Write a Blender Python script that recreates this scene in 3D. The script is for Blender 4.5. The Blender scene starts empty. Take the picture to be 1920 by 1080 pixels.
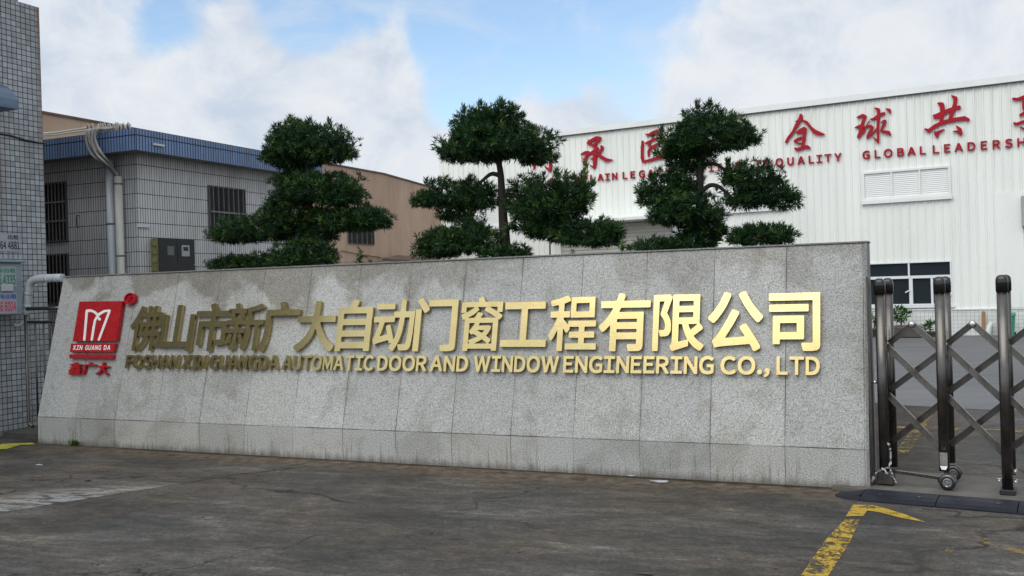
import bpy, math, random
import numpy as np
from mathutils import Vector, Matrix
from mathutils.geometry import tessellate_polygon

random.seed(7)
rng = np.random.default_rng(11)
scene = bpy.context.scene
col = scene.collection

# ------------------------------------------------------------------ camera
F_PX, CAM_H = 1800.0, 1.6
ROLL, PITCH = math.radians(-1.7), math.radians(-0.05)
CAM_M = Matrix.Rotation(math.radians(90) + PITCH, 3, 'X') @ Matrix.Rotation(ROLL, 3, 'Z')
CAM_C = Vector((0, 0, CAM_H))
cd = bpy.data.cameras.new('camera')
cam = bpy.data.objects.new('camera', cd)
col.objects.link(cam)
cam.matrix_world = Matrix.Translation(CAM_C) @ CAM_M.to_4x4()
cd.sensor_width = 36.0
cd.lens = 36.0 * F_PX / 1920.0
cd.clip_start, cd.clip_end = 0.05, 1500
scene.camera = cam

# ------------------------------------------------------------------ exposure, world, sun
scene.view_settings.view_transform = 'Standard'
scene.view_settings.look = 'None'
scene.view_settings.exposure = 0.0
scene.view_settings.gamma = 1.0
SUN_DIR = Vector((-0.42, -0.55, 0.72)).normalized()      # towards the sun
SUN_ELEV = math.asin(SUN_DIR.z)
SUN_ROT = math.atan2(SUN_DIR.x, SUN_DIR.y)


def ray(px, py):
    return CAM_M @ Vector(((px - 960) / F_PX, -(py - 540) / F_PX, -1.0))


def on_z(px, py, z=0.0):
    d = ray(px, py)
    return CAM_C + d * ((z - CAM_H) / d.z)


def at_depth(px, py, depth):
    d = ray(px, py)
    return CAM_C + d * (depth / d.y)


class G:
    """small helper for node trees"""
    def __init__(self, tree):
        self.t = tree

    def n(self, typ, **kw):
        nd = self.t.nodes.new(typ)
        for k, v in kw.items():
            if k.startswith('i_'):
                nd.inputs[k[2:].replace('_', ' ')].default_value = v
            else:
                setattr(nd, k, v)
        return nd

    def l(self, a, b):
        self.t.links.new(a, b)

    def val(self, x, sock):
        if isinstance(x, (int, float)):
            sock.default_value = x
        elif isinstance(x, (tuple, list)):
            sock.default_value = (tuple(x) + (1,))[:len(sock.default_value)] if len(x) < len(sock.default_value) else tuple(x)
        else:
            self.l(x, sock)

    def math(self, op, a, b=0.0, c=0.0, clamp=False):
        m = self.n('ShaderNodeMath', operation=op, use_clamp=clamp)
        self.val(a, m.inputs[0]); self.val(b, m.inputs[1]); self.val(c, m.inputs[2])
        return m.outputs[0]

    def vdot(self, a, v):
        m = self.n('ShaderNodeVectorMath', operation='DOT_PRODUCT')
        self.l(a, m.inputs[0]); m.inputs[1].default_value = v
        return m.outputs['Value']

    def noise(self, vec, scale, detail=4, rough=0.55, dist=0.0):
        m = self.n('ShaderNodeTexNoise')
        if vec is not None:
            self.l(vec, m.inputs['Vector'])
        m.inputs['Scale'].default_value = scale
        m.inputs['Detail'].default_value = detail
        m.inputs['Roughness'].default_value = rough
        m.inputs['Distortion'].default_value = dist
        return m.outputs['Fac']

    def mapr(self, x, a, b, c=0.0, d=1.0, smooth=False):
        m = self.n('ShaderNodeMapRange', clamp=True)
        if smooth:
            m.interpolation_type = 'SMOOTHSTEP'
        self.l(x, m.inputs[0])
        for i, v in enumerate((a, b, c, d)):
            m.inputs[i + 1].default_value = v
        return m.outputs[0]

    def mix(self, f, a, b, blend='MIX'):
        m = self.n('ShaderNodeMix', data_type='RGBA', blend_type=blend)
        self.val(f, m.inputs[0]); self.val(a, m.inputs[6]); self.val(b, m.inputs[7])
        return m.outputs[2]

    def scale_vec(self, v, s):
        m = self.n('ShaderNodeVectorMath', operation='MULTIPLY')
        self.l(v, m.inputs[0]); m.inputs[1].default_value = s
        return m.outputs[0]

    def sep(self, v):
        m = self.n('ShaderNodeSeparateXYZ'); self.l(v, m.inputs[0])
        return m.outputs


def build_world():
    w = bpy.data.worlds.new('World')
    scene.world = w
    w.use_nodes = True
    t = w.node_tree
    t.nodes.clear()
    g = G(t)
    out = g.n('ShaderNodeOutputWorld')
    bg = g.n('ShaderNodeBackground')
    sky = g.n('ShaderNodeTexSky', sky_type='NISHITA')
    sky.sun_disc = False
    sky.sun_elevation = SUN_ELEV
    sky.sun_rotation = SUN_ROT
    sky.air_density = 1.1
    sky.dust_density = 1.0
    tc = g.n('ShaderNodeTexCoord').outputs['Generated']
    x, y, z = g.sep(tc)
    p = g.scale_vec(tc, (1.0, 1.0, 1.25))
    n1 = g.noise(p, 4.6, 12, 0.58, 0.3)
    n2 = g.noise(p, 11.0, 9, 0.62, 0.5)
    dens = n1
    # gaps where the blue shows (fixed directions in the sky)
    for px, py, r, amt in ((305, 20, 3.4, 0.22), (320, 95, 2.4, 0.14), (600, 20, 4.0, 0.24), (575, 80, 2.6, 0.12), (800, 70, 5.5, 0.26),
                           (910, 130, 5.0, 0.17), (1000, 20, 5.5, 0.17), (1170, 60, 5.5, 0.13), (1270, 30, 4.5, 0.12)):
        d = ray(px, py).normalized()
        dd = g.vdot(tc, d)
        dens = g.math('SUBTRACT', dens, g.mapr(dd, math.cos(math.radians(r * 1.25)), 1.0, 0.0, amt, True))
    for px, py, r, amt in ((660, 150, 4.4, 0.20), (690, 60, 2.4, 0.16), (440, 110, 3.6, 0.16), (150, 130, 6, 0.16), (1400, 110, 5, 0.12), (700, 240, 5, 0.16), (1700, 60, 8, 0.14), (1020, 190, 4, .08), (480, 250, 6, .16)):
        d = ray(px, py).normalized()
        dd = g.vdot(tc, d)
        dens = g.math('ADD', dens, g.mapr(dd, math.cos(math.radians(r * 1.25)), 1.0, 0.0, amt, True))
    fac = g.mapr(g.math('ADD', dens, g.math('MULTIPLY', g.math('SUBTRACT', n2, 0.5), 0.22)), 0.28, 0.49, 0.0, 1.0, True)
    body = g.mapr(g.math('ADD', g.math('MULTIPLY', n1, 0.45), g.math('MULTIPLY', n2, 0.55)), 0.33, 0.62, 0.0, 1.0, True)
    ccol = g.mix(body, CLOUD_DARK, CLOUD_LIGHT)
    # cloud deck is brighter round the sun
    sd = g.vdot(tc, SUN_DIR)
    ccol = g.mix(1.0, ccol, g.mapr(sd, -0.2, 1.0, 1.0, CLOUD_SUN, True), 'MULTIPLY')
    skc = g.mix(1.0, sky.outputs[0], SKY_K, 'MULTIPLY')
    # thin veil of high cloud over the blue
    veil = g.noise(g.scale_vec(p, (1.0, 1.0, 2.2)), 5.5, 9, 0.62, 0.8)
    skc = g.mix(g.mapr(veil, 0.42, 0.70, 0.0, 0.55, True), skc, (7.0, 7.7, 8.5))
    c = g.mix(fac, skc, ccol)
    g.l(c, bg.inputs['Color'])
    bg.inputs['Strength'].default_value = SKY_STRENGTH
    g.l(bg.outputs[0], out.inputs['Surface'])


SKY_STRENGTH = 0.1
SKY_K = (1.85, 1.9, 1.92)
CLOUD_LIGHT = (8.3, 8.6, 9.0)
CLOUD_DARK = (5.6, 6.5, 7.8)
CLOUD_SUN = 1.7
build_world()

sd_ = bpy.data.lights.new('sun', 'SUN')
sd_.energy = 1.35
sd_.angle = math.radians(40)
sd_.color = (1.0, 0.94, 0.83)
sun = bpy.data.objects.new('sun', sd_)
col.objects.link(sun)
sun.rotation_euler = SUN_DIR.to_track_quat('Z', 'Y').to_euler()

# ------------------------------------------------------------------ object helpers


def tag(o, label=None, cat=None, group=None, kind=None):
    if label: o['label'] = label
    if cat: o['category'] = cat
    if group: o['group'] = group
    if kind: o['kind'] = kind
    return o


def thing(name, label, cat, loc=(0, 0, 0), rz=0.0, group=None):
    o = bpy.data.objects.new(name, None)
    o.empty_display_size = 0.2
    col.objects.link(o)
    o.location = loc
    o.rotation_euler = (0, 0, rz)
    return tag(o, label, cat, group)


def link_mesh(name, me, mat, parent=None, label=None):
    o = bpy.data.objects.new(name, me)
    col.objects.link(o)
    if mat is not None and not me.materials:
        me.materials.append(mat)
    if parent is not None:
        o.parent = parent
    if label:
        o['label'] = label
    return o


class MB:
    """collects shapes, builds them as one mesh"""
    def __init__(self):
        self.v, self.f, self.sm = [], [], []

    def add(self, vs, fs, smooth=False):
        b = len(self.v)
        self.v += [tuple(v) for v in vs]
        self.f += [tuple(i + b for i in f) for f in fs]
        self.sm += [smooth] * len(fs)
        return self

    def box(self, x0, x1, y0, y1, z0, z1, bev=0.0):
        if bev <= 0:
            vs = [(x, y, z) for z in (z0, z1) for y in (y0, y1) for x in (x0, x1)]
            return self.add(vs, [(0, 2, 3, 1), (4, 5, 7, 6), (0, 1, 5, 4), (2, 6, 7, 3), (0, 4, 6, 2), (1, 3, 7, 5)])
        b = bev
        vs = []
        idx = {}
        for iz, z in enumerate((z0, z1)):
            for iy, y in enumerate((y0, y1)):
                for ix, x in enumerate((x0, x1)):
                    sx, sy, sz = (b if ix == 0 else -b), (b if iy == 0 else -b), (b if iz == 0 else -b)
                    for k, q in enumerate(((x, y + sy, z + sz), (x + sx, y, z + sz), (x + sx, y + sy, z))):
                        idx[ix, iy, iz, k] = len(vs); vs.append(q)
        I = lambda *a: idx[a]
        fs = []
        for s in (0, 1):
            q = [I(s, 0, 0, 0), I(s, 0, 1, 0), I(s, 1, 1, 0), I(s, 1, 0, 0)]; fs.append(tuple(q if s == 0 else q[::-1]))
            q = [I(0, s, 0, 1), I(1, s, 0, 1), I(1, s, 1, 1), I(0, s, 1, 1)]; fs.append(tuple(q if s == 0 else q[::-1]))
            q = [I(0, 0, s, 2), I(0, 1, s, 2), I(1, 1, s, 2), I(1, 0, s, 2)]; fs.append(tuple(q if s == 0 else q[::-1]))
        for s in (0, 1):
            for t in (0, 1):
                q = [I(0, s, t, 1), I(1, s, t, 1), I(1, s, t, 2), I(0, s, t, 2)]; fs.append(tuple(q if (s + t) % 2 else q[::-1]))
                q = [I(s, 0, t, 0), I(s, 1, t, 0), I(s, 1, t, 2), I(s, 0, t, 2)]; fs.append(tuple(q if (s + t) % 2 == 0 else q[::-1]))
                q = [I(s, t, 0, 0), I(s, t, 1, 0), I(s, t, 1, 1), I(s, t, 0, 1)]; fs.append(tuple(q if (s + t) % 2 else q[::-1]))
        for s in (0, 1):
            for t in (0, 1):
                for r in (0, 1):
                    q = [I(s, t, r, 0), I(s, t, r, 1), I(s, t, r, 2)]
                    fs.append(tuple(q if (s + t + r) % 2 == 0 else q[::-1]))
        return self.add(vs, fs)

    def prism(self, prof, x0, x1, axis='x'):
        """profile polygon (a,b) extruded along an axis; a,b are the other two axes in order"""
        n = len(prof)
        def P(a, b, c):
            return {'x': (c, a, b), 'y': (a, c, b), 'z': (a, b, c)}[axis]
        vs = [P(a, b, x0) for a, b in prof] + [P(a, b, x1) for a, b in prof]
        fs = [(i, (i + 1) % n, n + (i + 1) % n, n + i) for i in range(n)]
        fs += [tuple(range(n))[::-1], tuple(range(n, 2 * n))]
        return self.add(vs, fs)

    def tube(self, pts, rad, n=8, cap=True, smooth=True):
        pts = [Vector(p) for p in pts]
        if isinstance(rad, (int, float)):
            rad = [rad] * len(pts)
        t0 = (pts[1] - pts[0]).normalized()
        up = Vector((0, 0, 1)) if abs(t0.z) < 0.9 else Vector((1, 0, 0))
        s = t0.cross(up).normalized()
        vs = []
        for i, p in enumerate(pts):
            t = ((pts[min(i + 1, len(pts) - 1)] - pts[max(i - 1, 0)])).normalized()
            s = (s - t * s.dot(t)).normalized()
            u = s.cross(t)
            for k in range(n):
                a = 2 * math.pi * k / n
                vs.append(p + (s * math.cos(a) + u * math.sin(a)) * rad[i])
        m = len(pts)
        fs = [(i * n + k, (i + 1) * n + k, (i + 1) * n + (k + 1) % n, i * n + (k + 1) % n) for i in range(m - 1) for k in range(n)]
        self.add(vs, fs, smooth)
        if cap:
            b = len(self.v) - len(vs)
            self.f += [tuple(b + k for k in range(n)), tuple(b + (m - 1) * n + k for k in range(n))[::-1]]
            self.sm += [False, False]
        return self

    def bar(self, a, b, w, h, nrm):
        """rectangular bar from a to b; w across (in plane), h along nrm"""
        a, b, nrm = Vector(a), Vector(b), Vector(nrm).normalized()
        t = (b - a).normalized()
        s = nrm.cross(t).normalized()
        vs = []
        for p in (a, b):
            for i, j in ((-1, -1), (1, -1), (1, 1), (-1, 1)):
                vs.append(p + s * (i * w / 2) + nrm * (j * h / 2))
        return self.add(vs, [(0, 1, 2, 3)[::-1], (4, 5, 6, 7), (0, 1, 5, 4), (1, 2, 6, 5), (2, 3, 7, 6), (3, 0, 4, 7)])

    def lathe(self, prof, c, axis=(0, 0, 1), n=20, smooth=True):
        """profile (r, h) spun about axis through c"""
        ax = Vector(axis).normalized()
        u = ax.orthogonal().normalized(); w = ax.cross(u)
        c = Vector(c)
        vs = []
        for r, h in prof:
            for k in range(n):
                a = 2 * math.pi * k / n
                vs.append(c + ax * h + (u * math.cos(a) + w * math.sin(a)) * r)
        m = len(prof)
        fs = [(i * n + k, i * n + (k + 1) % n, (i + 1) * n + (k + 1) % n, (i + 1) * n + k) for i in range(m - 1) for k in range(n)]
        self.add(vs, fs, smooth)
        b = len(self.v) - len(vs)
        self.f += [tuple(b + k for k in range(n))[::-1], tuple(b + (m - 1) * n + k for k in range(n))]
        self.sm += [False, False]
        return self

    def mesh(self, name, uv=True):
        me = bpy.data.meshes.new(name)
        me.from_pydata(self.v, [], self.f)
        me.polygons.foreach_set('use_smooth', self.sm)
        if uv:
            ul = me.uv_layers.new(name='UVMap')
            for p in me.polygons:
                nn = p.normal
                if abs(nn.z) > 0.75:
                    for li in p.loop_indices:
                        c = me.vertices[me.loops[li].vertex_index].co
                        ul.data[li].uv = (c.x, c.y)
                else:
                    tx, ty = -nn.y, nn.x
                    l = math.hypot(tx, ty) or 1
                    tx, ty = tx / l, ty / l
                    for li in p.loop_indices:
                        c = me.vertices[me.loops[li].vertex_index].co
                        ul.data[li].uv = (c.x * tx + c.y * ty, c.z)
        return me

    def build(self, name, mat, parent=None, label=None):
        return link_mesh(name, self.mesh(name), mat, parent, label)


class Frame:
    """local frame: x along a wall (to the right), y away from the camera, z up"""
    def __init__(self, o, ang):
        self.o = Vector((o[0], o[1], 0)); self.a = ang
        self.ex = Vector((math.cos(ang), math.sin(ang), 0)); self.ey = Vector((-math.sin(ang), math.cos(ang), 0))

    def loc(self, w):
        d = Vector(w) - self.o
        return Vector((d.dot(self.ex), d.dot(self.ey), w[2]))

    def world(self, x, y, z=0):
        return self.o + self.ex * x + self.ey * y + Vector((0, 0, z))

    def py_(self, px, py, y=0.0):            # point on the plane local y = const -> (x, z)
        d = ray(px, py); k = ((self.o - CAM_C).dot(self.ey) + y) / d.dot(self.ey)
        q = self.loc(CAM_C + d * k)
        return q.x, q.z

    def px_(self, px, py, x=0.0):            # point on the plane local x = const -> (y, z)
        d = ray(px, py); k = ((self.o - CAM_C).dot(self.ex) + x) / d.dot(self.ex)
        q = self.loc(CAM_C + d * k)
        return q.y, q.z

    def gz(self, px, py, z=0.0):
        q = self.loc(on_z(px, py, z))
        return q.x, q.y


# ------------------------------------------------------------------ materials
def new_mat(name):
    m = bpy.data.materials.new(name)
    m.use_nodes = True
    t = m.node_tree
    b = t.nodes['Principled BSDF']
    return m, G(t), b


def simple(name, colr, rough=0.6, metal=0.0, var=0.15, vscale=6.0, bump=0.0, bscale=60.0, spec=0.5, streak=None):
    m, g, b = new_mat(name)
    tc = g.n('ShaderNodeTexCoord').outputs['Object']
    v = tc if streak is None else g.scale_vec(tc, streak)
    n = g.noise(v, vscale, 6, 0.6, 0.2)
    f = g.mapr(n, 0.3, 0.72)
    lo = tuple(c * (1 - var) for c in colr); hi = tuple(min(1, c * (1 + var)) for c in colr)
    g.l(g.mix(f, lo, hi), b.inputs['Base Color'])
    g.l(g.mapr(n, 0.3, 0.7, max(0.02, rough - 0.08), min(1, rough + 0.08)), b.inputs['Roughness'])
    b.inputs['Metallic'].default_value = metal
    b.inputs['Specular IOR Level'].default_value = spec
    if bump > 0:
        bp = g.n('ShaderNodeBump'); bp.inputs['Strength'].default_value = bump; bp.inputs['Distance'].default_value = 0.01
        g.l(g.noise(tc, bscale, 4, 0.6), bp.inputs['Height']); g.l(bp.outputs[0], b.inputs['Normal'])
    return m


def granite_mat(name, tone=1.0, wall=True):
    m, g, b = new_mat(name)
    tc = g.n('ShaderNodeTexCoord').outputs['Object']
    x, y, z = g.sep(tc)
    # speckle of light and dark mineral grains
    f1 = g.noise(tc, 85, 3, 0.7)
    f2 = g.noise(tc, 150, 2, 0.7)
    sp = g.math('ADD', g.math('MULTIPLY', f1, 0.55), g.math('MULTIPLY', f2, 0.45))
    cr = g.n('ShaderNodeValToRGB')
    e = cr.color_ramp.elements
    k = tone
    e[0].position = 0.36; e[0].color = (0.135 * k, 0.135 * k, 0.13 * k, 1)
    e[1].position = 0.64; e[1].color = (0.565 * k, 0.57 * k, 0.555 * k, 1)
    e.new(0.45).color = (0.285 * k, 0.29 * k, 0.28 * k, 1)
    e.new(0.54).color = (0.425 * k, 0.43 * k, 0.415 * k, 1)
    g.l(sp, cr.inputs[0])
    c = cr.outputs[0]
    if wall:
        xs = g.math('DIVIDE', g.math('ADD', x, 0.005), 0.5855)
        plin = g.math('GREATER_THAN', z, 0.2985)
        idx = g.math('ADD', g.math('FLOOR', xs), g.math('MULTIPLY', plin, 37.0))
        wn = g.n('ShaderNodeTexWhiteNoise', noise_dimensions='1D'); g.l(idx, wn.inputs['W'])
        tone_f = g.mapr(wn.outputs['Value'], 0, 1, 0.88, 1.08)
        c = g.mix(1.0, c, tone_f, 'MULTIPLY')
        # a warmer cast on some slabs, more so low down
        c = g.mix(g.math('MULTIPLY', g.mapr(wn.outputs['Color'], 0.35, 1.0), g.mapr(z, 0.35, 0.25, 0.18, 0.5)), c, g.mix(1.0, c, (1.0, 0.92, 0.78), 'MULTIPLY'))
        # weather stains: broad dark clouds hanging from the top edge
        sx = g.scale_vec(tc, (1.0, 1.0, 0.8))
        wob = g.math('MULTIPLY', g.math('SUBTRACT', g.noise(sx, 1.5, 6, 0.5, 0.35), 0.5), 2.1)
        hi = g.mapr(g.math('ADD', z, wob), 1.60, 1.74, 0.0, 1.0, True)
        hi = g.math('MULTIPLY', g.math('MULTIPLY', hi, g.mapr(z, 1.0, 1.5, 0.25, 1.0)), g.mapr(x, 4.2, 6.0, 1.0, 0.5))
        c = g.mix(g.math('MULTIPLY', hi, 0.85), c, g.mix(1.0, c, (0.57, 0.535, 0.48), 'MULTIPLY'))
        st2 = g.mapr(g.noise(tc, 1.7, 6, 0.62, 0.5), 0.50, 0.66, 0.0, 0.55, True)
        c = g.mix(st2, c, g.mix(1.0, c, (0.66, 0.65, 0.60), 'MULTIPLY'))
        st3 = g.mapr(g.noise(tc, 3.1, 5, 0.6, 0.3), 0.55, 0.68, 0.0, 0.45, True)
        c = g.mix(st3, c, g.mix(1.0, c, (0.70, 0.66, 0.58), 'MULTIPLY'))
        # rain runs
        run = g.noise(g.scale_vec(tc, (34, 4, 1.6)), 1.0, 4, 0.65)
        low = g.mapr(z, 0.32, 0.0, 0.0, 1.0)
        rn = g.mapr(g.math('ADD', run, g.math('MULTIPLY', low, 0.18)), 0.66, 0.80, 0.0, 0.65, True)
        c = g.mix(rn, c, g.mix(1.0, c, (0.40, 0.38, 0.33), 'MULTIPLY'))
        # splash dirt along the ground
        gd = g.mapr(g.math('ADD', z, g.math('MULTIPLY', g.noise(g.scale_vec(tc, (9, 9, 3)), 1.0, 4), 0.16)), 0.16, 0.06, 0.0, 0.75, True)
        c = g.mix(gd, c, (0.085, 0.07, 0.05))
        # joints
        fr = g.math('FRACT', xs)
        dj = g.math('ABSOLUTE', g.math('SUBTRACT', fr, 0.5))
        jl = g.mapr(dj, 0.4935, 0.4965, 0.0, 1.0)
        jd = g.mapr(g.noise(tc, 2.2, 3), 0.36, 0.62, 0.35, 1.0)
        c = g.mix(g.math('MULTIPLY', jl, jd), c, (0.075, 0.068, 0.06))
        halo = g.mapr(dj, 0.45, 0.5, 0.0, 1.0, True)
        hn = g.mapr(g.noise(g.scale_vec(tc, (8, 4, 1.2)), 1.0, 4), 0.52, 0.7, 0.0, 0.5)
        c = g.mix(g.math('MULTIPLY', halo, hn), c, g.mix(1.0, c, (0.42, 0.38, 0.32), 'MULTIPLY'))
        jz = g.math('ABSOLUTE', g.math('SUBTRACT', z, 0.2985))
        c = g.mix(g.math('MULTIPLY', g.mapr(jz, 0.0055, 0.002), jd), c, (0.06, 0.055, 0.048))
    g.l(c, b.inputs['Base Color'])
    b.inputs['Roughness'].default_value = 0.72
    b.inputs['Specular IOR Level'].default_value = 0.3
    bp = g.n('ShaderNodeBump'); bp.inputs['Strength'].default_value = 0.25; bp.inputs['Distance'].default_value = 0.004
    g.l(f2, bp.inputs['Height']); g.l(bp.outputs[0], b.inputs['Normal'])
    return m


def tile_mat(name, tw, th, colr, grout, mort=0.006, var=0.12, rough=0.35, grime=0.35, rust=None, low=None):
    m, g, b = new_mat(name)
    uv = g.n('ShaderNodeTexCoord').outputs['UV']
    ob = g.n('ShaderNodeTexCoord').outputs['Object']
    br = g.n('ShaderNodeTexBrick', offset=0.0, squash=1.0)
    g.l(uv, br.inputs['Vector'])
    br.inputs['Scale'].default_value = 1.0
    br.inputs['Brick Width'].default_value = tw
    br.inputs['Row Height'].default_value = th
    br.inputs['Mortar Size'].default_value = mort
    br.inputs['Mortar Smooth'].default_value = 0.25
    br.inputs['Color1'].default_value = (*[c * (1 - var) for c in colr], 1)
    br.inputs['Color2'].default_value = (*[min(1, c * (1 + var)) for c in colr], 1)
    br.inputs['Mortar'].default_value = (*grout, 1)
    c = br.outputs['Color']
    n = g.noise(g.scale_vec(ob, (1.6, 1.6, 0.5)), 1.3, 6, 0.62, 0.4)
    c = g.mix(g.mapr(n, 0.45, 0.75, 0.0, grime), c, g.mix(1.0, c, (0.45, 0.42, 0.36), 'MULTIPLY'))
    r = g.noise(g.scale_vec(ob, (14, 14, 0.7)), 1.0, 4, 0.6)
    c = g.mix(g.mapr(r, 0.58, 0.78, 0.0, grime), c, g.mix(1.0, c, (0.4, 0.37, 0.32), 'MULTIPLY'))
    x, y, z = g.sep(ob)
    if low:
        lw = g.mapr(g.math('ADD', z, g.math('MULTIPLY', n, 0.5)), low + 0.25, low, 0.0, 0.8, True)
        c = g.mix(lw, c, (0.07, 0.055, 0.04))
    if rust:
        # rust weeping down from the parapet corner and from the pipe bracket
        for (yc, wd, zt, zl) in rust:
            d = g.math('ABSOLUTE', g.math('SUBTRACT', y, yc))
            f = g.mapr(g.math('ADD', d, g.math('MULTIPLY', r, 0.06)), wd + 0.03, wd * 0.45 + 0.03, 0.0, 1.0, True)
            f = g.math('MULTIPLY', f, g.mapr(z, zt - zl, zt, 0.0, 0.85))
            c = g.mix(f, c, (0.16, 0.065, 0.02))
    g.l(c, b.inputs['Base Color'])
    g.l(g.mapr(br.outputs['Fac'], 0, 1, rough, 0.85), b.inputs['Roughness'])
    bp = g.n('ShaderNodeBump', invert=True); bp.inputs['Strength'].default_value = 0.5; bp.inputs['Distance'].default_value = 0.004
    g.l(br.outputs['Fac'], bp.inputs['Height']); g.l(bp.outputs[0], b.inputs['Normal'])
    return m


def ground_mat(A, u, n):
    m, g, b = new_mat('old_concrete')
    P = g.n('ShaderNodeNewGeometry').outputs['Position']
    rot = g.n('ShaderNodeMapping'); g.l(P, rot.inputs['Vector']); rot.inputs['Rotation'].default_value = (0, 0, 0.35)
    n0 = g.noise(P, 0.42, 6, 0.6, 0.5)
    n1 = g.noise(g.scale_vec(rot.outputs[0], (0.55, 1.6, 1)), 1.5, 8, 0.65, 0.6)
    n2 = g.noise(P, 9, 8, 0.7, 0.3)
    n3 = g.noise(P, 120, 3, 0.7)
    n4 = g.noise(g.scale_vec(rot.outputs[0], (2.5, 9, 1)), 1.4, 7, 0.72, 0.3)
    f = g.math('ADD', g.math('ADD', g.math('MULTIPLY', n0, 0.26), g.math('MULTIPLY', n1, 0.34)), g.math('ADD', g.math('MULTIPLY', n2, 0.17), g.math('MULTIPLY', n4, 0.23)))
    n5 = g.noise(P, 34, 6, 0.75, 0.2)
    cr = g.n('ShaderNodeValToRGB'); e = cr.color_ramp.elements
    e[0].position = 0.40; e[0].color = (0.026, 0.025, 0.0235, 1)
    e[1].position = 0.605; e[1].color = (0.19, 0.172, 0.15, 1)
    e.new(0.455).color = (0.043, 0.041, 0.038, 1)
    e.new(0.51).color = (0.069, 0.064, 0.057, 1)
    e.new(0.56).color = (0.105, 0.096, 0.085, 1)
    g.l(f, cr.inputs[0]); c = cr.outputs[0]
    # brownish and greenish casts
    c = g.mix(g.mapr(g.noise(P, 0.8, 4), 0.45, 0.65, 0, 0.75), c, g.mix(1.0, c, (1.12, 0.97, 0.82), 'MULTIPLY'))
    c = g.mix(g.mapr(g.noise(P, 0.55, 3), 0.5, 0.62, 0, 0.5), c, g.mix(1.0, c, (0.92, 0.98, 1.06), 'MULTIPLY'))
    # grain and pale pinholes
    c = g.mix(1.0, c, g.mapr(n3, 0.3, 0.7, 0.5, 1.5), 'MULTIPLY')
    c = g.mix(1.0, c, g.mapr(n5, 0.3, 0.7, 0.55, 1.45), 'MULTIPLY')
    vo = g.n('ShaderNodeTexVoronoi'); g.l(P, vo.inputs['Vector']); vo.inputs['Scale'].default_value = 7.0; vo.inputs['Randomness'].default_value = 1.0
    wv = g.sep(vo.outputs['Color'])[0]
    spot = g.math('MULTIPLY', g.mapr(vo.outputs['Distance'], 0.14, 0.06), g.math('GREATER_THAN', wv, 0.86))
    c = g.mix(spot, c, (0.014, 0.013, 0.013))
    spot2 = g.math('MULTIPLY', g.mapr(vo.outputs['Distance'], 0.07, 0.03), g.math('LESS_THAN', wv, 0.10))
    c = g.mix(spot2, c, (0.22, 0.21, 0.2))
    # cracks
    dv = g.n('ShaderNodeVectorMath', operation='ADD'); g.l(P, dv.inputs[0])
    nc = g.n('ShaderNodeTexNoise'); nc.inputs['Scale'].default_value = 2.2; nc.inputs['Detail'].default_value = 5; g.l(P, nc.inputs['Vector'])
    g.l(g.scale_vec(nc.outputs['Color'], (0.9, 0.9, 0)), dv.inputs[1])
    vc = g.n('ShaderNodeTexVoronoi', feature='DISTANCE_TO_EDGE'); vc.inputs['Scale'].default_value = 0.42; g.l(dv.outputs[0], vc.inputs['Vector'])
    ck = g.math('MULTIPLY', g.mapr(vc.outputs['Distance'], 0.008, 0.002), g.mapr(n0, 0.45, 0.56))
    c = g.mix(g.math('MULTIPLY', ck, 0.85), c, (0.012, 0.011, 0.01))
    # distance in front of the sign wall
    o3 = g.n('ShaderNodeVectorMath', operation='SUBTRACT'); g.l(P, o3.inputs[0]); o3.inputs[1].default_value = (A.x, A.y, 0)
    dn = g.vdot(o3.outputs[0], n)
    du = g.vdot(o3.outputs[0], u)
    edge = g.math('ADD', dn, g.math('MULTIPLY', g.math('SUBTRACT', g.noise(P, 1.7, 6, 0.65), 0.5), 0.5))
    rngx = g.math('MULTIPLY', g.mapr(du, 0.2, 1.5), g.mapr(du, 9.6, 8.9))
    band = g.math('MULTIPLY', g.mapr(edge, -0.62, -0.10, 0, 1, True), rngx)
    silt = g.mix(g.mapr(n2, 0.38, 0.62), (0.055, 0.036, 0.02), (0.17, 0.135, 0.095))
    c = g.mix(g.math('MULTIPLY', band, 0.78), c, silt)
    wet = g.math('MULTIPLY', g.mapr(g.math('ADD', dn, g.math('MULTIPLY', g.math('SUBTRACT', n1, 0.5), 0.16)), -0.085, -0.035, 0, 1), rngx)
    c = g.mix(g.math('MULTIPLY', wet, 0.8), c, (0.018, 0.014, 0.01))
    # pale lime-washed slab on the left, cut by a joint
    j0, j1 = on_z(0, 962), on_z(480, 884)
    jd = (j1 - j0).normalized(); jn = Vector((-jd.y, jd.x, 0))
    q = g.n('ShaderNodeVectorMath', operation='SUBTRACT'); g.l(P, q.inputs[0]); q.inputs[1].default_value = (j0.x, j0.y, 0)
    dj = g.math('ADD', g.vdot(q.outputs[0], jn), g.math('MULTIPLY', g.math('SUBTRACT', g.noise(P, 3.0, 3), 0.5), 0.06))
    al = g.vdot(q.outputs[0], jd)
    L = (j1 - j0).length
    jl = g.math('MULTIPLY', g.mapr(g.math('ABSOLUTE', dj), 0.016, 0.004), g.mapr(al, L * 2.1, L * 1.5))
    c = g.mix(g.math('MULTIPLY', jl, 0.8), c, (0.015, 0.014, 0.013))
    wd = g.mapr(al, 0, L * 0.62, 0.75, 0.25)
    ins = g.math('MULTIPLY', g.mapr(dj, 0.0, 0.03), g.mapr(g.math('SUBTRACT', dj, wd), 0.12, -0.28))
    ins = g.math('MULTIPLY', ins, g.mapr(al, L * 0.72, L * 0.45))
    pl = g.mapr(g.noise(g.scale_vec(rot.outputs[0], (1, 3, 1)), 3.6, 9, 0.72, 0.4), 0.45, 0.54, 0.0, 0.9)
    c = g.mix(g.math('MULTIPLY', ins, pl), c, (0.26, 0.26, 0.255))
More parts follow.
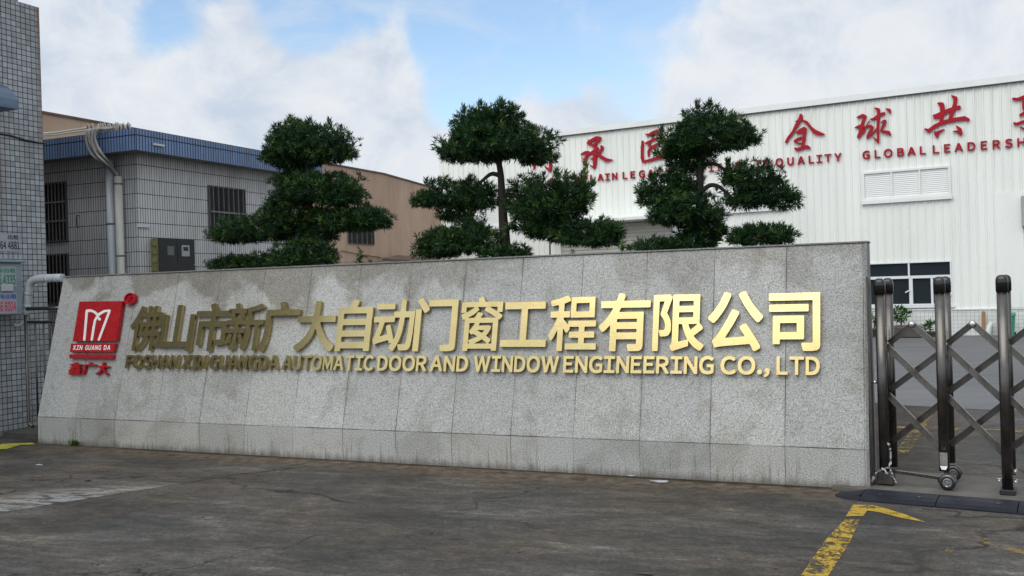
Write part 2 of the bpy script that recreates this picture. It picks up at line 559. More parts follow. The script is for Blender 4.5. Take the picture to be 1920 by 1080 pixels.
    # worn pale ground towards the camera
    wx = g.mapr(g.sep(P)[1], 5.2, 4.2, 0.0, 1.0, True)
    c = g.mix(g.math('MULTIPLY', wx, g.mapr(n1, 0.44, 0.60, 0, 0.6)), c, (0.17, 0.16, 0.148))
    g.l(c, b.inputs['Base Color'])
    g.l(g.mapr(n1, 0.35, 0.65, 0.55, 0.85), b.inputs['Roughness'])
    b.inputs['Specular IOR Level'].default_value = 0.2
    bp = g.n('ShaderNodeBump'); bp.inputs['Strength'].default_value = 0.4; bp.inputs['Distance'].default_value = 0.012
    g.l(g.math('ADD', g.math('MULTIPLY', n2, 0.7), g.math('MULTIPLY', n3, 0.3)), bp.inputs['Height']); g.l(bp.outputs[0], b.inputs['Normal'])
    return m


def yard_mat():
    m, g, b = new_mat('newer_concrete')
    P = g.n('ShaderNodeNewGeometry').outputs['Position']
    n0 = g.noise(P, 0.25, 6, 0.6, 0.6)
    n1 = g.noise(g.scale_vec(P, (0.4, 2.2, 1)), 1.1, 7, 0.65, 0.5)
    n3 = g.noise(P, 60, 3, 0.7)
    c = g.mix(g.mapr(g.math('ADD', g.math('MULTIPLY', n0, 0.5), g.math('MULTIPLY', n1, 0.5)), 0.36, 0.64), (0.085, 0.087, 0.092), (0.15, 0.15, 0.152))
    c = g.mix(1.0, c, g.mapr(n3, 0.3, 0.7, 0.85, 1.15), 'MULTIPLY')
    g.l(c, b.inputs['Base Color'])
    b.inputs['Roughness'].default_value = 0.7
    b.inputs['Specular IOR Level'].default_value = 0.3
    return m


def worn_paint(name, colr, lo=0.42, hi=0.56, scale=9.0):
    m, g, b = new_mat(name)
    P = g.n('ShaderNodeNewGeometry').outputs['Position']
    n = g.noise(P, scale, 7, 0.7, 0.3)
    n2 = g.noise(P, scale * 6, 3, 0.7)
    a = g.mapr(g.math('ADD', g.math('MULTIPLY', n, 0.7), g.math('MULTIPLY', n2, 0.3)), lo, hi)
    g.l(g.mix(g.mapr(n2, 0.3, 0.7), tuple(c * 0.75 for c in colr), colr), b.inputs['Base Color'])
    b.inputs['Roughness'].default_value = 0.65
    g.l(a, b.inputs['Alpha'])
    return m


def gold_mat():
    m, g, b = new_mat('brushed_gold')
    tc = g.n('ShaderNodeTexCoord').outputs['Object']
    n = g.noise(g.scale_vec(tc, (3, 3, 40)), 6, 4, 0.6)
    n2 = g.noise(tc, 5, 4, 0.6, 0.3)
    g.l(g.mix(g.mapr(n2, 0.3, 0.7), (0.47, 0.375, 0.17), (0.54, 0.435, 0.205)), b.inputs['Base Color'])
    b.inputs['Metallic'].default_value = 1.0
    g.l(g.mapr(n, 0.3, 0.7, 0.13, 0.23), b.inputs['Roughness'])
    return m


def leaf_mat():
    m, g, b = new_mat('podocarpus_leaf')
    at = g.n('ShaderNodeAttribute', attribute_name='tint', attribute_type='GEOMETRY').outputs['Fac']
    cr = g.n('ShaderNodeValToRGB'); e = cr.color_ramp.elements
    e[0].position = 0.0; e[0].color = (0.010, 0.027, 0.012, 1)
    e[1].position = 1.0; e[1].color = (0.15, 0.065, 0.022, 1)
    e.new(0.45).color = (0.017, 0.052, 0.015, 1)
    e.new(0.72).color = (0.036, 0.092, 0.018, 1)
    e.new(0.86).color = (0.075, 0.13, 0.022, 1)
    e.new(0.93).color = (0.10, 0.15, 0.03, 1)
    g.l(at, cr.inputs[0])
    g.l(cr.outputs[0], b.inputs['Base Color'])
    b.inputs['Roughness'].default_value = 0.45
    b.inputs['Specular IOR Level'].default_value = 0.25
    tr = g.n('ShaderNodeBsdfTranslucent'); g.l(cr.outputs[0], tr.inputs['Color'])
    mx = g.n('ShaderNodeMixShader'); mx.inputs[0].default_value = 0.2
    out = [x for x in g.t.nodes if x.type == 'OUTPUT_MATERIAL'][0]
    g.l(b.outputs[0], mx.inputs[1]); g.l(tr.outputs[0], mx.inputs[2]); g.l(mx.outputs[0], out.inputs['Surface'])
    return m


def glass_mat(name, tint=(0.02, 0.03, 0.035)):
    m, g, b = new_mat(name)
    b.inputs['Base Color'].default_value = (*tint, 1)
    b.inputs['Roughness'].default_value = 0.04
    b.inputs['Specular IOR Level'].default_value = 0.5
    b.inputs['Transmission Weight'].default_value = 0.75
    b.inputs['IOR'].default_value = 1.1
    return m


def steel_mat(name, colr, rough=0.22):
    m, g, b = new_mat(name)
    tc = g.n('ShaderNodeTexCoord').outputs['Object']
    n = g.noise(tc, 7, 5, 0.65, 0.4)
    n2 = g.noise(g.scale_vec(tc, (60, 60, 2)), 1.0, 3, 0.6)
    c = g.mix(g.mapr(n, 0.35, 0.7), tuple(x * 0.72 for x in colr), colr)
    g.l(c, b.inputs['Base Color'])
    b.inputs['Metallic'].default_value = 0.9
    g.l(g.mapr(g.math('ADD', g.math('MULTIPLY', n, 0.5), g.math('MULTIPLY', n2, 0.5)), 0.35, 0.65, rough - 0.06, rough + 0.14), b.inputs['Roughness'])
    return m


M_GRANITE = granite_mat('granite_slabs')
M_GRANITE_EDGE = granite_mat('granite_edge', 0.55, False)
M_GOLD = gold_mat()
M_RED = simple('red_enamel', (0.36, 0.008, 0.012), 0.28, var=0.10, vscale=9)
M_RED_LETTER = simple('red_sign_letter', (0.33, 0.008, 0.020), 0.6, var=0.08, vscale=1.5, spec=0.2)
M_WHITE = simple('white_enamel', (0.78, 0.78, 0.76), 0.4, var=0.05)
M_TILE_A = tile_mat('square_mosaic_tile', 0.0675, 0.066, (0.315, 0.335, 0.35), (0.016, 0.022, 0.021), 0.0046, 0.22, 0.32, 0.55,
                    rust=[(-0.01, 0.05, 5.3, 2.6), (-0.66, 0.10, 5.6, 3.4)], low=0.12)
M_TILE_B = tile_mat('long_white_tile', 0.047, 0.205, (0.53, 0.53, 0.525), (0.024, 0.024, 0.023), 0.0052, 0.07, 0.4, 0.45)
M_TILE_BLUE = tile_mat('blue_fascia_tile', 0.054, 0.40, (0.125, 0.205, 0.37), (0.008, 0.010, 0.016), 0.0085, 0.10, 0.25, 0.4)
M_TILE_W = tile_mat('white_wainscot_tile', 0.10, 0.10, (0.66, 0.68, 0.66), (0.30, 0.30, 0.29), 0.004, 0.05, 0.35, 0.25)
M_BROWN = simple('weathered_edge', (0.12, 0.08, 0.06), 0.9, var=0.3, vscale=2)
def render_mat():
    m, g, b = new_mat('beige_render')
    tc = g.n('ShaderNodeTexCoord').outputs['Object']
    x, y, z = g.sep(tc)
    n = g.noise(g.scale_vec(tc, (1, 1, 0.45)), 0.8, 7, 0.62, 0.4)
    c = g.mix(g.mapr(n, 0.32, 0.68), (0.41, 0.285, 0.205), (0.53, 0.385, 0.285))
    run = g.noise(g.scale_vec(tc, (3.5, 3.5, 0.22)), 1.0, 5, 0.65)
    c = g.mix(g.mapr(run, 0.52, 0.75, 0, 0.45), c, (0.22, 0.155, 0.115))
    ln = g.mapr(g.math('ABSOLUTE', g.math('SUBTRACT', g.math('ADD', z, g.math('MULTIPLY', g.math('SUBTRACT', n, 0.5), 0.12)), 2.35)), 0.022, 0.008)
    c = g.mix(g.math('MULTIPLY', ln, 0.4), c, (0.18, 0.13, 0.10))
    top = g.mapr(g.math('ADD', z, g.math('MULTIPLY', g.math('SUBTRACT', run, 0.5), 1.2)), 4.25, 4.75, 0.0, 0.25)
    c = g.mix(top, c, (0.20, 0.145, 0.11))
    g.l(c, b.inputs['Base Color'])
    b.inputs['Roughness'].default_value = 0.9
    b.inputs['Specular IOR Level'].default_value = 0.15
    return m


M_BEIGE = render_mat()


def cladding_mat():
    m, g, b = new_mat('white_steel_cladding')
    tc = g.n('ShaderNodeTexCoord').outputs['Object']
    x, y, z = g.sep(tc)
    n = g.noise(g.scale_vec(tc, (2.0, 1, 0.3)), 0.7, 5, 0.6)
    c = g.mix(g.mapr(n, 0.35, 0.65), (0.72, 0.745, 0.70), (0.79, 0.81, 0.765))
    run = g.noise(g.scale_vec(tc, (5.5, 1, 0.22)), 1.0, 5, 0.65)
    top = g.mapr(z, 3.2, 6.3, 0.0, 0.10)
    low = g.mapr(z, 1.8, 0.7, 0.0, 0.10)
    c = g.mix(g.mapr(g.math('ADD', run, g.math('ADD', top, low)), 0.56, 0.80, 0.0, 0.42, True), c, g.mix(1.0, c, (0.66, 0.64, 0.56), 'MULTIPLY'))
    # rows of fixings
    fx = g.math('ABSOLUTE', g.math('SUBTRACT', g.math('FRACT', g.math('DIVIDE', x, 0.205)), 0.3))
    fz = g.math('ABSOLUTE', g.math('SUBTRACT', g.math('FRACT', g.math('DIVIDE', z, 1.15)), 0.5))
    dot = g.math('MULTIPLY', g.math('LESS_THAN', fx, 0.05), g.math('LESS_THAN', fz, 0.009))
    c = g.mix(g.math('MULTIPLY', dot, 0.35), c, (0.2, 0.19, 0.17))
    g.l(c, b.inputs['Base Color'])
    b.inputs['Roughness'].default_value = 0.45
    b.inputs['Specular IOR Level'].default_value = 0.35
    return m


M_PANEL = cladding_mat()
M_TRIM = simple('white_steel_trim', (0.72, 0.74, 0.72), 0.45, var=0.06, vscale=1.2)
M_ROOF = simple('grey_roof_membrane', (0.22, 0.22, 0.21), 0.9, var=0.2, vscale=1.5)
M_ALU = simple('white_window_frame', (0.68, 0.71, 0.74), 0.4, var=0.05)
M_SHUTTER = simple('roller_shutter_paint', (0.50, 0.49, 0.43), 0.5, var=0.12, vscale=1.0)
M_GLASS = glass_mat('dark_window_glass', (0.09, 0.12, 0.14))
M_DARK = simple('dark_interior', (0.012, 0.013, 0.015), 0.9, var=0.3)
M_IRON = simple('rusty_window_bar', (0.19, 0.175, 0.165), 0.7, metal=0.2, var=0.4, vscale=20)
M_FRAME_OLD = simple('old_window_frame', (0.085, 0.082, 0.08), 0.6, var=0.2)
M_PVC = simple('grey_white_pvc', (0.50, 0.53, 0.54), 0.38, var=0.10, vscale=4, streak=(1, 1, 0.4))
M_PVC_WARM = simple('yellowed_pvc', (0.50, 0.49, 0.44), 0.4, var=0.12, vscale=4)
M_CABLE = simple('grey_cable_jacket', (0.30, 0.285, 0.26), 0.6, var=0.25, vscale=6)
M_BLACK = simple('black_plastic', (0.010, 0.010, 0.011), 0.22, var=0.2)
M_RUBBER = simple('black_rubber', (0.012, 0.013, 0.016), 0.55, var=0.3, vscale=12)
M_RAMP = simple('worn_rubber_ramp', (0.011, 0.0135, 0.021), 0.55, var=0.5, vscale=7, bump=0.4, bscale=40, spec=0.25)
M_STEEL = steel_mat('dull_stainless', (0.12, 0.113, 0.105), 0.24)
M_STEEL_BAR = steel_mat('lattice_stainless', (0.21, 0.20, 0.185), 0.26)
M_STEEL_DK = steel_mat('dark_stainless', (0.125, 0.116, 0.106), 0.3)
M_HUB = steel_mat('grey_wheel_hub', (0.30, 0.30, 0.30), 0.3)
M_CHROME = steel_mat('polished_steel', (0.75, 0.76, 0.78), 0.12)
M_BOX = simple('grey_enclosure_paint', (0.20, 0.245, 0.275), 0.42, var=0.08, vscale=5)
M_PAPER = simple('white_sticker', (0.30, 0.325, 0.345), 0.6, var=0.06)
M_INK_BLACK = simple('black_ink', (0.012, 0.014, 0.03), 0.6)
M_INK_GREEN = simple('green_ink', (0.012, 0.20, 0.11), 0.6)
M_INK_BLUE = simple('blue_ink', (0.02, 0.06, 0.36), 0.6)
M_INK_RED = simple('crimson_ink', (0.50, 0.03, 0.09), 0.6)
M_SMOKED = simple('smoked_plastic', (0.022, 0.025, 0.025), 0.35, var=0.4, vscale=5, spec=0.2)
M_YELLOWED = simple('yellowed_cabinet_side', (0.17, 0.165, 0.085), 0.6, var=0.3, vscale=9)
M_METER = simple('meter_face', (0.28, 0.31, 0.31), 0.4, var=0.15)
M_AWNING = simple('blue_grey_sheet_metal', (0.10, 0.14, 0.20), 0.4, metal=0.4, var=0.2, vscale=4)
M_BARK = simple('dark_bark', (0.020, 0.015, 0.012), 0.9, var=0.4, vscale=14, bump=0.6, bscale=50, streak=(1, 1, 0.3))
M_LEAF = leaf_mat()
M_LEAF_B = simple('broad_green_leaf', (0.035, 0.105, 0.018), 0.4, var=0.5, vscale=9)
M_SOIL = simple('planting_soil', (0.06, 0.045, 0.03), 0.95, var=0.3)
M_TRACK = simple('pale_gate_sill', (0.115, 0.105, 0.09), 0.8, var=0.35, vscale=5, bump=0.3)
M_YELLOW = worn_paint('worn_yellow_paint', (0.46, 0.30, 0.025), 0.455, 0.545, 10)
M_YELLOW_FRESH = worn_paint('yellow_paint', (0.46, 0.30, 0.025), 0.38, 0.48, 10)
M_YELLOW_FAINT = worn_paint('faded_yellow_paint', (0.34, 0.22, 0.04), 0.47, 0.62, 7)
M_YTAPE = simple('yellow_kerb_paint', (0.42, 0.40, 0.04), 0.6, var=0.4, vscale=8)
M_GREEN_BIN = simple('green_bin_plastic', (0.012, 0.22, 0.12), 0.4, var=0.12)
M_TIMBER = simple('brown_timber', (0.25, 0.13, 0.06), 0.8, var=0.25, vscale=8)
M_SACK = simple('white_woven_sack', (0.62, 0.64, 0.63), 0.7, var=0.1, vscale=8)
M_STONE = simple('mossy_block', (0.07, 0.064, 0.054), 0.9, var=0.35, vscale=7, bump=0.5, bscale=25)
M_TERRACOTTA = simple('dusty_planter', (0.16, 0.13, 0.10), 0.85, var=0.25)
M_RAG = simple('dirty_white_plastic', (0.36, 0.365, 0.38), 0.45, var=0.2, vscale=20)

# ------------------------------------------------------------------ outline data (letter shapes): x, y, x, y, ... per loop
# printed characters in thousandths of an em; brush characters and the mark in tenths of a photograph pixel
GLYPH = {
'佛': [[310, -97, 338, -96, 394, -62, 461, -1, 494, 40, 523, 97, 544, 155, 556, 211, 560, 216, 642, 216, 651, 211, 651, -82, 656, -93, 735, -94, 745, -91, 750, 36, 764, -5, 794, -11, 856, -11, 894, -5, 919, 7, 936, 28, 944, 59, 953, 130, 959, 259, 957, 307, 948, 310, 756, 310, 748, 313, 747, 322, 747, 405, 750, 413, 919, 414, 929, 419, 930, 699, 921, 706, 750, 708, 747, 715, 747, 834, 742, 842, 662, 844, 653, 840, 651, 715, 646, 707, 575, 706, 567, 709, 566, 832, 562, 841, 483, 844, 472, 842, 468, 836, 468, 715, 465, 708, 321, 706, 312, 708, 311, 713, 348, 801, 348, 824, 340, 831, 277, 849, 252, 848, 184, 703, 142, 630, 90, 552, 3, 449, 3, 422, 41, 355, 48, 350, 73, 353, 135, 423, 144, 425, 145, -87, 154, -94, 240, -93, 245, -80, 246, 586, 294, 671, 297, 618, 302, 611, 458, 610, 466, 607, 468, 520, 465, 510, 325, 508, 319, 506, 315, 499, 270, 247, 271, 222, 281, 216, 442, 216, 448, 215, 450, 209, 428, 145, 390, 84, 364, 53, 321, 17, 261, -22, 261, -47], [819, 80, 754, 83, 748, 87, 747, 207, 751, 215, 850, 216, 858, 212, 857, 157, 848, 99, 840, 84], [390, 311, 386, 320, 402, 411, 410, 414, 465, 413, 468, 401, 465, 313, 456, 310], [571, 311, 566, 318, 567, 411, 577, 414, 648, 413, 651, 403, 649, 313, 642, 310], [571, 509, 566, 518, 567, 607, 577, 610, 648, 609, 651, 599, 649, 511, 642, 508], [752, 509, 747, 518, 748, 607, 758, 610, 829, 609, 832, 599, 831, 511, 823, 508]],
'山': [[801, -99, 904, -100, 912, -96, 915, -89, 916, 636, 912, 649, 902, 654, 806, 654, 798, 651, 793, 645, 791, 99, 781, 96, 564, 97, 559, 107, 559, 840, 555, 849, 546, 852, 442, 849, 436, 834, 436, 101, 427, 96, 221, 96, 210, 97, 207, 105, 207, 645, 202, 651, 194, 654, 100, 654, 89, 651, 84, 636, 84, -7, 88, -21, 102, -25, 785, -25, 793, -32, 793, -91]],
'市': [[443, -101, 544, -102, 552, -100, 557, -93, 557, 376, 561, 386, 752, 387, 761, 380, 760, 143, 755, 136, 742, 133, 610, 135, 597, 132, 593, 124, 593, 97, 622, 20, 633, 16, 754, 16, 821, 25, 848, 36, 861, 47, 875, 64, 882, 86, 884, 486, 882, 501, 869, 506, 562, 507, 557, 515, 559, 592, 569, 596, 958, 596, 969, 600, 972, 609, 972, 701, 969, 709, 962, 714, 589, 715, 512, 857, 504, 866, 496, 869, 456, 866, 400, 848, 390, 840, 390, 807, 434, 724, 431, 715, 40, 714, 31, 711, 26, 701, 26, 609, 29, 601, 35, 596, 423, 596, 433, 591, 434, 515, 429, 507, 140, 506, 126, 499, 124, 28, 127, 17, 138, 12, 231, 12, 240, 15, 244, 22, 246, 384, 256, 387, 429, 387, 434, 376, 434, -87, 436, -95]],
'新': [[764, -89, 852, -90, 860, -85, 861, 409, 869, 416, 969, 419, 972, 428, 971, 509, 969, 514, 960, 516, 641, 518, 636, 526, 637, 674, 646, 680, 833, 719, 929, 748, 938, 757, 938, 776, 934, 784, 881, 832, 854, 835, 712, 792, 540, 756, 536, 747, 536, 530, 533, 518, 425, 521, 419, 526, 463, 653, 508, 657, 515, 661, 514, 745, 504, 748, 352, 749, 308, 834, 292, 857, 267, 857, 201, 838, 200, 811, 225, 761, 225, 749, 48, 746, 45, 736, 46, 661, 52, 657, 110, 653, 144, 526, 135, 521, 33, 519, 30, 509, 31, 432, 42, 427, 225, 427, 234, 420, 234, 359, 229, 352, 44, 352, 35, 345, 34, 268, 40, 259, 225, 258, 234, 253, 234, 26, 227, 19, 149, 15, 147, -7, 170, -72, 223, -75, 277, -70, 308, -59, 327, -39, 334, 5, 334, 247, 338, 257, 508, 258, 519, 263, 520, 340, 517, 350, 339, 353, 334, 361, 336, 424, 344, 427, 521, 427, 533, 430, 536, 420, 536, 336, 532, 268, 523, 197, 504, 119, 498, 121, 452, 207, 423, 251, 394, 251, 352, 229, 345, 220, 347, 195, 388, 122, 426, 40, 433, 36, 450, 35, 475, 45, 446, -12, 446, -37, 504, -84, 525, -85, 533, -80, 573, -10, 599, 63, 617, 140, 632, 257, 638, 412, 646, 416, 752, 416, 759, 407, 759, -76], [80, 15, 108, 18, 166, 105, 208, 203, 209, 226, 204, 234, 148, 248, 125, 247, 118, 242, 81, 157, 27, 76, 29, 52], [248, 521, 243, 526, 240, 559, 214, 653, 223, 656, 350, 655, 353, 649, 345, 622, 308, 524, 300, 521]],
'广': [[82, -112, 119, -110, 165, -39, 201, 49, 221, 128, 236, 222, 243, 307, 245, 580, 248, 590, 952, 592, 960, 596, 964, 605, 964, 695, 960, 706, 948, 710, 627, 711, 622, 715, 571, 849, 560, 861, 548, 862, 523, 862, 460, 849, 446, 840, 446, 807, 478, 722, 475, 711, 135, 710, 124, 707, 120, 695, 118, 334, 103, 197, 84, 122, 56, 49, 16, -24, 19, -56]],
'大': [[84, -101, 117, -101, 221, -43, 324, 40, 404, 136, 452, 213, 499, 324, 504, 327, 576, 186, 633, 102, 697, 32, 783, -41, 815, -62, 883, -101, 919, -99, 979, -26, 979, 7, 965, 19, 881, 63, 824, 107, 799, 128, 737, 197, 666, 303, 623, 388, 603, 447, 612, 452, 954, 452, 961, 457, 964, 465, 961, 570, 948, 575, 556, 576, 553, 584, 561, 688, 564, 847, 558, 858, 546, 860, 450, 860, 438, 853, 432, 663, 423, 582, 419, 576, 44, 572, 39, 561, 39, 465, 41, 457, 48, 452, 388, 452, 396, 447, 383, 397, 347, 307, 288, 209, 222, 134, 144, 71, 35, 11, 21, -1, 22, -37]],
'自': [[147, -103, 254, -103, 261, -93, 262, -53, 273, -48, 744, -48, 751, -53, 752, -89, 759, -99, 860, -100, 871, -96, 874, -82, 874, 705, 869, 722, 858, 725, 538, 725, 534, 734, 563, 811, 561, 847, 548, 853, 448, 864, 438, 863, 431, 855, 406, 761, 392, 726, 154, 725, 142, 720, 139, 707, 139, -87, 140, -97], [267, 69, 261, 82, 261, 161, 267, 170, 740, 171, 751, 165, 751, 78, 746, 69], [267, 286, 261, 299, 261, 378, 267, 387, 740, 387, 751, 382, 751, 295, 746, 286], [267, 504, 261, 518, 261, 597, 267, 606, 740, 606, 751, 601, 751, 513, 746, 504]],
'动': [[504, -97, 525, -98, 535, -93, 592, -26, 654, 86, 688, 180, 711, 280, 730, 409, 737, 505, 744, 516, 840, 516, 848, 511, 839, 263, 823, 109, 810, 53, 801, 34, 790, 26, 721, 23, 646, 27, 633, 23, 631, -3, 642, -28, 654, -74, 665, -84, 731, -88, 819, -86, 852, -79, 875, -68, 892, -53, 915, -14, 922, 7, 940, 120, 949, 228, 963, 618, 958, 625, 950, 627, 746, 628, 743, 638, 745, 828, 743, 836, 735, 841, 646, 841, 635, 837, 632, 828, 629, 631, 621, 627, 492, 625, 486, 615, 486, 547, 482, 538, 50, 537, 40, 535, 35, 528, 34, 445, 39, 434, 50, 431, 156, 431, 164, 426, 141, 340, 100, 218, 72, 155, 45, 122, 46, 99, 72, 28, 79, 23, 100, 23, 177, 49, 408, 102, 431, 46, 454, 44, 483, 52, 490, 51, 442, -9, 439, -35, 444, -44], [527, 112, 446, 332, 429, 374, 419, 383, 398, 383, 356, 372, 335, 365, 329, 357, 330, 332, 372, 222, 372, 209, 219, 175, 208, 175, 206, 180, 243, 280, 288, 429, 502, 432, 511, 442, 515, 515, 619, 516, 624, 505, 620, 445, 600, 315, 579, 228, 547, 140], [78, 672, 483, 671, 493, 682, 492, 765, 488, 773, 477, 775, 79, 774, 72, 770, 70, 759, 70, 682]],
'门': [[78, -103, 179, -104, 186, -101, 190, -93, 191, 645, 188, 655, 179, 660, 81, 660, 74, 657, 70, 649, 70, -89, 71, -97], [655, -101, 785, -102, 860, -95, 892, -85, 908, -73, 921, -57, 929, -39, 934, 3, 934, 815, 929, 822, 919, 825, 344, 824, 335, 813, 334, 724, 336, 711, 344, 707, 800, 706, 811, 701, 811, 26, 806, 18, 792, 14, 627, 14, 622, 5, 622, -24, 647, -93], [251, 595, 285, 595, 340, 634, 351, 647, 351, 676, 294, 755, 206, 858, 196, 862, 167, 861, 107, 824, 104, 815, 104, 788, 169, 707]],
'窗': [[154, -97, 248, -97, 253, -91, 254, -61, 265, -56, 744, -56, 752, -61, 754, -85, 758, -91, 850, -92, 859, -89, 861, 447, 866, 453, 883, 454, 892, 460, 934, 503, 936, 520, 931, 534, 856, 582, 927, 585, 935, 590, 936, 757, 933, 766, 569, 769, 560, 775, 519, 853, 512, 858, 498, 858, 415, 838, 412, 811, 429, 776, 425, 769, 75, 769, 64, 765, 62, 586, 71, 581, 154, 578, 78, 549, 72, 542, 72, 532, 74, 515, 108, 465, 119, 460, 144, 462, 148, 457, 149, -85], [258, 32, 253, 43, 254, 392, 262, 398, 369, 397, 371, 392, 367, 381, 331, 327, 260, 257, 259, 234, 304, 195, 329, 194, 350, 206, 437, 165, 443, 159, 417, 144, 369, 125, 265, 95, 261, 88, 262, 70, 284, 34], [392, 32, 388, 34, 394, 38, 475, 71, 546, 108, 621, 64, 660, 34, 646, 31], [690, 32, 687, 36, 727, 80, 727, 105, 633, 167, 630, 174, 673, 225, 704, 274, 717, 303, 716, 330, 675, 350, 462, 348, 459, 353, 471, 396, 740, 398, 752, 395, 753, 38, 746, 31], [531, 220, 428, 268, 444, 271, 581, 270, 582, 263, 569, 248, 546, 225], [223, 486, 219, 488, 223, 493, 296, 527, 350, 559, 433, 619, 438, 628, 437, 649, 403, 676, 419, 679, 590, 678, 590, 672, 563, 642, 561, 624, 565, 615, 712, 543, 783, 503, 803, 488, 790, 485, 492, 486, 488, 493, 523, 542, 522, 568, 515, 572, 429, 587, 416, 582, 386, 532, 352, 487], [169, 582, 166, 586, 166, 670, 169, 677, 327, 679, 339, 676, 323, 662, 273, 631], [821, 599, 667, 676, 681, 679, 824, 678, 828, 670, 828, 607, 827, 601]],
'工': [[36, -26, 954, -27, 967, -24, 972, -14, 972, 80, 969, 88, 962, 93, 571, 94, 565, 95, 561, 103, 563, 624, 573, 627, 912, 627, 919, 632, 922, 640, 922, 734, 919, 745, 902, 750, 98, 750, 85, 747, 80, 736, 80, 640, 83, 632, 90, 627, 421, 627, 431, 624, 432, 103, 429, 95, 423, 94, 38, 93, 30, 86, 28, 76, 28, -14]],
'程': [[201, -97, 292, -98, 303, -89, 304, 281, 312, 278, 359, 213, 388, 211, 400, 221, 435, 268, 437, 307, 444, 310, 612, 310, 622, 307, 624, 236, 620, 228, 444, 227, 432, 224, 428, 213, 428, 143, 430, 130, 440, 125, 621, 123, 624, 115, 623, 36, 615, 31, 369, 30, 361, 15, 361, -60, 367, -71, 965, -73, 975, -71, 980, -64, 980, 18, 973, 30, 746, 31, 740, 33, 736, 40, 736, 115, 741, 124, 925, 125, 934, 130, 936, 143, 936, 213, 932, 224, 921, 227, 741, 228, 736, 236, 738, 307, 748, 310, 952, 311, 959, 326, 959, 401, 954, 412, 417, 414, 406, 405, 402, 345, 306, 438, 303, 461, 308, 468, 417, 469, 424, 472, 428, 480, 428, 561, 424, 572, 415, 575, 310, 575, 303, 582, 305, 709, 404, 740, 423, 749, 430, 757, 427, 784, 380, 838, 371, 843, 346, 842, 267, 814, 192, 795, 35, 762, 24, 753, 25, 728, 46, 674, 52, 668, 92, 669, 185, 685, 192, 680, 193, 584, 190, 576, 44, 575, 31, 568, 30, 482, 35, 471, 160, 469, 168, 463, 119, 353, 78, 280, 13, 190, 9, 165, 12, 153, 49, 88, 58, 83, 79, 84, 111, 124, 181, 245, 191, 255, 193, -82, 195, -93], [451, 465, 919, 466, 924, 480, 922, 811, 906, 816, 448, 814, 443, 801, 443, 482, 444, 472], [554, 567, 549, 578, 549, 703, 552, 711, 802, 712, 812, 709, 814, 578, 810, 568]],
'有': [[239, -101, 338, -102, 348, -97, 351, 86, 353, 92, 360, 96, 719, 95, 724, 82, 724, 28, 719, 18, 688, 14, 571, 16, 560, 11, 558, -24, 581, -93, 596, -100, 754, -98, 796, -89, 825, -69, 839, -43, 845, 1, 842, 540, 829, 546, 394, 546, 385, 551, 414, 611, 423, 616, 952, 617, 959, 622, 961, 630, 961, 718, 957, 728, 944, 731, 471, 732, 467, 740, 488, 803, 486, 838, 471, 847, 406, 862, 388, 862, 375, 861, 367, 852, 339, 765, 323, 732, 54, 731, 42, 726, 39, 715, 39, 630, 46, 618, 258, 616, 267, 613, 258, 590, 225, 538, 176, 470, 119, 406, 81, 371, 22, 326, 16, 313, 17, 286, 64, 230, 73, 223, 98, 223, 108, 226, 134, 245, 221, 325, 229, 326, 230, -87, 232, -95], [356, 207, 351, 213, 351, 255, 358, 264, 712, 264, 721, 263, 724, 257, 724, 213, 717, 206], [356, 375, 351, 382, 351, 422, 358, 431, 712, 431, 721, 429, 724, 424, 724, 382, 717, 375]],
'限': [[80, -97, 165, -98, 173, -94, 176, -87, 178, 707, 190, 710, 262, 710, 271, 707, 248, 632, 207, 520, 205, 497, 208, 486, 258, 418, 276, 384, 288, 347, 295, 305, 289, 265, 275, 247, 250, 239, 198, 241, 186, 236, 185, 211, 198, 176, 204, 145, 215, 137, 285, 137, 333, 147, 354, 157, 371, 174, 392, 215, 399, 253, 399, 326, 392, 374, 381, 409, 363, 449, 320, 518, 409, 761, 406, 788, 354, 820, 85, 816, 77, 814, 72, 807, 72, -80, 73, -91], [426, -97, 454, -97, 506, -77, 706, -20, 714, -10, 711, 51, 715, 62, 760, 10, 815, -39, 898, -91, 929, -89, 980, -24, 982, -1, 977, 9, 935, 30, 877, 70, 829, 114, 807, 143, 810, 149, 940, 238, 955, 251, 959, 261, 956, 288, 901, 349, 901, 799, 894, 813, 438, 814, 423, 807, 422, 55, 412, 22, 389, -5, 386, -22, 390, -37, 418, -91], [540, 52, 534, 61, 534, 328, 542, 335, 590, 335, 596, 328, 622, 245, 658, 159, 696, 88], [746, 241, 721, 292, 709, 326, 710, 334, 854, 335, 864, 332, 806, 282], [540, 440, 534, 453, 534, 518, 540, 526, 779, 527, 790, 522, 791, 449, 785, 440], [540, 627, 534, 640, 534, 703, 540, 710, 779, 710, 790, 705, 791, 636, 785, 627]],
'公': [[832, -95, 867, -95, 935, -57, 942, -47, 942, -15, 914, 34, 835, 149, 748, 266, 698, 325, 658, 325, 598, 298, 589, 286, 592, 251, 669, 149, 678, 136, 676, 130, 369, 110, 329, 111, 461, 301, 569, 484, 569, 511, 562, 522, 483, 555, 446, 553, 350, 384, 256, 240, 166, 124, 146, 104, 109, 80, 108, 47, 138, -30, 148, -37, 175, -38, 223, -28, 302, -19, 756, 12, 767, 7, 821, -85], [103, 351, 131, 350, 142, 356, 193, 405, 235, 454, 300, 539, 356, 629, 423, 765, 426, 799, 419, 810, 340, 833, 310, 833, 302, 828, 233, 688, 181, 609, 120, 532, 31, 447, 31, 407], [884, 351, 919, 352, 980, 415, 984, 426, 982, 457, 919, 514, 822, 624, 769, 697, 684, 836, 644, 839, 577, 811, 570, 801, 571, 765, 658, 618, 768, 472, 819, 414]],
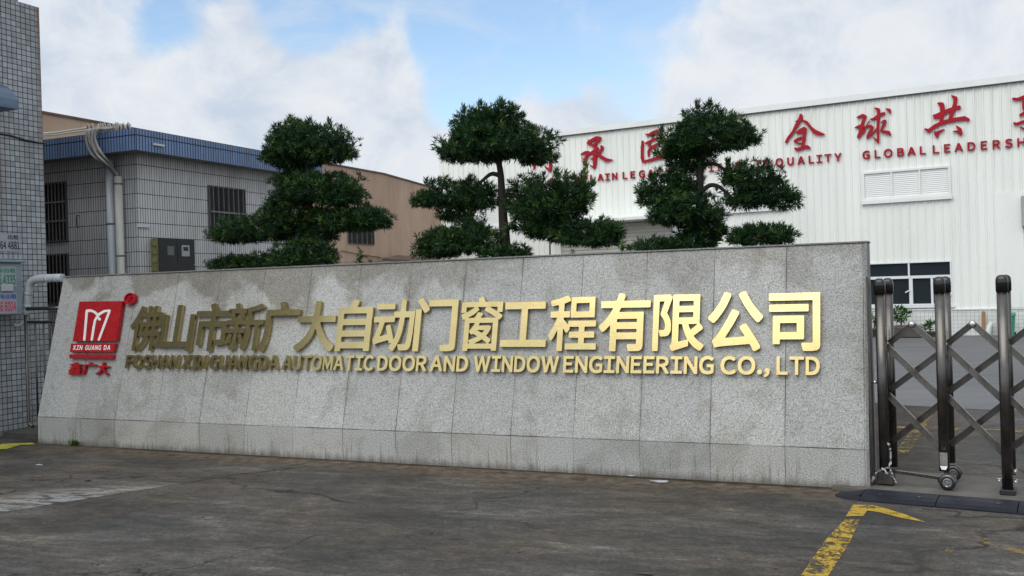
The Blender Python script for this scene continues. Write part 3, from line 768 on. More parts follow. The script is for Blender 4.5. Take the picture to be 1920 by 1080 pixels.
'司': [[639, -95, 773, -96, 835, -89, 860, -82, 879, -71, 895, -53, 904, -35, 909, -3, 907, 792, 892, 798, 69, 795, 64, 784, 64, 695, 67, 686, 75, 682, 775, 681, 787, 678, 788, 43, 783, 33, 767, 29, 623, 31, 610, 28, 606, 20, 606, -10, 631, -87], [143, 7, 248, 9, 253, 20, 253, 74, 260, 81, 631, 81, 644, 84, 649, 99, 649, 428, 646, 441, 631, 446, 152, 446, 139, 442, 134, 430, 134, 24, 136, 13], [258, 192, 253, 203, 253, 324, 257, 332, 519, 333, 529, 329, 530, 201, 526, 192], [80, 509, 708, 509, 717, 513, 719, 520, 719, 609, 715, 618, 704, 621, 83, 620, 74, 615, 72, 605, 72, 522]],
'鑫': [[45, -91, 90, -92, 454, -49, 460, -52, 463, -70, 473, -75, 950, -75, 962, -72, 966, -57, 962, 18, 888, 21, 881, 26, 902, 68, 905, 92, 938, 96, 944, 102, 945, 172, 942, 182, 931, 185, 765, 185, 758, 187, 756, 192, 762, 200, 860, 200, 875, 215, 894, 210, 925, 211, 968, 259, 969, 288, 962, 299, 854, 337, 802, 362, 785, 376, 786, 384, 792, 387, 892, 387, 902, 390, 905, 401, 904, 478, 894, 483, 748, 483, 739, 486, 751, 518, 815, 519, 824, 524, 826, 597, 819, 608, 565, 608, 555, 613, 562, 619, 708, 619, 716, 624, 719, 640, 725, 643, 858, 609, 898, 609, 945, 670, 944, 706, 760, 749, 638, 788, 594, 807, 589, 832, 579, 840, 531, 868, 506, 869, 496, 866, 442, 831, 373, 796, 298, 765, 210, 736, 50, 695, 48, 659, 88, 602, 96, 598, 119, 598, 167, 607, 171, 522, 252, 518, 257, 513, 262, 488, 254, 483, 112, 483, 102, 480, 99, 465, 102, 390, 112, 387, 198, 387, 205, 382, 148, 344, 96, 318, 24, 290, 16, 282, 17, 251, 60, 201, 90, 200, 112, 207, 125, 200, 210, 200, 218, 195, 210, 189, 67, 189, 55, 184, 54, 104, 60, 98, 91, 95, 94, 76, 119, 18, 115, 13, 42, 6, 33, 1, 31, -37, 38, -80], [479, 21, 467, 44, 435, 46, 432, 51, 444, 78, 446, 95, 471, 103, 481, 96, 502, 92, 505, 70, 526, 26, 519, 21], [642, 21, 613, 88, 615, 95, 646, 96, 653, 90, 653, 28, 650, 22], [758, 23, 755, 32, 756, 91, 762, 96, 793, 95, 796, 90, 792, 80, 767, 30], [217, 53, 199, 90, 202, 97, 215, 97, 219, 92], [323, 57, 320, 92, 325, 97, 335, 97, 339, 88], [471, 181, 458, 189, 329, 189, 321, 195, 329, 200, 410, 200, 416, 205, 421, 219, 446, 221, 460, 233, 488, 204, 533, 208, 550, 200, 646, 200, 653, 192, 650, 187, 644, 185, 488, 185], [267, 288, 263, 290, 265, 295, 281, 304, 303, 290], [700, 288, 697, 292, 708, 300, 722, 290], [481, 302, 435, 335, 363, 378, 358, 382, 359, 386, 627, 387, 639, 384, 629, 374, 583, 346], [394, 484, 377, 511, 379, 518, 431, 519, 439, 515, 438, 485], [558, 484, 553, 493, 553, 511, 557, 518, 612, 519, 621, 515, 604, 485], [192, 609, 186, 611, 194, 615, 277, 640, 282, 636, 284, 624, 292, 619, 431, 619, 439, 613, 429, 608], [458, 707, 455, 709, 458, 713, 498, 733, 543, 709, 533, 706]],
'出': [[801, -97, 902, -98, 913, -91, 912, 353, 902, 358, 808, 358, 796, 352, 792, 74, 567, 73, 557, 82, 557, 378, 567, 385, 869, 388, 869, 765, 769, 769, 757, 763, 755, 505, 752, 497, 742, 496, 558, 500, 557, 842, 552, 854, 448, 856, 437, 849, 436, 507, 431, 496, 248, 497, 244, 760, 231, 766, 133, 763, 132, 390, 144, 385, 435, 382, 436, 82, 427, 73, 208, 74, 204, 352, 194, 358, 92, 358, 84, 345, 88, -37, 788, -40, 794, -45, 795, -89]],
'租': [[193, -97, 285, -98, 296, -91, 298, 303, 306, 299, 352, 222, 360, 217, 390, 220, 436, 278, 433, 311, 315, 465, 433, 472, 435, 570, 425, 575, 304, 575, 297, 582, 298, 703, 410, 738, 434, 753, 432, 784, 383, 843, 354, 842, 221, 800, 44, 764, 35, 755, 35, 726, 58, 668, 177, 681, 186, 676, 183, 576, 33, 575, 22, 568, 25, 472, 156, 469, 163, 463, 99, 322, 11, 188, 9, 163, 50, 86, 81, 85, 110, 122, 185, 245, 186, -85], [361, -66, 960, -67, 974, -62, 973, 38, 892, 41, 884, 49, 884, 786, 879, 800, 471, 802, 457, 797, 455, 49, 448, 41, 358, 38, 355, -53], [573, 42, 568, 53, 571, 194, 768, 192, 767, 43], [573, 302, 568, 313, 571, 448, 768, 447, 767, 303], [573, 557, 568, 568, 571, 692, 768, 690, 767, 558]],
'叉': [[61, -99, 96, -98, 265, -33, 383, 30, 498, 108, 602, 38, 721, -22, 892, -78, 931, -78, 981, -10, 977, 24, 833, 67, 758, 98, 675, 143, 598, 197, 702, 322, 788, 463, 851, 609, 882, 709, 878, 740, 819, 766, 79, 759, 78, 657, 150, 648, 217, 478, 257, 401, 315, 309, 405, 197, 356, 159, 227, 86, 15, 3, 13, -30], [500, 280, 416, 376, 369, 447, 318, 540, 276, 649, 733, 650, 711, 580, 640, 445, 538, 311, 508, 282], [534, 397, 565, 398, 605, 432, 619, 449, 618, 478, 573, 531, 465, 628, 450, 637, 425, 636, 372, 592, 371, 561, 467, 473]],
'车': [[493, -99, 592, -100, 602, -95, 606, 88, 952, 90, 959, 101, 959, 195, 946, 202, 605, 205, 606, 315, 869, 317, 876, 328, 876, 411, 873, 422, 865, 425, 606, 426, 603, 565, 596, 576, 490, 574, 482, 426, 302, 425, 294, 428, 296, 434, 394, 601, 933, 602, 943, 613, 942, 703, 929, 712, 452, 713, 449, 720, 483, 801, 483, 834, 423, 856, 373, 862, 361, 853, 303, 713, 60, 709, 58, 611, 69, 602, 248, 599, 168, 457, 120, 409, 121, 382, 150, 305, 179, 302, 262, 316, 481, 316, 486, 307, 485, 206, 48, 201, 41, 190, 41, 99, 54, 89, 482, 88, 486, -89]],
'A': [[136, -28, 267, -29, 279, -25, 360, 186, 365, 192, 373, 194, 619, 192, 706, -26, 717, -29, 844, -29, 858, -22, 856, 34, 581, 749, 571, 761, 419, 762, 406, 755, 130, 30, 129, -18], [412, 326, 410, 330, 414, 342, 483, 532, 494, 550, 574, 328, 565, 325]],
'B': [[218, -28, 554, -29, 625, -25, 702, -7, 756, 19, 810, 72, 836, 132, 843, 188, 843, 242, 838, 282, 823, 322, 798, 355, 741, 401, 769, 434, 787, 472, 797, 522, 796, 582, 788, 634, 772, 665, 759, 684, 719, 720, 662, 745, 579, 760, 227, 762, 212, 757, 209, -12, 211, -22], [365, 102, 359, 115, 359, 309, 364, 320, 512, 319, 600, 306, 653, 282, 671, 265, 685, 238, 688, 199, 669, 157, 644, 134, 610, 120, 533, 104], [365, 450, 359, 463, 359, 622, 365, 631, 490, 631, 565, 620, 608, 601, 625, 586, 639, 561, 642, 536, 627, 501, 604, 480, 571, 465, 502, 452]],
'C': [[530, -41, 638, -39, 685, -30, 727, -17, 767, 3, 806, 30, 843, 61, 848, 72, 846, 120, 802, 171, 788, 181, 746, 179, 692, 139, 656, 121, 623, 109, 581, 100, 519, 107, 458, 131, 398, 178, 361, 232, 338, 299, 330, 357, 334, 422, 359, 497, 398, 557, 446, 597, 515, 626, 583, 633, 646, 616, 679, 599, 724, 568, 765, 566, 777, 573, 826, 628, 827, 677, 796, 707, 723, 749, 688, 761, 638, 772, 542, 775, 448, 764, 354, 728, 277, 668, 225, 597, 185, 490, 174, 395, 174, 336, 187, 232, 223, 136, 277, 64, 354, 4, 442, -30]],
'D': [[201, -28, 465, -29, 569, -18, 667, 15, 750, 76, 804, 149, 834, 232, 849, 351, 849, 386, 838, 495, 806, 584, 740, 670, 662, 721, 556, 753, 458, 762, 208, 762, 195, 757, 193, -12, 194, -22], [346, 107, 341, 118, 342, 623, 350, 627, 408, 627, 483, 621, 562, 596, 617, 559, 634, 540, 661, 503, 685, 434, 693, 372, 688, 322, 660, 234, 619, 178, 560, 138, 481, 113, 410, 106]],
'E': [[257, -28, 783, -29, 798, -24, 801, 95, 798, 103, 792, 108, 408, 108, 401, 111, 399, 120, 399, 305, 402, 315, 698, 316, 709, 322, 711, 334, 711, 440, 703, 453, 402, 456, 399, 465, 401, 622, 410, 625, 779, 625, 786, 630, 789, 640, 789, 749, 783, 760, 267, 762, 252, 757, 249, -12, 251, -22]],
'F': [[276, -28, 404, -29, 416, -22, 418, 286, 421, 296, 721, 298, 729, 300, 734, 307, 734, 422, 727, 434, 429, 435, 419, 438, 419, 622, 429, 625, 798, 625, 805, 630, 807, 640, 807, 749, 802, 760, 285, 762, 270, 757, 268, -12, 269, -22]],
'G': [[526, -43, 615, -42, 708, -24, 779, 7, 828, 40, 834, 51, 834, 392, 827, 407, 521, 408, 508, 403, 505, 288, 510, 275, 683, 273, 692, 268, 692, 138, 660, 120, 602, 103, 569, 99, 502, 107, 427, 136, 377, 174, 344, 220, 334, 234, 311, 301, 303, 359, 308, 415, 335, 499, 377, 557, 429, 598, 500, 626, 577, 633, 617, 625, 665, 606, 721, 568, 760, 566, 781, 581, 823, 630, 824, 678, 792, 707, 723, 747, 681, 761, 627, 772, 527, 775, 431, 764, 333, 726, 258, 671, 202, 599, 162, 505, 158, 484, 147, 384, 147, 338, 157, 245, 197, 136, 258, 58, 333, 3, 423, -31]],
'H': [[180, -28, 310, -29, 322, -22, 324, 307, 327, 315, 335, 316, 673, 315, 676, 305, 678, -22, 692, -29, 812, -29, 823, -24, 826, 745, 821, 760, 692, 762, 678, 755, 676, 463, 673, 456, 662, 454, 327, 456, 324, 465, 322, 755, 308, 762, 185, 762, 174, 757, 172, -12, 173, -22]],
'I': [[228, -28, 762, -29, 778, -24, 780, 90, 775, 103, 581, 106, 576, 109, 574, 120, 574, 620, 583, 625, 775, 627, 780, 645, 780, 749, 775, 760, 238, 762, 222, 757, 220, 640, 225, 627, 417, 625, 422, 622, 424, 613, 423, 111, 415, 106, 225, 103, 220, 92, 220, -14, 221, -22]],
'K': [[222, -28, 348, -29, 361, -24, 364, 205, 481, 324, 490, 318, 720, -26, 731, -29, 865, -29, 878, -24, 880, 13, 877, 27, 595, 449, 835, 707, 839, 749, 833, 760, 819, 762, 679, 760, 367, 443, 364, 453, 362, 755, 348, 762, 227, 762, 216, 757, 214, -12, 215, -22]],
'L': [[282, -28, 788, -29, 798, -27, 803, -18, 803, 95, 801, 103, 794, 108, 435, 108, 425, 112, 424, 747, 421, 757, 412, 762, 288, 762, 279, 759, 274, 751, 274, -14, 276, -22]],
'M': [[132, -28, 252, -29, 260, -27, 265, -20, 266, 413, 269, 429, 439, 49, 450, 44, 542, 44, 552, 45, 559, 53, 727, 432, 730, 415, 731, -20, 735, -27, 746, -29, 860, -29, 871, -25, 874, -12, 874, 742, 869, 759, 858, 762, 719, 762, 704, 755, 500, 283, 292, 757, 277, 762, 140, 762, 127, 758, 124, 745, 124, -12, 126, -22]],
'N': [[184, -28, 308, -29, 317, -27, 321, -20, 323, 485, 670, -24, 688, -29, 810, -29, 821, -24, 824, 745, 819, 760, 690, 762, 681, 760, 677, 753, 675, 250, 328, 757, 310, 762, 190, 762, 179, 757, 176, -12, 178, -22]],
'O': [[466, -41, 529, -42, 617, -31, 708, 5, 779, 61, 792, 76, 838, 143, 871, 236, 882, 334, 882, 405, 871, 501, 838, 592, 788, 664, 771, 680, 706, 729, 619, 764, 529, 775, 469, 775, 377, 763, 293, 730, 223, 677, 194, 640, 160, 592, 127, 499, 116, 405, 116, 334, 127, 236, 164, 138, 217, 64, 292, 5, 379, -30], [494, 101, 448, 107, 392, 132, 338, 176, 299, 238, 277, 305, 270, 370, 277, 432, 299, 499, 338, 559, 396, 604, 448, 626, 500, 633, 550, 626, 604, 603, 660, 559, 699, 497, 721, 432, 728, 368, 721, 305, 699, 238, 659, 174, 615, 136, 600, 128, 550, 107]],
'P': [[230, -28, 360, -29, 372, -22, 374, 251, 377, 261, 590, 266, 671, 285, 735, 318, 788, 368, 816, 426, 826, 490, 826, 545, 817, 607, 786, 670, 738, 713, 673, 742, 575, 760, 240, 762, 224, 757, 222, -12, 223, -22], [379, 396, 374, 407, 374, 618, 377, 627, 512, 627, 569, 618, 621, 600, 652, 574, 669, 540, 669, 495, 650, 455, 623, 430, 579, 411, 517, 398]],
'Q': [[726, -214, 788, -215, 850, -208, 894, -196, 905, -182, 904, -139, 888, -78, 879, -66, 835, -65, 781, -77, 750, -77, 702, -68, 667, -55, 631, -37, 623, -28, 662, -14, 734, 26, 798, 88, 846, 167, 873, 257, 882, 342, 882, 390, 869, 503, 836, 592, 784, 665, 759, 688, 704, 729, 619, 763, 527, 775, 469, 775, 377, 763, 296, 732, 225, 678, 204, 655, 160, 592, 127, 501, 116, 405, 116, 332, 125, 245, 154, 157, 202, 82, 267, 21, 342, -19, 425, -41, 454, -85, 486, -122, 540, -164, 596, -191, 625, -199, 658, -208], [488, 97, 446, 103, 390, 127, 335, 173, 301, 228, 285, 274, 274, 313, 270, 374, 275, 426, 299, 501, 338, 560, 388, 601, 446, 626, 498, 633, 550, 625, 606, 602, 659, 559, 698, 497, 721, 426, 726, 361, 719, 303, 697, 232, 656, 169, 610, 130, 567, 110, 538, 100]],
'R': [[232, -28, 356, -29, 368, -22, 370, 272, 373, 279, 381, 281, 473, 281, 483, 277, 692, -27, 833, -29, 846, -24, 847, 28, 663, 299, 666, 305, 728, 332, 772, 368, 802, 407, 821, 459, 826, 551, 816, 618, 788, 672, 740, 716, 677, 744, 592, 760, 242, 762, 227, 757, 224, -12, 226, -22], [375, 413, 370, 426, 370, 618, 374, 628, 523, 627, 583, 616, 633, 593, 650, 578, 666, 551, 669, 518, 653, 476, 627, 450, 604, 438, 579, 428, 529, 416, 462, 412]],
'S': [[480, -43, 527, -44, 617, -35, 679, -16, 733, 14, 785, 66, 808, 113, 817, 163, 818, 222, 810, 270, 792, 311, 759, 351, 725, 378, 679, 403, 483, 476, 438, 496, 401, 522, 383, 549, 381, 561, 386, 574, 398, 591, 415, 606, 450, 623, 496, 633, 533, 633, 598, 616, 635, 600, 692, 563, 731, 563, 744, 571, 791, 628, 793, 668, 790, 678, 748, 712, 688, 745, 640, 761, 585, 772, 483, 775, 433, 771, 352, 748, 304, 720, 256, 672, 233, 626, 224, 576, 224, 522, 231, 478, 252, 436, 284, 399, 325, 369, 362, 349, 558, 276, 602, 256, 641, 228, 660, 197, 661, 184, 657, 170, 642, 147, 628, 134, 588, 113, 535, 100, 488, 100, 402, 123, 356, 145, 294, 188, 283, 191, 242, 189, 185, 124, 182, 111, 185, 74, 223, 40, 267, 12, 317, -12, 371, -29, 425, -39]],
'T': [[430, -28, 560, -29, 569, -27, 573, -20, 575, 623, 585, 627, 831, 628, 837, 634, 839, 647, 839, 749, 831, 761, 177, 762, 167, 761, 161, 755, 159, 640, 167, 628, 412, 627, 421, 622, 422, -14, 423, -22]],
'U': [[472, -43, 519, -44, 592, -37, 673, -13, 738, 30, 789, 97, 819, 180, 828, 268, 828, 747, 821, 761, 692, 762, 680, 755, 678, 326, 669, 242, 649, 186, 618, 145, 577, 118, 531, 103, 506, 100, 467, 103, 425, 116, 385, 142, 352, 184, 332, 242, 324, 313, 322, 755, 317, 761, 304, 762, 188, 762, 176, 755, 174, 276, 185, 174, 208, 109, 216, 90, 259, 34, 321, -10, 396, -35]],
'V': [[424, -28, 569, -29, 583, -19, 851, 705, 853, 751, 846, 761, 715, 762, 700, 753, 509, 213, 500, 198, 302, 753, 294, 761, 285, 762, 160, 762, 148, 755, 147, 711, 153, 690, 414, -16]],
'W': [[191, -28, 340, -29, 352, -22, 498, 468, 503, 461, 646, -20, 654, -28, 662, -29, 802, -29, 815, -25, 996, 707, 994, 758, 983, 762, 865, 762, 850, 754, 727, 241, 573, 753, 558, 762, 435, 760, 426, 742, 277, 241, 270, 257, 152, 755, 138, 762, 15, 762, 4, 759, -1, 749, 1, 705, 181, -14]],
'X': [[176, -28, 310, -29, 323, -25, 494, 244, 504, 234, 671, -27, 815, -29, 828, -24, 828, 28, 600, 376, 809, 705, 811, 749, 806, 760, 673, 762, 660, 759, 508, 514, 502, 510, 340, 759, 329, 762, 200, 762, 187, 757, 186, 705, 397, 376, 171, 28, 168, -18]],
'Y': [[432, -28, 560, -29, 572, -22, 574, 261, 824, 703, 828, 749, 821, 761, 690, 762, 676, 757, 500, 442, 494, 448, 323, 758, 310, 762, 185, 762, 171, 755, 170, 715, 174, 701, 423, 262, 424, -14, 426, -22]],
'.': [[203, -20, 265, -21, 285, -16, 315, 3, 333, 28, 343, 68, 339, 120, 321, 153, 290, 177, 256, 185, 198, 182, 161, 161, 140, 130, 134, 107, 134, 61, 142, 30, 167, -2]],
',': [[139, -132, 177, -132, 221, -112, 250, -93, 270, -78, 307, -39, 333, 5, 351, 68, 351, 174, 343, 201, 330, 224, 310, 243, 290, 254, 219, 258, 196, 254, 169, 237, 148, 207, 143, 182, 143, 145, 146, 122, 153, 105, 181, 77, 218, 65, 221, 61, 214, 45, 193, 18, 111, -37, 110, -76, 130, -124]],
'0': [[466, -41, 527, -42, 600, -30, 662, 1, 721, 58, 765, 138, 790, 232, 799, 336, 790, 507, 765, 599, 726, 670, 654, 737, 598, 763, 519, 775, 398, 763, 335, 732, 277, 677, 231, 592, 208, 505, 199, 403, 208, 230, 233, 136, 271, 68, 339, -1, 400, -30], [494, 95, 469, 100, 431, 121, 395, 163, 371, 215, 354, 290, 349, 382, 354, 445, 368, 511, 398, 578, 434, 615, 473, 634, 504, 637, 527, 634, 567, 613, 600, 577, 627, 520, 642, 457, 649, 355, 644, 292, 628, 218, 599, 157, 565, 119, 527, 99]],
'1': [[226, -28, 783, -29, 797, -22, 799, 88, 794, 101, 598, 104, 589, 109, 589, 747, 581, 761, 467, 762, 412, 738, 283, 711, 271, 703, 270, 607, 275, 596, 431, 594, 440, 588, 441, 113, 431, 104, 223, 101, 218, 90, 218, -14]],
'2': [[222, -28, 779, -29, 793, -22, 795, 92, 788, 104, 496, 109, 658, 275, 712, 353, 746, 428, 757, 499, 750, 611, 727, 665, 690, 711, 635, 749, 579, 768, 519, 775, 452, 775, 388, 764, 327, 741, 286, 715, 203, 638, 204, 588, 267, 534, 310, 535, 402, 611, 438, 628, 481, 638, 538, 624, 569, 603, 591, 574, 605, 532, 596, 480, 584, 455, 556, 405, 501, 334, 427, 258, 216, 78, 214, -16]],
'3': [[453, -41, 575, -37, 652, -14, 700, 15, 744, 61, 769, 109, 776, 147, 778, 230, 759, 303, 732, 342, 681, 386, 723, 430, 752, 493, 757, 588, 750, 636, 729, 680, 690, 722, 642, 751, 575, 770, 458, 775, 373, 761, 290, 723, 248, 693, 208, 653, 209, 611, 265, 550, 310, 551, 394, 612, 440, 630, 485, 639, 529, 632, 569, 613, 590, 595, 605, 565, 607, 545, 597, 524, 558, 483, 485, 455, 388, 443, 378, 426, 378, 328, 383, 317, 469, 310, 529, 297, 577, 276, 607, 251, 624, 220, 628, 199, 623, 178, 602, 141, 548, 107, 512, 96, 465, 96, 383, 122, 333, 155, 288, 196, 250, 198, 234, 190, 189, 132, 191, 84, 265, 18, 354, -25]],
'4': [[570, -28, 701, -26, 705, -14, 707, 170, 808, 173, 819, 184, 817, 299, 712, 304, 706, 309, 705, 747, 694, 762, 550, 762, 536, 757, 193, 284, 193, 186, 202, 173, 558, 171, 561, -16], [402, 304, 402, 315, 559, 526, 560, 307]],
'5': [[441, -41, 512, -42, 575, -35, 638, -13, 697, 26, 742, 78, 770, 138, 782, 215, 782, 263, 773, 332, 748, 390, 705, 440, 658, 471, 592, 495, 525, 502, 391, 493, 399, 620, 410, 625, 746, 626, 753, 638, 753, 745, 745, 761, 279, 762, 262, 751, 241, 426, 243, 357, 294, 324, 335, 323, 421, 362, 462, 371, 508, 368, 552, 352, 585, 329, 608, 300, 626, 257, 623, 209, 602, 163, 552, 119, 504, 100, 456, 96, 392, 113, 348, 135, 283, 183, 240, 181, 194, 124, 193, 70, 265, 11, 348, -26]],
'6': [[486, -41, 606, -35, 669, -12, 719, 25, 753, 68, 784, 145, 791, 257, 782, 324, 758, 380, 715, 430, 658, 464, 612, 478, 554, 485, 469, 482, 374, 451, 395, 520, 422, 563, 442, 587, 481, 617, 519, 633, 560, 636, 618, 618, 675, 574, 715, 573, 727, 579, 775, 632, 778, 680, 749, 711, 692, 748, 617, 770, 525, 775, 458, 766, 373, 731, 306, 673, 265, 607, 222, 484, 211, 295, 221, 201, 250, 111, 297, 43, 356, -5, 423, -32], [519, 92, 458, 111, 423, 138, 393, 180, 368, 257, 389, 286, 431, 322, 471, 342, 515, 353, 569, 340, 602, 320, 627, 288, 643, 232, 628, 165, 605, 130, 571, 106]],
'7': [[389, -28, 523, -29, 535, -22, 554, 167, 591, 318, 642, 434, 706, 540, 789, 653, 791, 749, 783, 761, 227, 762, 213, 755, 211, 640, 221, 627, 584, 624, 487, 463, 450, 382, 417, 278, 389, 118, 380, 13, 381, -20]],
'8': [[464, -41, 600, -35, 667, -15, 717, 15, 741, 38, 762, 63, 786, 118, 793, 203, 778, 276, 744, 327, 692, 374, 740, 434, 762, 495, 766, 580, 758, 628, 735, 676, 694, 720, 648, 749, 590, 768, 467, 775, 408, 768, 354, 750, 306, 720, 271, 683, 241, 622, 234, 572, 240, 490, 262, 436, 303, 390, 244, 330, 210, 259, 203, 170, 212, 111, 239, 59, 290, 11, 335, -15, 392, -32], [496, 86, 433, 101, 396, 122, 371, 147, 353, 184, 356, 222, 375, 259, 403, 290, 440, 316, 531, 286, 579, 263, 614, 236, 636, 201, 637, 170, 604, 121, 562, 98], [550, 434, 440, 478, 406, 504, 388, 532, 382, 561, 396, 591, 442, 631, 483, 645, 525, 642, 572, 622, 609, 584, 624, 545, 618, 513, 586, 461]],
'9': [[411, -41, 481, -42, 548, -33, 626, 1, 690, 57, 740, 134, 776, 247, 786, 436, 777, 530, 748, 620, 692, 697, 640, 738, 571, 766, 454, 775, 388, 766, 333, 746, 283, 710, 249, 670, 215, 588, 207, 474, 216, 407, 240, 351, 283, 301, 340, 267, 385, 252, 446, 246, 529, 249, 623, 280, 602, 211, 578, 172, 563, 151, 519, 116, 477, 98, 433, 96, 373, 118, 323, 157, 283, 158, 271, 152, 222, 99, 221, 49, 273, 2, 344, -30], [467, 380, 423, 395, 379, 432, 358, 476, 355, 515, 371, 570, 397, 605, 448, 634, 485, 639, 540, 621, 577, 591, 608, 545, 630, 474, 603, 438, 562, 407, 498, 381]],
}
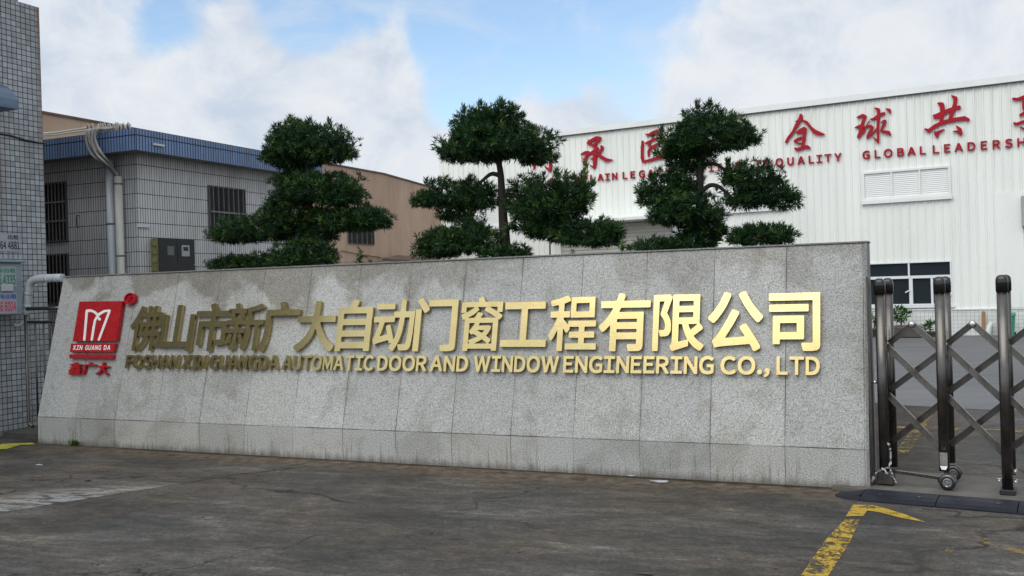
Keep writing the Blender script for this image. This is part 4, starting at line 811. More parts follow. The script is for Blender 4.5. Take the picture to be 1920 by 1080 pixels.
BRUSH = {
'承': [[11168, 2549, 11243, 2559, 11258, 2571, 11263, 2585, 11260, 2602, 11223, 2660, 11164, 2715, 11209, 2768, 11217, 2787, 11184, 2876, 11202, 2868, 11254, 2778, 11255, 2768, 11245, 2749, 11247, 2732, 11260, 2722, 11276, 2722, 11305, 2754, 11309, 2775, 11266, 2838, 11238, 2891, 11358, 2959, 11469, 2986, 11477, 2994, 11469, 3003, 11402, 3028, 11334, 3028, 11180, 2915, 11172, 3076, 11145, 3158, 11130, 3169, 11120, 3165, 11108, 3146, 11072, 3123, 11042, 3091, 11050, 3085, 11098, 3109, 11111, 3105, 11105, 2993, 11098, 2988, 11062, 2991, 11055, 2982, 11062, 2973, 11104, 2953, 11105, 2884, 11096, 2882, 11019, 2915, 10966, 3088, 10956, 3105, 10944, 3109, 10930, 3105, 10921, 3088, 10933, 3004, 10897, 2951, 10903, 2949, 10932, 2981, 10942, 2982, 10974, 2884, 10961, 2881, 10891, 2905, 10882, 2903, 10876, 2891, 10886, 2876, 10956, 2832, 11024, 2826, 11036, 2834, 11048, 2857, 11140, 2787, 11142, 2780, 11134, 2770, 11065, 2728, 11038, 2727, 11024, 2707, 10997, 2697, 10991, 2679, 11018, 2645, 11026, 2612, 11053, 2616], [11175, 2612, 11072, 2675, 11068, 2698, 11096, 2699, 11133, 2681, 11180, 2628, 11185, 2612]],
'匠': [[12314, 2421, 12331, 2423, 12376, 2446, 12388, 2458, 12392, 2474, 12376, 2496, 12299, 2527, 12275, 2527, 12269, 2518, 12270, 2503, 12266, 2502, 12160, 2554, 12143, 2557, 12085, 2513, 12092, 2500, 12143, 2507, 12210, 2465], [12311, 2566, 12326, 2565, 12335, 2571, 12339, 2585, 12333, 2597, 12225, 2646, 12179, 2673, 12177, 2684, 12193, 2730, 12201, 2736, 12275, 2696, 12381, 2649, 12396, 2646, 12408, 2651, 12414, 2669, 12405, 2685, 12278, 2746, 12272, 2756, 12299, 2840, 12320, 2932, 12328, 2934, 12434, 2917, 12451, 2932, 12449, 2953, 12434, 2964, 12177, 3026, 12061, 3051, 12039, 3048, 12027, 3030, 12004, 2963, 12007, 2749, 12023, 2638, 12032, 2631, 12044, 2631, 12057, 2648, 12050, 2876, 12063, 2992, 12073, 3002, 12114, 2992, 12285, 2944, 12292, 2934, 12242, 2775, 12234, 2766, 12201, 2782, 12177, 2843, 12160, 2932, 12150, 2939, 12140, 2935, 12130, 2835, 12160, 2773, 12162, 2758, 12134, 2696, 12088, 2695, 12079, 2686, 12080, 2675, 12215, 2602]],
'全': [[14998, 2128, 15021, 2131, 15048, 2173, 15046, 2193, 15025, 2246, 14884, 2484, 14805, 2590, 14750, 2676, 14740, 2684, 14723, 2684, 14712, 2669, 14717, 2645, 14759, 2563, 14846, 2454, 14896, 2337, 14923, 2294, 14920, 2286, 14904, 2282, 14903, 2273, 14954, 2243, 14980, 2178, 14986, 2140], [15038, 2238, 15055, 2238, 15132, 2267, 15209, 2366, 15288, 2428, 15450, 2502, 15456, 2515, 15440, 2522, 15344, 2538, 15252, 2504, 15101, 2311, 15033, 2264, 15028, 2248], [15062, 2373, 15086, 2377, 15115, 2403, 15121, 2419, 15095, 2573, 15104, 2611, 15093, 2633, 15080, 2717, 15132, 2716, 15179, 2746, 15185, 2770, 15179, 2782, 15166, 2789, 15113, 2782, 14930, 2829, 14891, 2797, 14888, 2782, 14891, 2768, 14913, 2759, 14944, 2771, 15016, 2744, 15021, 2739, 15020, 2708, 15014, 2702, 14973, 2700, 14891, 2673, 14882, 2664, 14873, 2633, 14942, 2581, 15014, 2557, 15040, 2560, 15051, 2505, 15045, 2501, 14959, 2509, 14947, 2501, 14942, 2484, 14918, 2484, 14911, 2474, 14978, 2424], [15057, 2448, 15040, 2457, 15053, 2468, 15060, 2457], [15012, 2604, 14956, 2623, 14926, 2638, 14923, 2645, 14975, 2675, 15026, 2669, 15033, 2652, 15037, 2616, 15028, 2607]],
'球': [[16399, 2010, 16465, 2020, 16486, 2031, 16494, 2051, 16502, 2114, 16571, 2095, 16586, 2102, 16594, 2118, 16582, 2142, 16502, 2183, 16494, 2193, 16479, 2354, 16479, 2669, 16475, 2684, 16465, 2690, 16451, 2684, 16362, 2568, 16367, 2560, 16376, 2561, 16441, 2609, 16429, 2437, 16422, 2438, 16323, 2557, 16302, 2567, 16273, 2596, 16251, 2597, 16238, 2578, 16246, 2532, 16316, 2395, 16304, 2385, 16244, 2374, 16215, 2469, 16142, 2532, 16114, 2585, 16088, 2593, 16066, 2580, 16062, 2556, 16097, 2474, 16114, 2397, 16107, 2394, 16032, 2403, 16019, 2392, 16025, 2380, 16066, 2356, 16131, 2329, 16180, 2197, 16172, 2189, 16121, 2208, 16071, 2206, 16057, 2200, 16057, 2185, 16153, 2138, 16181, 2131, 16234, 2156, 16248, 2181, 16192, 2318, 16190, 2342, 16218, 2362, 16227, 2362, 16290, 2256, 16299, 2253, 16299, 2262, 16258, 2342, 16331, 2337, 16369, 2366, 16378, 2383, 16331, 2489, 16340, 2487, 16393, 2439, 16429, 2392, 16437, 2224, 16429, 2221, 16381, 2244, 16311, 2244, 16302, 2233, 16311, 2224, 16372, 2202, 16441, 2146, 16437, 2070, 16393, 2034, 16390, 2019], [16604, 2024, 16670, 2031, 16692, 2041, 16700, 2063, 16700, 2108, 16692, 2123, 16680, 2126, 16669, 2120, 16644, 2081, 16601, 2041], [16585, 2238, 16607, 2243, 16615, 2267, 16598, 2335, 16557, 2396, 16545, 2436, 16656, 2449, 16677, 2457, 16687, 2471, 16704, 2525, 16703, 2537, 16694, 2544, 16677, 2542, 16640, 2510, 16511, 2477, 16497, 2465, 16496, 2450, 16517, 2378, 16557, 2289, 16550, 2284, 16511, 2298, 16505, 2291, 16562, 2243], [16181, 2391, 16172, 2448, 16187, 2440, 16207, 2402, 16201, 2395]],
'共': [[17843, 1777, 17930, 1806, 17946, 1819, 17952, 1855, 17934, 1977, 17992, 1974, 18010, 1990, 18014, 2008, 18010, 2026, 17994, 2041, 17908, 2063, 17844, 2210, 18093, 2173, 18171, 2216, 18180, 2234, 18176, 2257, 18150, 2271, 18077, 2251, 17919, 2269, 17709, 2318, 17546, 2388, 17427, 2483, 17409, 2486, 17393, 2481, 17329, 2426, 17326, 2415, 17331, 2405, 17346, 2401, 17406, 2413, 17511, 2330, 17611, 2283, 17612, 2216, 17510, 2223, 17499, 2216, 17499, 2190, 17485, 2171, 17486, 2159, 17497, 2149, 17611, 2103, 17625, 2091, 17628, 2050, 17616, 1985, 17572, 1945, 17572, 1925, 17582, 1917, 17621, 1914, 17665, 1914, 17686, 1924, 17700, 1946, 17716, 2057, 17847, 2007, 17867, 1936, 17878, 1858, 17832, 1798, 17832, 1785], [17808, 2099, 17698, 2153, 17681, 2253, 17774, 2229, 17821, 2107, 17818, 2096], [17926, 2348, 18010, 2393, 18027, 2413, 18048, 2490, 18015, 2545, 17998, 2540, 17974, 2509, 17963, 2485, 17932, 2486, 17860, 2459, 17870, 2448, 17959, 2444, 17959, 2431, 17919, 2366], [17699, 2415, 17708, 2418, 17708, 2428, 17634, 2477, 17593, 2529, 17580, 2582, 17569, 2588, 17559, 2584, 17516, 2527, 17507, 2459, 17551, 2466, 17611, 2437]],
'享': [[19231, 1676, 19254, 1680, 19319, 1726, 19335, 1744, 19560, 1698, 19585, 1710, 19590, 1733, 19571, 1754, 19356, 1793, 19078, 1888, 18985, 1868, 18974, 1855, 18977, 1834, 18995, 1825, 19081, 1829, 19184, 1786, 19270, 1762, 19271, 1751, 19222, 1705, 19219, 1689], [19318, 1832, 19418, 1838, 19441, 1853, 19441, 1873, 19402, 1995, 19374, 2035, 19226, 2070, 19221, 2081, 19356, 2056, 19444, 2076, 19454, 2089, 19454, 2107, 19396, 2164, 19394, 2174, 19641, 2144, 19663, 2153, 19671, 2177, 19661, 2196, 19641, 2205, 19397, 2232, 19331, 2254, 19336, 2374, 19352, 2410, 19319, 2537, 19311, 2550, 19297, 2550, 19286, 2520, 19251, 2581, 19236, 2588, 19229, 2581, 19229, 2568, 19278, 2436, 19192, 2432, 19111, 2371, 19122, 2366, 19205, 2393, 19288, 2385, 19292, 2371, 19284, 2273, 19208, 2292, 19047, 2354, 19026, 2348, 19000, 2317, 18996, 2301, 19003, 2288, 19016, 2284, 19055, 2297, 19304, 2204, 19376, 2122, 19374, 2114, 19350, 2114, 19223, 2146, 19133, 2178, 19117, 2174, 19107, 2159, 19114, 2136, 19191, 2089, 19162, 2021, 19162, 1897, 19169, 1873, 19182, 1864, 19213, 1863], [19324, 1873, 19218, 1904, 19221, 2030, 19359, 1998, 19388, 1886, 19381, 1880]],
'向': [[10144, 2598, 10160, 2600, 10166, 2618, 10121, 2750, 10060, 2796, 10045, 2798, 10039, 2790, 10040, 2780, 10079, 2722, 10132, 2610], [10286, 2762, 10312, 2764, 10326, 2780, 10339, 2925, 10339, 3152, 10309, 3228, 10302, 3232, 10292, 3230, 10285, 3205, 10225, 3165, 10195, 3120, 10200, 3112, 10208, 3115, 10250, 3135, 10278, 3160, 10285, 3158, 10286, 2960, 10276, 2828, 10269, 2820, 10155, 2834, 10024, 2865, 10016, 2995, 10026, 3125, 10009, 3178, 9995, 3181, 9961, 2978, 9982, 2838, 9992, 2830, 10142, 2791], [10189, 2908, 10210, 2909, 10219, 2922, 10202, 3032, 10185, 3044, 10105, 3050, 10096, 3035, 10085, 2942, 10100, 2932], [10160, 2955, 10120, 2968, 10128, 3016, 10170, 3006, 10176, 2960, 10172, 2954]],
'心': [[13181, 2425, 13200, 2429, 13260, 2498, 13264, 2520, 13252, 2535, 13232, 2539, 13215, 2528, 13175, 2445, 13174, 2432], [13331, 2450, 13350, 2454, 13425, 2535, 13429, 2558, 13415, 2575, 13392, 2579, 13375, 2565, 13325, 2470, 13324, 2458], [13131, 2478, 13144, 2478, 13150, 2488, 13178, 2669, 13230, 2719, 13322, 2708, 13365, 2668, 13380, 2665, 13385, 2682, 13366, 2745, 13355, 2761, 13335, 2769, 13212, 2779, 13198, 2775, 13185, 2762, 13126, 2680, 13126, 2488], [13044, 2565, 13058, 2566, 13064, 2578, 13069, 2705, 13038, 2758, 13022, 2764, 13010, 2750, 13006, 2695]],
'mark': [[1668, 5800, 1710, 5800, 1780, 5827, 1836, 5876, 1950, 5813, 2054, 5802, 2077, 5816, 2071, 5847, 1877, 6364, 1858, 6392, 1836, 6386, 1833, 6364, 2022, 5854, 2006, 5849, 1962, 5857, 1876, 5910, 1847, 5951, 1874, 5956, 1887, 5967, 1891, 5992, 1880, 6008, 1865, 6013, 1849, 6006, 1833, 5972, 1802, 6011, 1740, 6376, 1720, 6394, 1704, 6386, 1699, 6370, 1732, 6146, 1761, 6002, 1809, 5917, 1757, 5866, 1698, 5846, 1649, 5854, 1602, 6370, 1594, 6386, 1578, 6394, 1561, 6380, 1561, 6348, 1606, 5822, 1622, 5802]],
}


def glyph(ch):
    return [[(x / 1000, y / 1000) for x, y in zip(l[0::2], l[1::2])] for l in GLYPH[ch]]


def brush(ch):
    return [[(x / 10, y / 10) for x, y in zip(l[0::2], l[1::2])] for l in BRUSH[ch]]


def bbox(loops):
    xs = [p[0] for l in loops for p in l]; ys = [p[1] for l in loops for p in l]
    return min(xs), max(xs), min(ys), max(ys)


def area(l):
    return 0.5 * sum(a[0] * b[1] - b[0] * a[1] for a, b in zip(l, l[1:] + l[:1]))


def inside(p, l):
    r = False
    for a, b in zip(l, l[1:] + l[:1]):
        if (a[1] > p[1]) != (b[1] > p[1]) and p[0] < (b[0] - a[0]) * (p[1] - a[1]) / (b[1] - a[1]) + a[0]:
            r = not r
    return r


def extrude_loops(loops, O, U, V, N, h0, h1, mb=None):
    """loops (a,b) -> prism on the plane O + a U + b V, from height h0 to h1 along N"""
    mb = mb or MB()
    O, U, V, N = Vector(O), Vector(U), Vector(V), Vector(N)
    loops = [l for l in loops if abs(area(l)) > 1e-9]
    depth = [sum(inside(l[0], m) for j, m in enumerate(loops) if j != i) for i, l in enumerate(loops)]
    outer = [i for i, d in enumerate(depth) if d % 2 == 0]
    for i in outer:
        L = [loops[i]] + [loops[j] for j in range(len(loops)) if depth[j] == depth[i] + 1 and inside(loops[j][0], loops[i])]
        L = [l if (area(l) > 0) == (k == 0) else l[::-1] for k, l in enumerate(L)]
        flat = [p for l in L for p in l]
        tri = tessellate_polygon([[Vector((p[0], p[1], 0)) for p in l] for l in L])
        base = len(mb.v)
        nn = len(flat)
        mb.v += [tuple(O + U * a + V * b + N * h1) for a, b in flat] + [tuple(O + U * a + V * b + N * h0) for a, b in flat]
        flip = U.cross(V).dot(N) < 0
        for t in tri:
            a, b, c = t
            ar = (flat[b][0] - flat[a][0]) * (flat[c][1] - flat[a][1]) - (flat[b][1] - flat[a][1]) * (flat[c][0] - flat[a][0])
            if abs(ar) < 1e-12:
                continue
            q = (a, b, c) if (ar > 0) != flip else (a, c, b)
            mb.f.append(tuple(base + k for k in q)); mb.sm.append(False)
        s = 0
        for l in L:
            for k in range(len(l)):
                a, b = s + k, s + (k + 1) % len(l)
                q = (base + a, base + nn + a, base + nn + b, base + b)
                mb.f.append(q if not flip else q[::-1]); mb.sm.append(False)
            s += len(l)
    return mb


# ------------------------------------------------------------------ frames of the place
A = on_z(72, 831); B = on_z(1632, 918)
U_S = (B - A).normalized(); N_S = Vector((-U_S.y, U_S.x, 0))
ANG_S = math.atan2(U_S.y, U_S.x)
S = Frame(A, ANG_S)
L_WALL = (B - A).length
ANG_F = math.atan2(-0.511, 0.860)
FO = on_z(1750, 629)
FB = Frame(FO, ANG_F)
GO = on_z(1660, 915)
GT = Frame(GO, ANG_F)
q = at_depth(257, 350, 13.5)
OB = Frame(q, ANG_S)
q = at_depth(87, 480, 12.0)
TB = Frame(q, ANG_S)

# ------------------------------------------------------------------ ground
mb = MB()
mb.add([(-400, -300, 0), (400, -300, 0), (400, 500, 0), (-400, 500, 0)], [(0, 1, 2, 3)])
tag(mb.build('ground', ground_mat(A, U_S, N_S)), kind='structure')

# newer concrete of the factory yard, a sheet ending in a slightly crooked edge inside the gate
e = [on_z(1560, 752), on_z(1655, 757), on_z(1700, 761), on_z(1760, 764), on_z(1830, 768), on_z(1925, 771)]
far = [FB.world(12, -0.02), FB.world(-22, -0.02)]
pts = [FB.world(FB.loc(e[0]).x - 9, FB.loc(e[0]).y)] + e + [FB.world(12, FB.loc(e[-1]).y + .2)] + far
mb = MB(); mb.add([(p.x, p.y, 0.004) for p in pts], [tuple(range(len(pts)))])
tag(mb.build('yard', yard_mat()), kind='structure')


def patch(name, polys, mat, z):
    mb = MB()
    for pl in polys:
        ps = [on_z(*p, z) for p in pl]
        mb.add([(p.x, p.y, z) for p in ps], [tuple(range(len(ps)))[::-1]])
    return tag(mb.build(name, mat), kind='structure')


patch('road_marking', [[(1584, 974), (1612, 974), (1593, 1018), (1546, 1090), (1494, 1090), (1548, 1012)]], M_YELLOW, 0.004)
patch('road_marking', [[(1586, 968), (1600, 946), (1636, 947), (1660, 953), (1700, 965), (1735, 979), (1690, 971), (1648, 960), (1626, 957), (1619, 967)]], M_YELLOW_FRESH, 0.004)
patch('road_marking', [[(1772, 1030), (1790, 1024), (1788, 1034), (1774, 1042)], [(1822, 1004), (1860, 1012), (1920, 1034), (1925, 1042), (1850, 1020)]], M_YELLOW_FAINT, 0.004)
patch('road_marking', [[(1738, 768), (1756, 768), (1704, 850), (1676, 850)], [(1640, 798), (1925, 806), (1925, 811), (1640, 802)], [(1900, 760), (1925, 740), (1925, 768), (1905, 775)]], M_YELLOW_FAINT, 0.008)
patch('kerb_paint', [[(-20, 842), (5, 832), (60, 830), (66, 833), (38, 834), (12, 842)]], M_YTAPE, 0.006)

# concrete sill that the gate runs on
t = MB()
t.box(-0.35, 3.2, -0.20, 0.62, 0.0, 0.022)
o = t.build('gate_sill', M_TRACK); o.location = GT.o; o.rotation_euler = (0, 0, ANG_F); tag(o, kind='structure')

# ------------------------------------------------------------------ granite sign wall
LEAN = math.radians(14.5)
CA, SA = math.cos(LEAN), math.sin(LEAN)
ZP, ZT = 0.2985, 1.866
sign = thing('sign_wall', 'long leaning grey granite wall with raised gold company name and red emblem', 'sign wall', A, ANG_S)
yt = 0.004 + (ZT - ZP) * SA / CA
b = MB()
b.prism([(0.004, ZP), (yt, ZT), (yt + 0.26, ZT), (0.80, ZP)], 0.0, L_WALL - 0.022)
b.build('body', M_GRANITE, sign)
b = MB(); b.prism([(0, -0.05), (0, ZP), (0.80, ZP), (0.80, -0.05)], 0.0, L_WALL - 0.022)
b.build('plinth', M_GRANITE, sign)
b = MB(); b.prism([(0, -0.05), (0, ZP), (yt - 0.004, ZT + 0.004), (yt + 0.265, ZT + 0.004), (0.80, ZP), (0.80, -0.05)], L_WALL - 0.0215, L_WALL)
b.build('end_slab', M_GRANITE_EDGE, sign)
# thin coping line
b = MB(); b.box(-0.012, L_WALL + 0.008, yt - 0.012, yt + 0.275, ZT + 0.005, ZT + 0.017)
b.build('coping', M_GRANITE_EDGE, sign)

S_O = Vector((0, 0.004, ZP)); S_U = Vector((1, 0, 0)); S_V = Vector((0, SA, CA)); S_N = Vector((0, -CA, SA))


def on_face(px, py, h=0.0):
    """photograph pixel -> (s, t) on the leaning face raised by h"""
    w = S.ex * S_N.x + S.ey * S_N.y + Vector((0, 0, S_N.z))
    p0 = S.world(*S_O) + w * h
    d = ray(px, py); k = (p0 - CAM_C).dot(w) / d.dot(w)
    q = S.loc(CAM_C + d * k) - S_O - S_N * h
    return q.dot(S_U), q.dot(S_V)


H0, H1 = 0.008, 0.046
CN = '佛山市新广大自动门窗工程有限公司'
CX = [(245, 304), (302, 363), (365, 431), (424, 493), (489, 559), (555, 629), (632, 696), (700, 776), (777, 856), (863, 940),
      (940, 1025), (1029, 1119), (1123, 1218), (1224, 1320), (1328, 1430), (1441, 1538)]
# one em height for all characters, from the last one (548..660) whose outline spans a known part of the em
t1 = on_face(1490, 549, H1)[1]; t0 = on_face(1490, 658, H1)[1]
bb = bbox(glyph('司'))
EMY = (t1 - t0) / (bb[3] - bb[2]); T_BASE = t0 - bb[2] * EMY
for ch, (xa, xb) in zip(CN, CX):
    L = glyph(ch); bb = bbox(L)
    s0 = on_face(xa, 612, H1)[0]; s1 = on_face(xb, 612, H1)[0]
    k = (s1 - s0) / (bb[1] - bb[0])
    loops = [[(s0 + (x - bb[0]) * k, T_BASE + y * EMY) for x, y in l] for l in L]
    extrude_loops(loops, S_O, S_U, S_V, S_N, H0, H1).build('letter', M_GOLD, sign)

WORDS = [('FOSHAN', 234, 333), ('XIN', 340, 385), ('GUANGDA', 391, 521), ('AUTOMATIC', 528, 699), ('DOOR', 707, 799), ('AND', 806, 877),
         ('WINDOW', 888, 1047), ('ENGINEERING', 1056, 1338), ('CO.,', 1351, 1443), ('LTD', 1456, 1537)]
tc1 = on_face(1500, 668.5, H1)[1]; tc0 = on_face(1500, 703, H1)[1]
CAPH = bbox(glyph('E'))[3] - bbox(glyph('E'))[2]
LY = (tc1 - tc0) / CAPH


def word_loops(word, s0, s1, t0, ky, gap=0.07):
    """letters of a word laid out by their own widths between s0 and s1; t0 = baseline of the cap letters"""
    G_ = [glyph(c) for c in word]
    W = [bbox(l)[1] - bbox(l)[0] for l in G_]
    tot = sum(W) + gap * (len(word) - 1)
    k = (s1 - s0) / tot
    x = s0; res = []
    yb = bbox(glyph('E'))[2]
    for l, w in zip(G_, W):
        x0 = bbox(l)[0]
        res.append([[(x + (a - x0) * k, t0 + (b_ - yb) * ky) for a, b_ in lp] for lp in l])
        x += (w + gap) * k
    return res


for w, xa, xb in WORDS:
    s0 = on_face(xa, 686, H1)[0]; s1 = on_face(xb, 686, H1)[0]
    for loops in word_loops(w, s0, s1, tc0, LY, 0.085):
        extrude_loops(loops, S_O, S_U, S_V, S_N, H0, H1).build('letter', M_GOLD, sign)


def face_poly(pts, h):
    l = [on_face(x, y, h) for x, y in pts]
    return l if area(l) > 0 else l[::-1]


emb = extrude_loops([face_poly([(149, 565.5), (229, 564.4), (217.6, 639), (136.2, 640)], 0.06)], S_O, S_U, S_V, S_N, 0.01, 0.06).build('emblem', M_RED, sign)
ml = [[on_face(x, y, 0.062) for x, y in l] for l in brush('mark')]
extrude_loops(ml, S_O, S_U, S_V, S_N, 0.0605, 0.063).build('emblem_mark', M_WHITE, emb)
band = extrude_loops([face_poly([(133, 644.2), (216, 644.2), (212.4, 660.5), (131.2, 660.2)], 0.05)], S_O, S_U, S_V, S_N, 0.01, 0.05).build('emblem_band', M_RED, sign)
lb = MB()
for w, xa, xb in (('XIN', 136.8, 154.5), ('GUANG', 159.5, 189.5), ('DA', 194.5, 206.8)):
    s0 = on_face(xa, 652, 0.052)[0]; s1 = on_face(xb, 652, 0.052)[0]
    tb = on_face(172, 656.2, 0.052)[1]; tt = on_face(172, 647.2, 0.052)[1]
    for loops in word_loops(w, s0, s1, tb, (tt - tb) / CAPH, 0.16):
        extrude_loops(loops, S_O, S_U, S_V, S_N, 0.0505, 0.052, lb)
lb.build('band_lettering', M_WHITE, band)
extrude_loops([face_poly([(130.4, 664.4), (212, 665), (211, 672.3), (129.5, 671.5)], 0.05)], S_O, S_U, S_V, S_N, 0.01, 0.05).build('emblem_bar', M_RED, sign)
# registered-mark disc: raised ring with an R inside
cs, ct = on_face(243, 560, 0.05); rs = (on_face(253.5, 560, 0.05)[0] - cs); rt = (on_face(243, 549, 0.05)[1] - ct)
circ = lambda k, n=28: [(cs + rs * k * math.cos(2 * math.pi * i / n), ct + rt * k * math.sin(2 * math.pi * i / n)) for i in range(n)]
disc = extrude_loops([circ(0.98)], S_O, S_U, S_V, S_N, 0.01, 0.035).build('trademark_disc', M_RED, sign)
rb = extrude_loops([circ(1.0), circ(0.78)[::-1]], S_O, S_U, S_V, S_N, 0.012, 0.055)
bb = bbox(glyph('R')); k = rt * 0.95 / (bb[3] - bb[2])
extrude_loops([[(cs + (x - (bb[0] + bb[1]) / 2) * k * 0.9, ct + (y - (bb[2] + bb[3]) / 2) * k) for x, y in l] for l in glyph('R')], S_O, S_U, S_V, S_N, 0.034, 0.055, rb)
rb.build('trademark_letter', M_RED, disc)
for ch, xa, xb in (('鑫', 129, 152), ('广', 154, 178), ('大', 180.5, 203.5)):
    L = glyph(ch); bb = bbox(L)
    s0 = on_face(xa, 690, 0.045)[0]; s1 = on_face(xb, 690, 0.045)[0]
    tb = on_face((xa + xb) / 2, 702.5, 0.045)[1]; tt = on_face((xa + xb) / 2, 679, 0.045)[1]
    loops = [[(s0 + (x - bb[0]) / (bb[1] - bb[0]) * (s1 - s0), tb + (y - bb[2]) / (bb[3] - bb[2]) * (tt - tb)) for x, y in l] for l in L]
    extrude_loops(loops, S_O, S_U, S_V, S_N, 0.012, 0.045).build('red_letter', M_RED, sign)

# ------------------------------------------------------------------ factory hall
xl = FB.py_(826, 400)[0]
XR = 9.0
zr = FB.py_(1750, 172)[1]           # underside of the roof trim
fac = thing('factory_hall', 'large white ribbed steel factory hall with red wall lettering and louvres', 'building', FO, ANG_F)
zw = FB.py_(1785, 579)[1]           # top of the tiled wainscot
# openings
wx1 = FB.py_(1785, 530)[0]; wz1 = FB.py_(1785, 488)[1]; wz0 = FB.py_(1785, 571)[1]
wx0 = FB.py_(1560, 530)[0]
lx0, lz1 = FB.py_(1621, 327); lx1 = FB.py_(1779, 345)[0]; lz0 = FB.py_(1621, 373)[1]
lw = lx1 - lx0
l2r = FB.py_(1473, 360)[0]
pitch = lx1 - l2r
l3 = FB.py_(944, 415)[0]
louvres = [(lx0, lx1, lz0, lz1), (lx0 - pitch, lx1 - pitch, lz0, lz1), (l3 - lw, l3, lz0, lz1)]
dx0, dx1 = FB.py_(1052, 440)[0], FB.py_(1262, 440)[0]
dz1 = FB.py_(1190, 416)[1]
OPEN = [(wx0, wx1, wz0, wz1), (dx0, dx1, 0, dz1)] + louvres


def ribbed(x0, x1, z0, z1, openings, pitch_=0.205):
    prof = []
    x = x0
    while x < x1:
        for dx, y in ((0, 0), (0.125, 0), (0.142, -0.022), (0.172, -0.022), (0.189, 0)):
            prof.append((x + dx, y))
        x += pitch_
    prof.append((x, 0))
    cuts = sorted({o[0] for o in openings} | {o[1] for o in openings})
    P = []
    for a, c in zip(prof, prof[1:]):
        P.append(a)
        for k in cuts:
            if a[0] + 1e-4 < k < c[0] - 1e-4:
                P.append((k, a[1] + (c[1] - a[1]) * (k - a[0]) / (c[0] - a[0])))
    P.append(prof[-1])
    m = MB()
    for a, c in zip(P, P[1:]):
        mid = (a[0] + c[0]) / 2
        zs = [(z0, z1)]
        for o in openings:
            if o[0] < mid < o[1]:
                nz = []
                for p, q_ in zs:
                    if o[2] > p: nz.append((p, min(q_, o[2])))
                    if o[3] < q_: nz.append((max(p, o[3]), q_))
                zs = [w for w in nz if w[1] - w[0] > 1e-4]
        for p, q_ in zs:
            m.add([(a[0], a[1], p), (c[0], c[1], p), (c[0], c[1], q_), (a[0], a[1], q_)], [(0, 1, 2, 3)])
    return m


ribbed(xl, XR, zw, zr, OPEN).build('wall', M_PANEL, fac)
b = MB()
b.add([(xl, 0.012, zw), (xl, 18, zw), (xl, 18, zr), (xl, 0.012, zr)], [(0, 1, 2, 3)[::-1]])
b.add([(xl, 18, zw), (XR, 18, zw), (XR, 18, zr), (xl, 18, zr)], [(0, 1, 2, 3)[::-1]])
b.add([(XR, 0.012, zw), (XR, 18, zw), (XR, 18, zr), (XR, 0.012, zr)], [(0, 1, 2, 3)])
b.build('side_wall', M_PANEL, fac)
b = MB(); b.box(xl - 0.05, XR + 0.05, -0.10, 0.10, zr, zr + 0.16); b.build('roof_trim', M_TRIM, fac)
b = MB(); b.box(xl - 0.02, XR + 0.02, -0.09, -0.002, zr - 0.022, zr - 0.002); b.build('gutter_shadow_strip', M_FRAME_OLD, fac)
b = MB(); b.prism([(0.1, zr + 0.10), (9, zr + 1.0), (18, zr + 0.10)], xl, XR); b.build('roof', M_TRIM, fac)
# wainscot of white tiles and its ledge
b = MB(); b.box(xl, dx0, -0.03, 0.02, 0, zw - 0.03); b.box(dx1, XR, -0.03, 0.02, 0, zw - 0.03); b.build('wainscot', M_TILE_W, fac)
b = MB(); b.box(xl, dx0, -0.055, 0.02, zw - 0.03, zw); b.box(dx1, XR, -0.055, 0.02, zw - 0.03, zw); b.build('ledge', M_TRIM, fac)
# window band
wn = MB()
fw = 0.034
for (p, q_) in ((wx0, wx0 + fw), (wx1 - fw, wx1)): wn.box(p, q_, -0.045, 0.05, wz0, wz1)
for (p, q_) in ((wz0, wz0 + fw), (wz1 - fw, wz1)): wn.box(wx0 + fw, wx1 - fw, -0.045, 0.05, p, q_)
zt_ = FB.py_(1745, 518)[1]
wn.box(wx0 + fw, wx1 - fw, -0.040, 0.045, zt_ - 0.045, zt_ + 0.03)
for px, zz0, zz1, hw in ((1705, zt_ + 0.03, wz1 - fw, 0.022), (1708, wz0 + fw, zt_ - 0.045, 0.045), (1747.5, wz0 + fw, zt_ - 0.045, 0.028), (1662, wz0 + fw, zt_ - 0.045, 0.028), (1625, wz0 + fw, wz1 - fw, 0.04), (1583, wz0 + fw, zt_ - 0.045, 0.028)):
    xx = FB.py_(px, 530)[0]
    if zz1 > zt_ and zz0 < zt_:
        wn.box(xx - hw, xx + hw, -0.036, 0.04, zz0, zt_ - 0.045); wn.box(xx - hw, xx + hw, -0.036, 0.04, zt_ + 0.03, zz1)
    else:
        wn.box(xx - hw, xx + hw, -0.036, 0.04, zz0, zz1)
win = wn.build('window', M_ALU, fac)
b = MB(); b.add([(wx0 + fw, 0.02, wz0 + fw), (wx1 - fw, 0.02, wz0 + fw), (wx1 - fw, 0.02, wz1 - fw), (wx0 + fw, 0.02, wz1 - fw)], [(0, 1, 2, 3)]); b.build('pane', M_GLASS, win)
b = MB(); b.box(wx0 - 0.05, wx1 + 0.06, -0.075, 0.0, wz0 - 0.07, wz0 - 0.004); b.build('sill', M_TRIM, win)
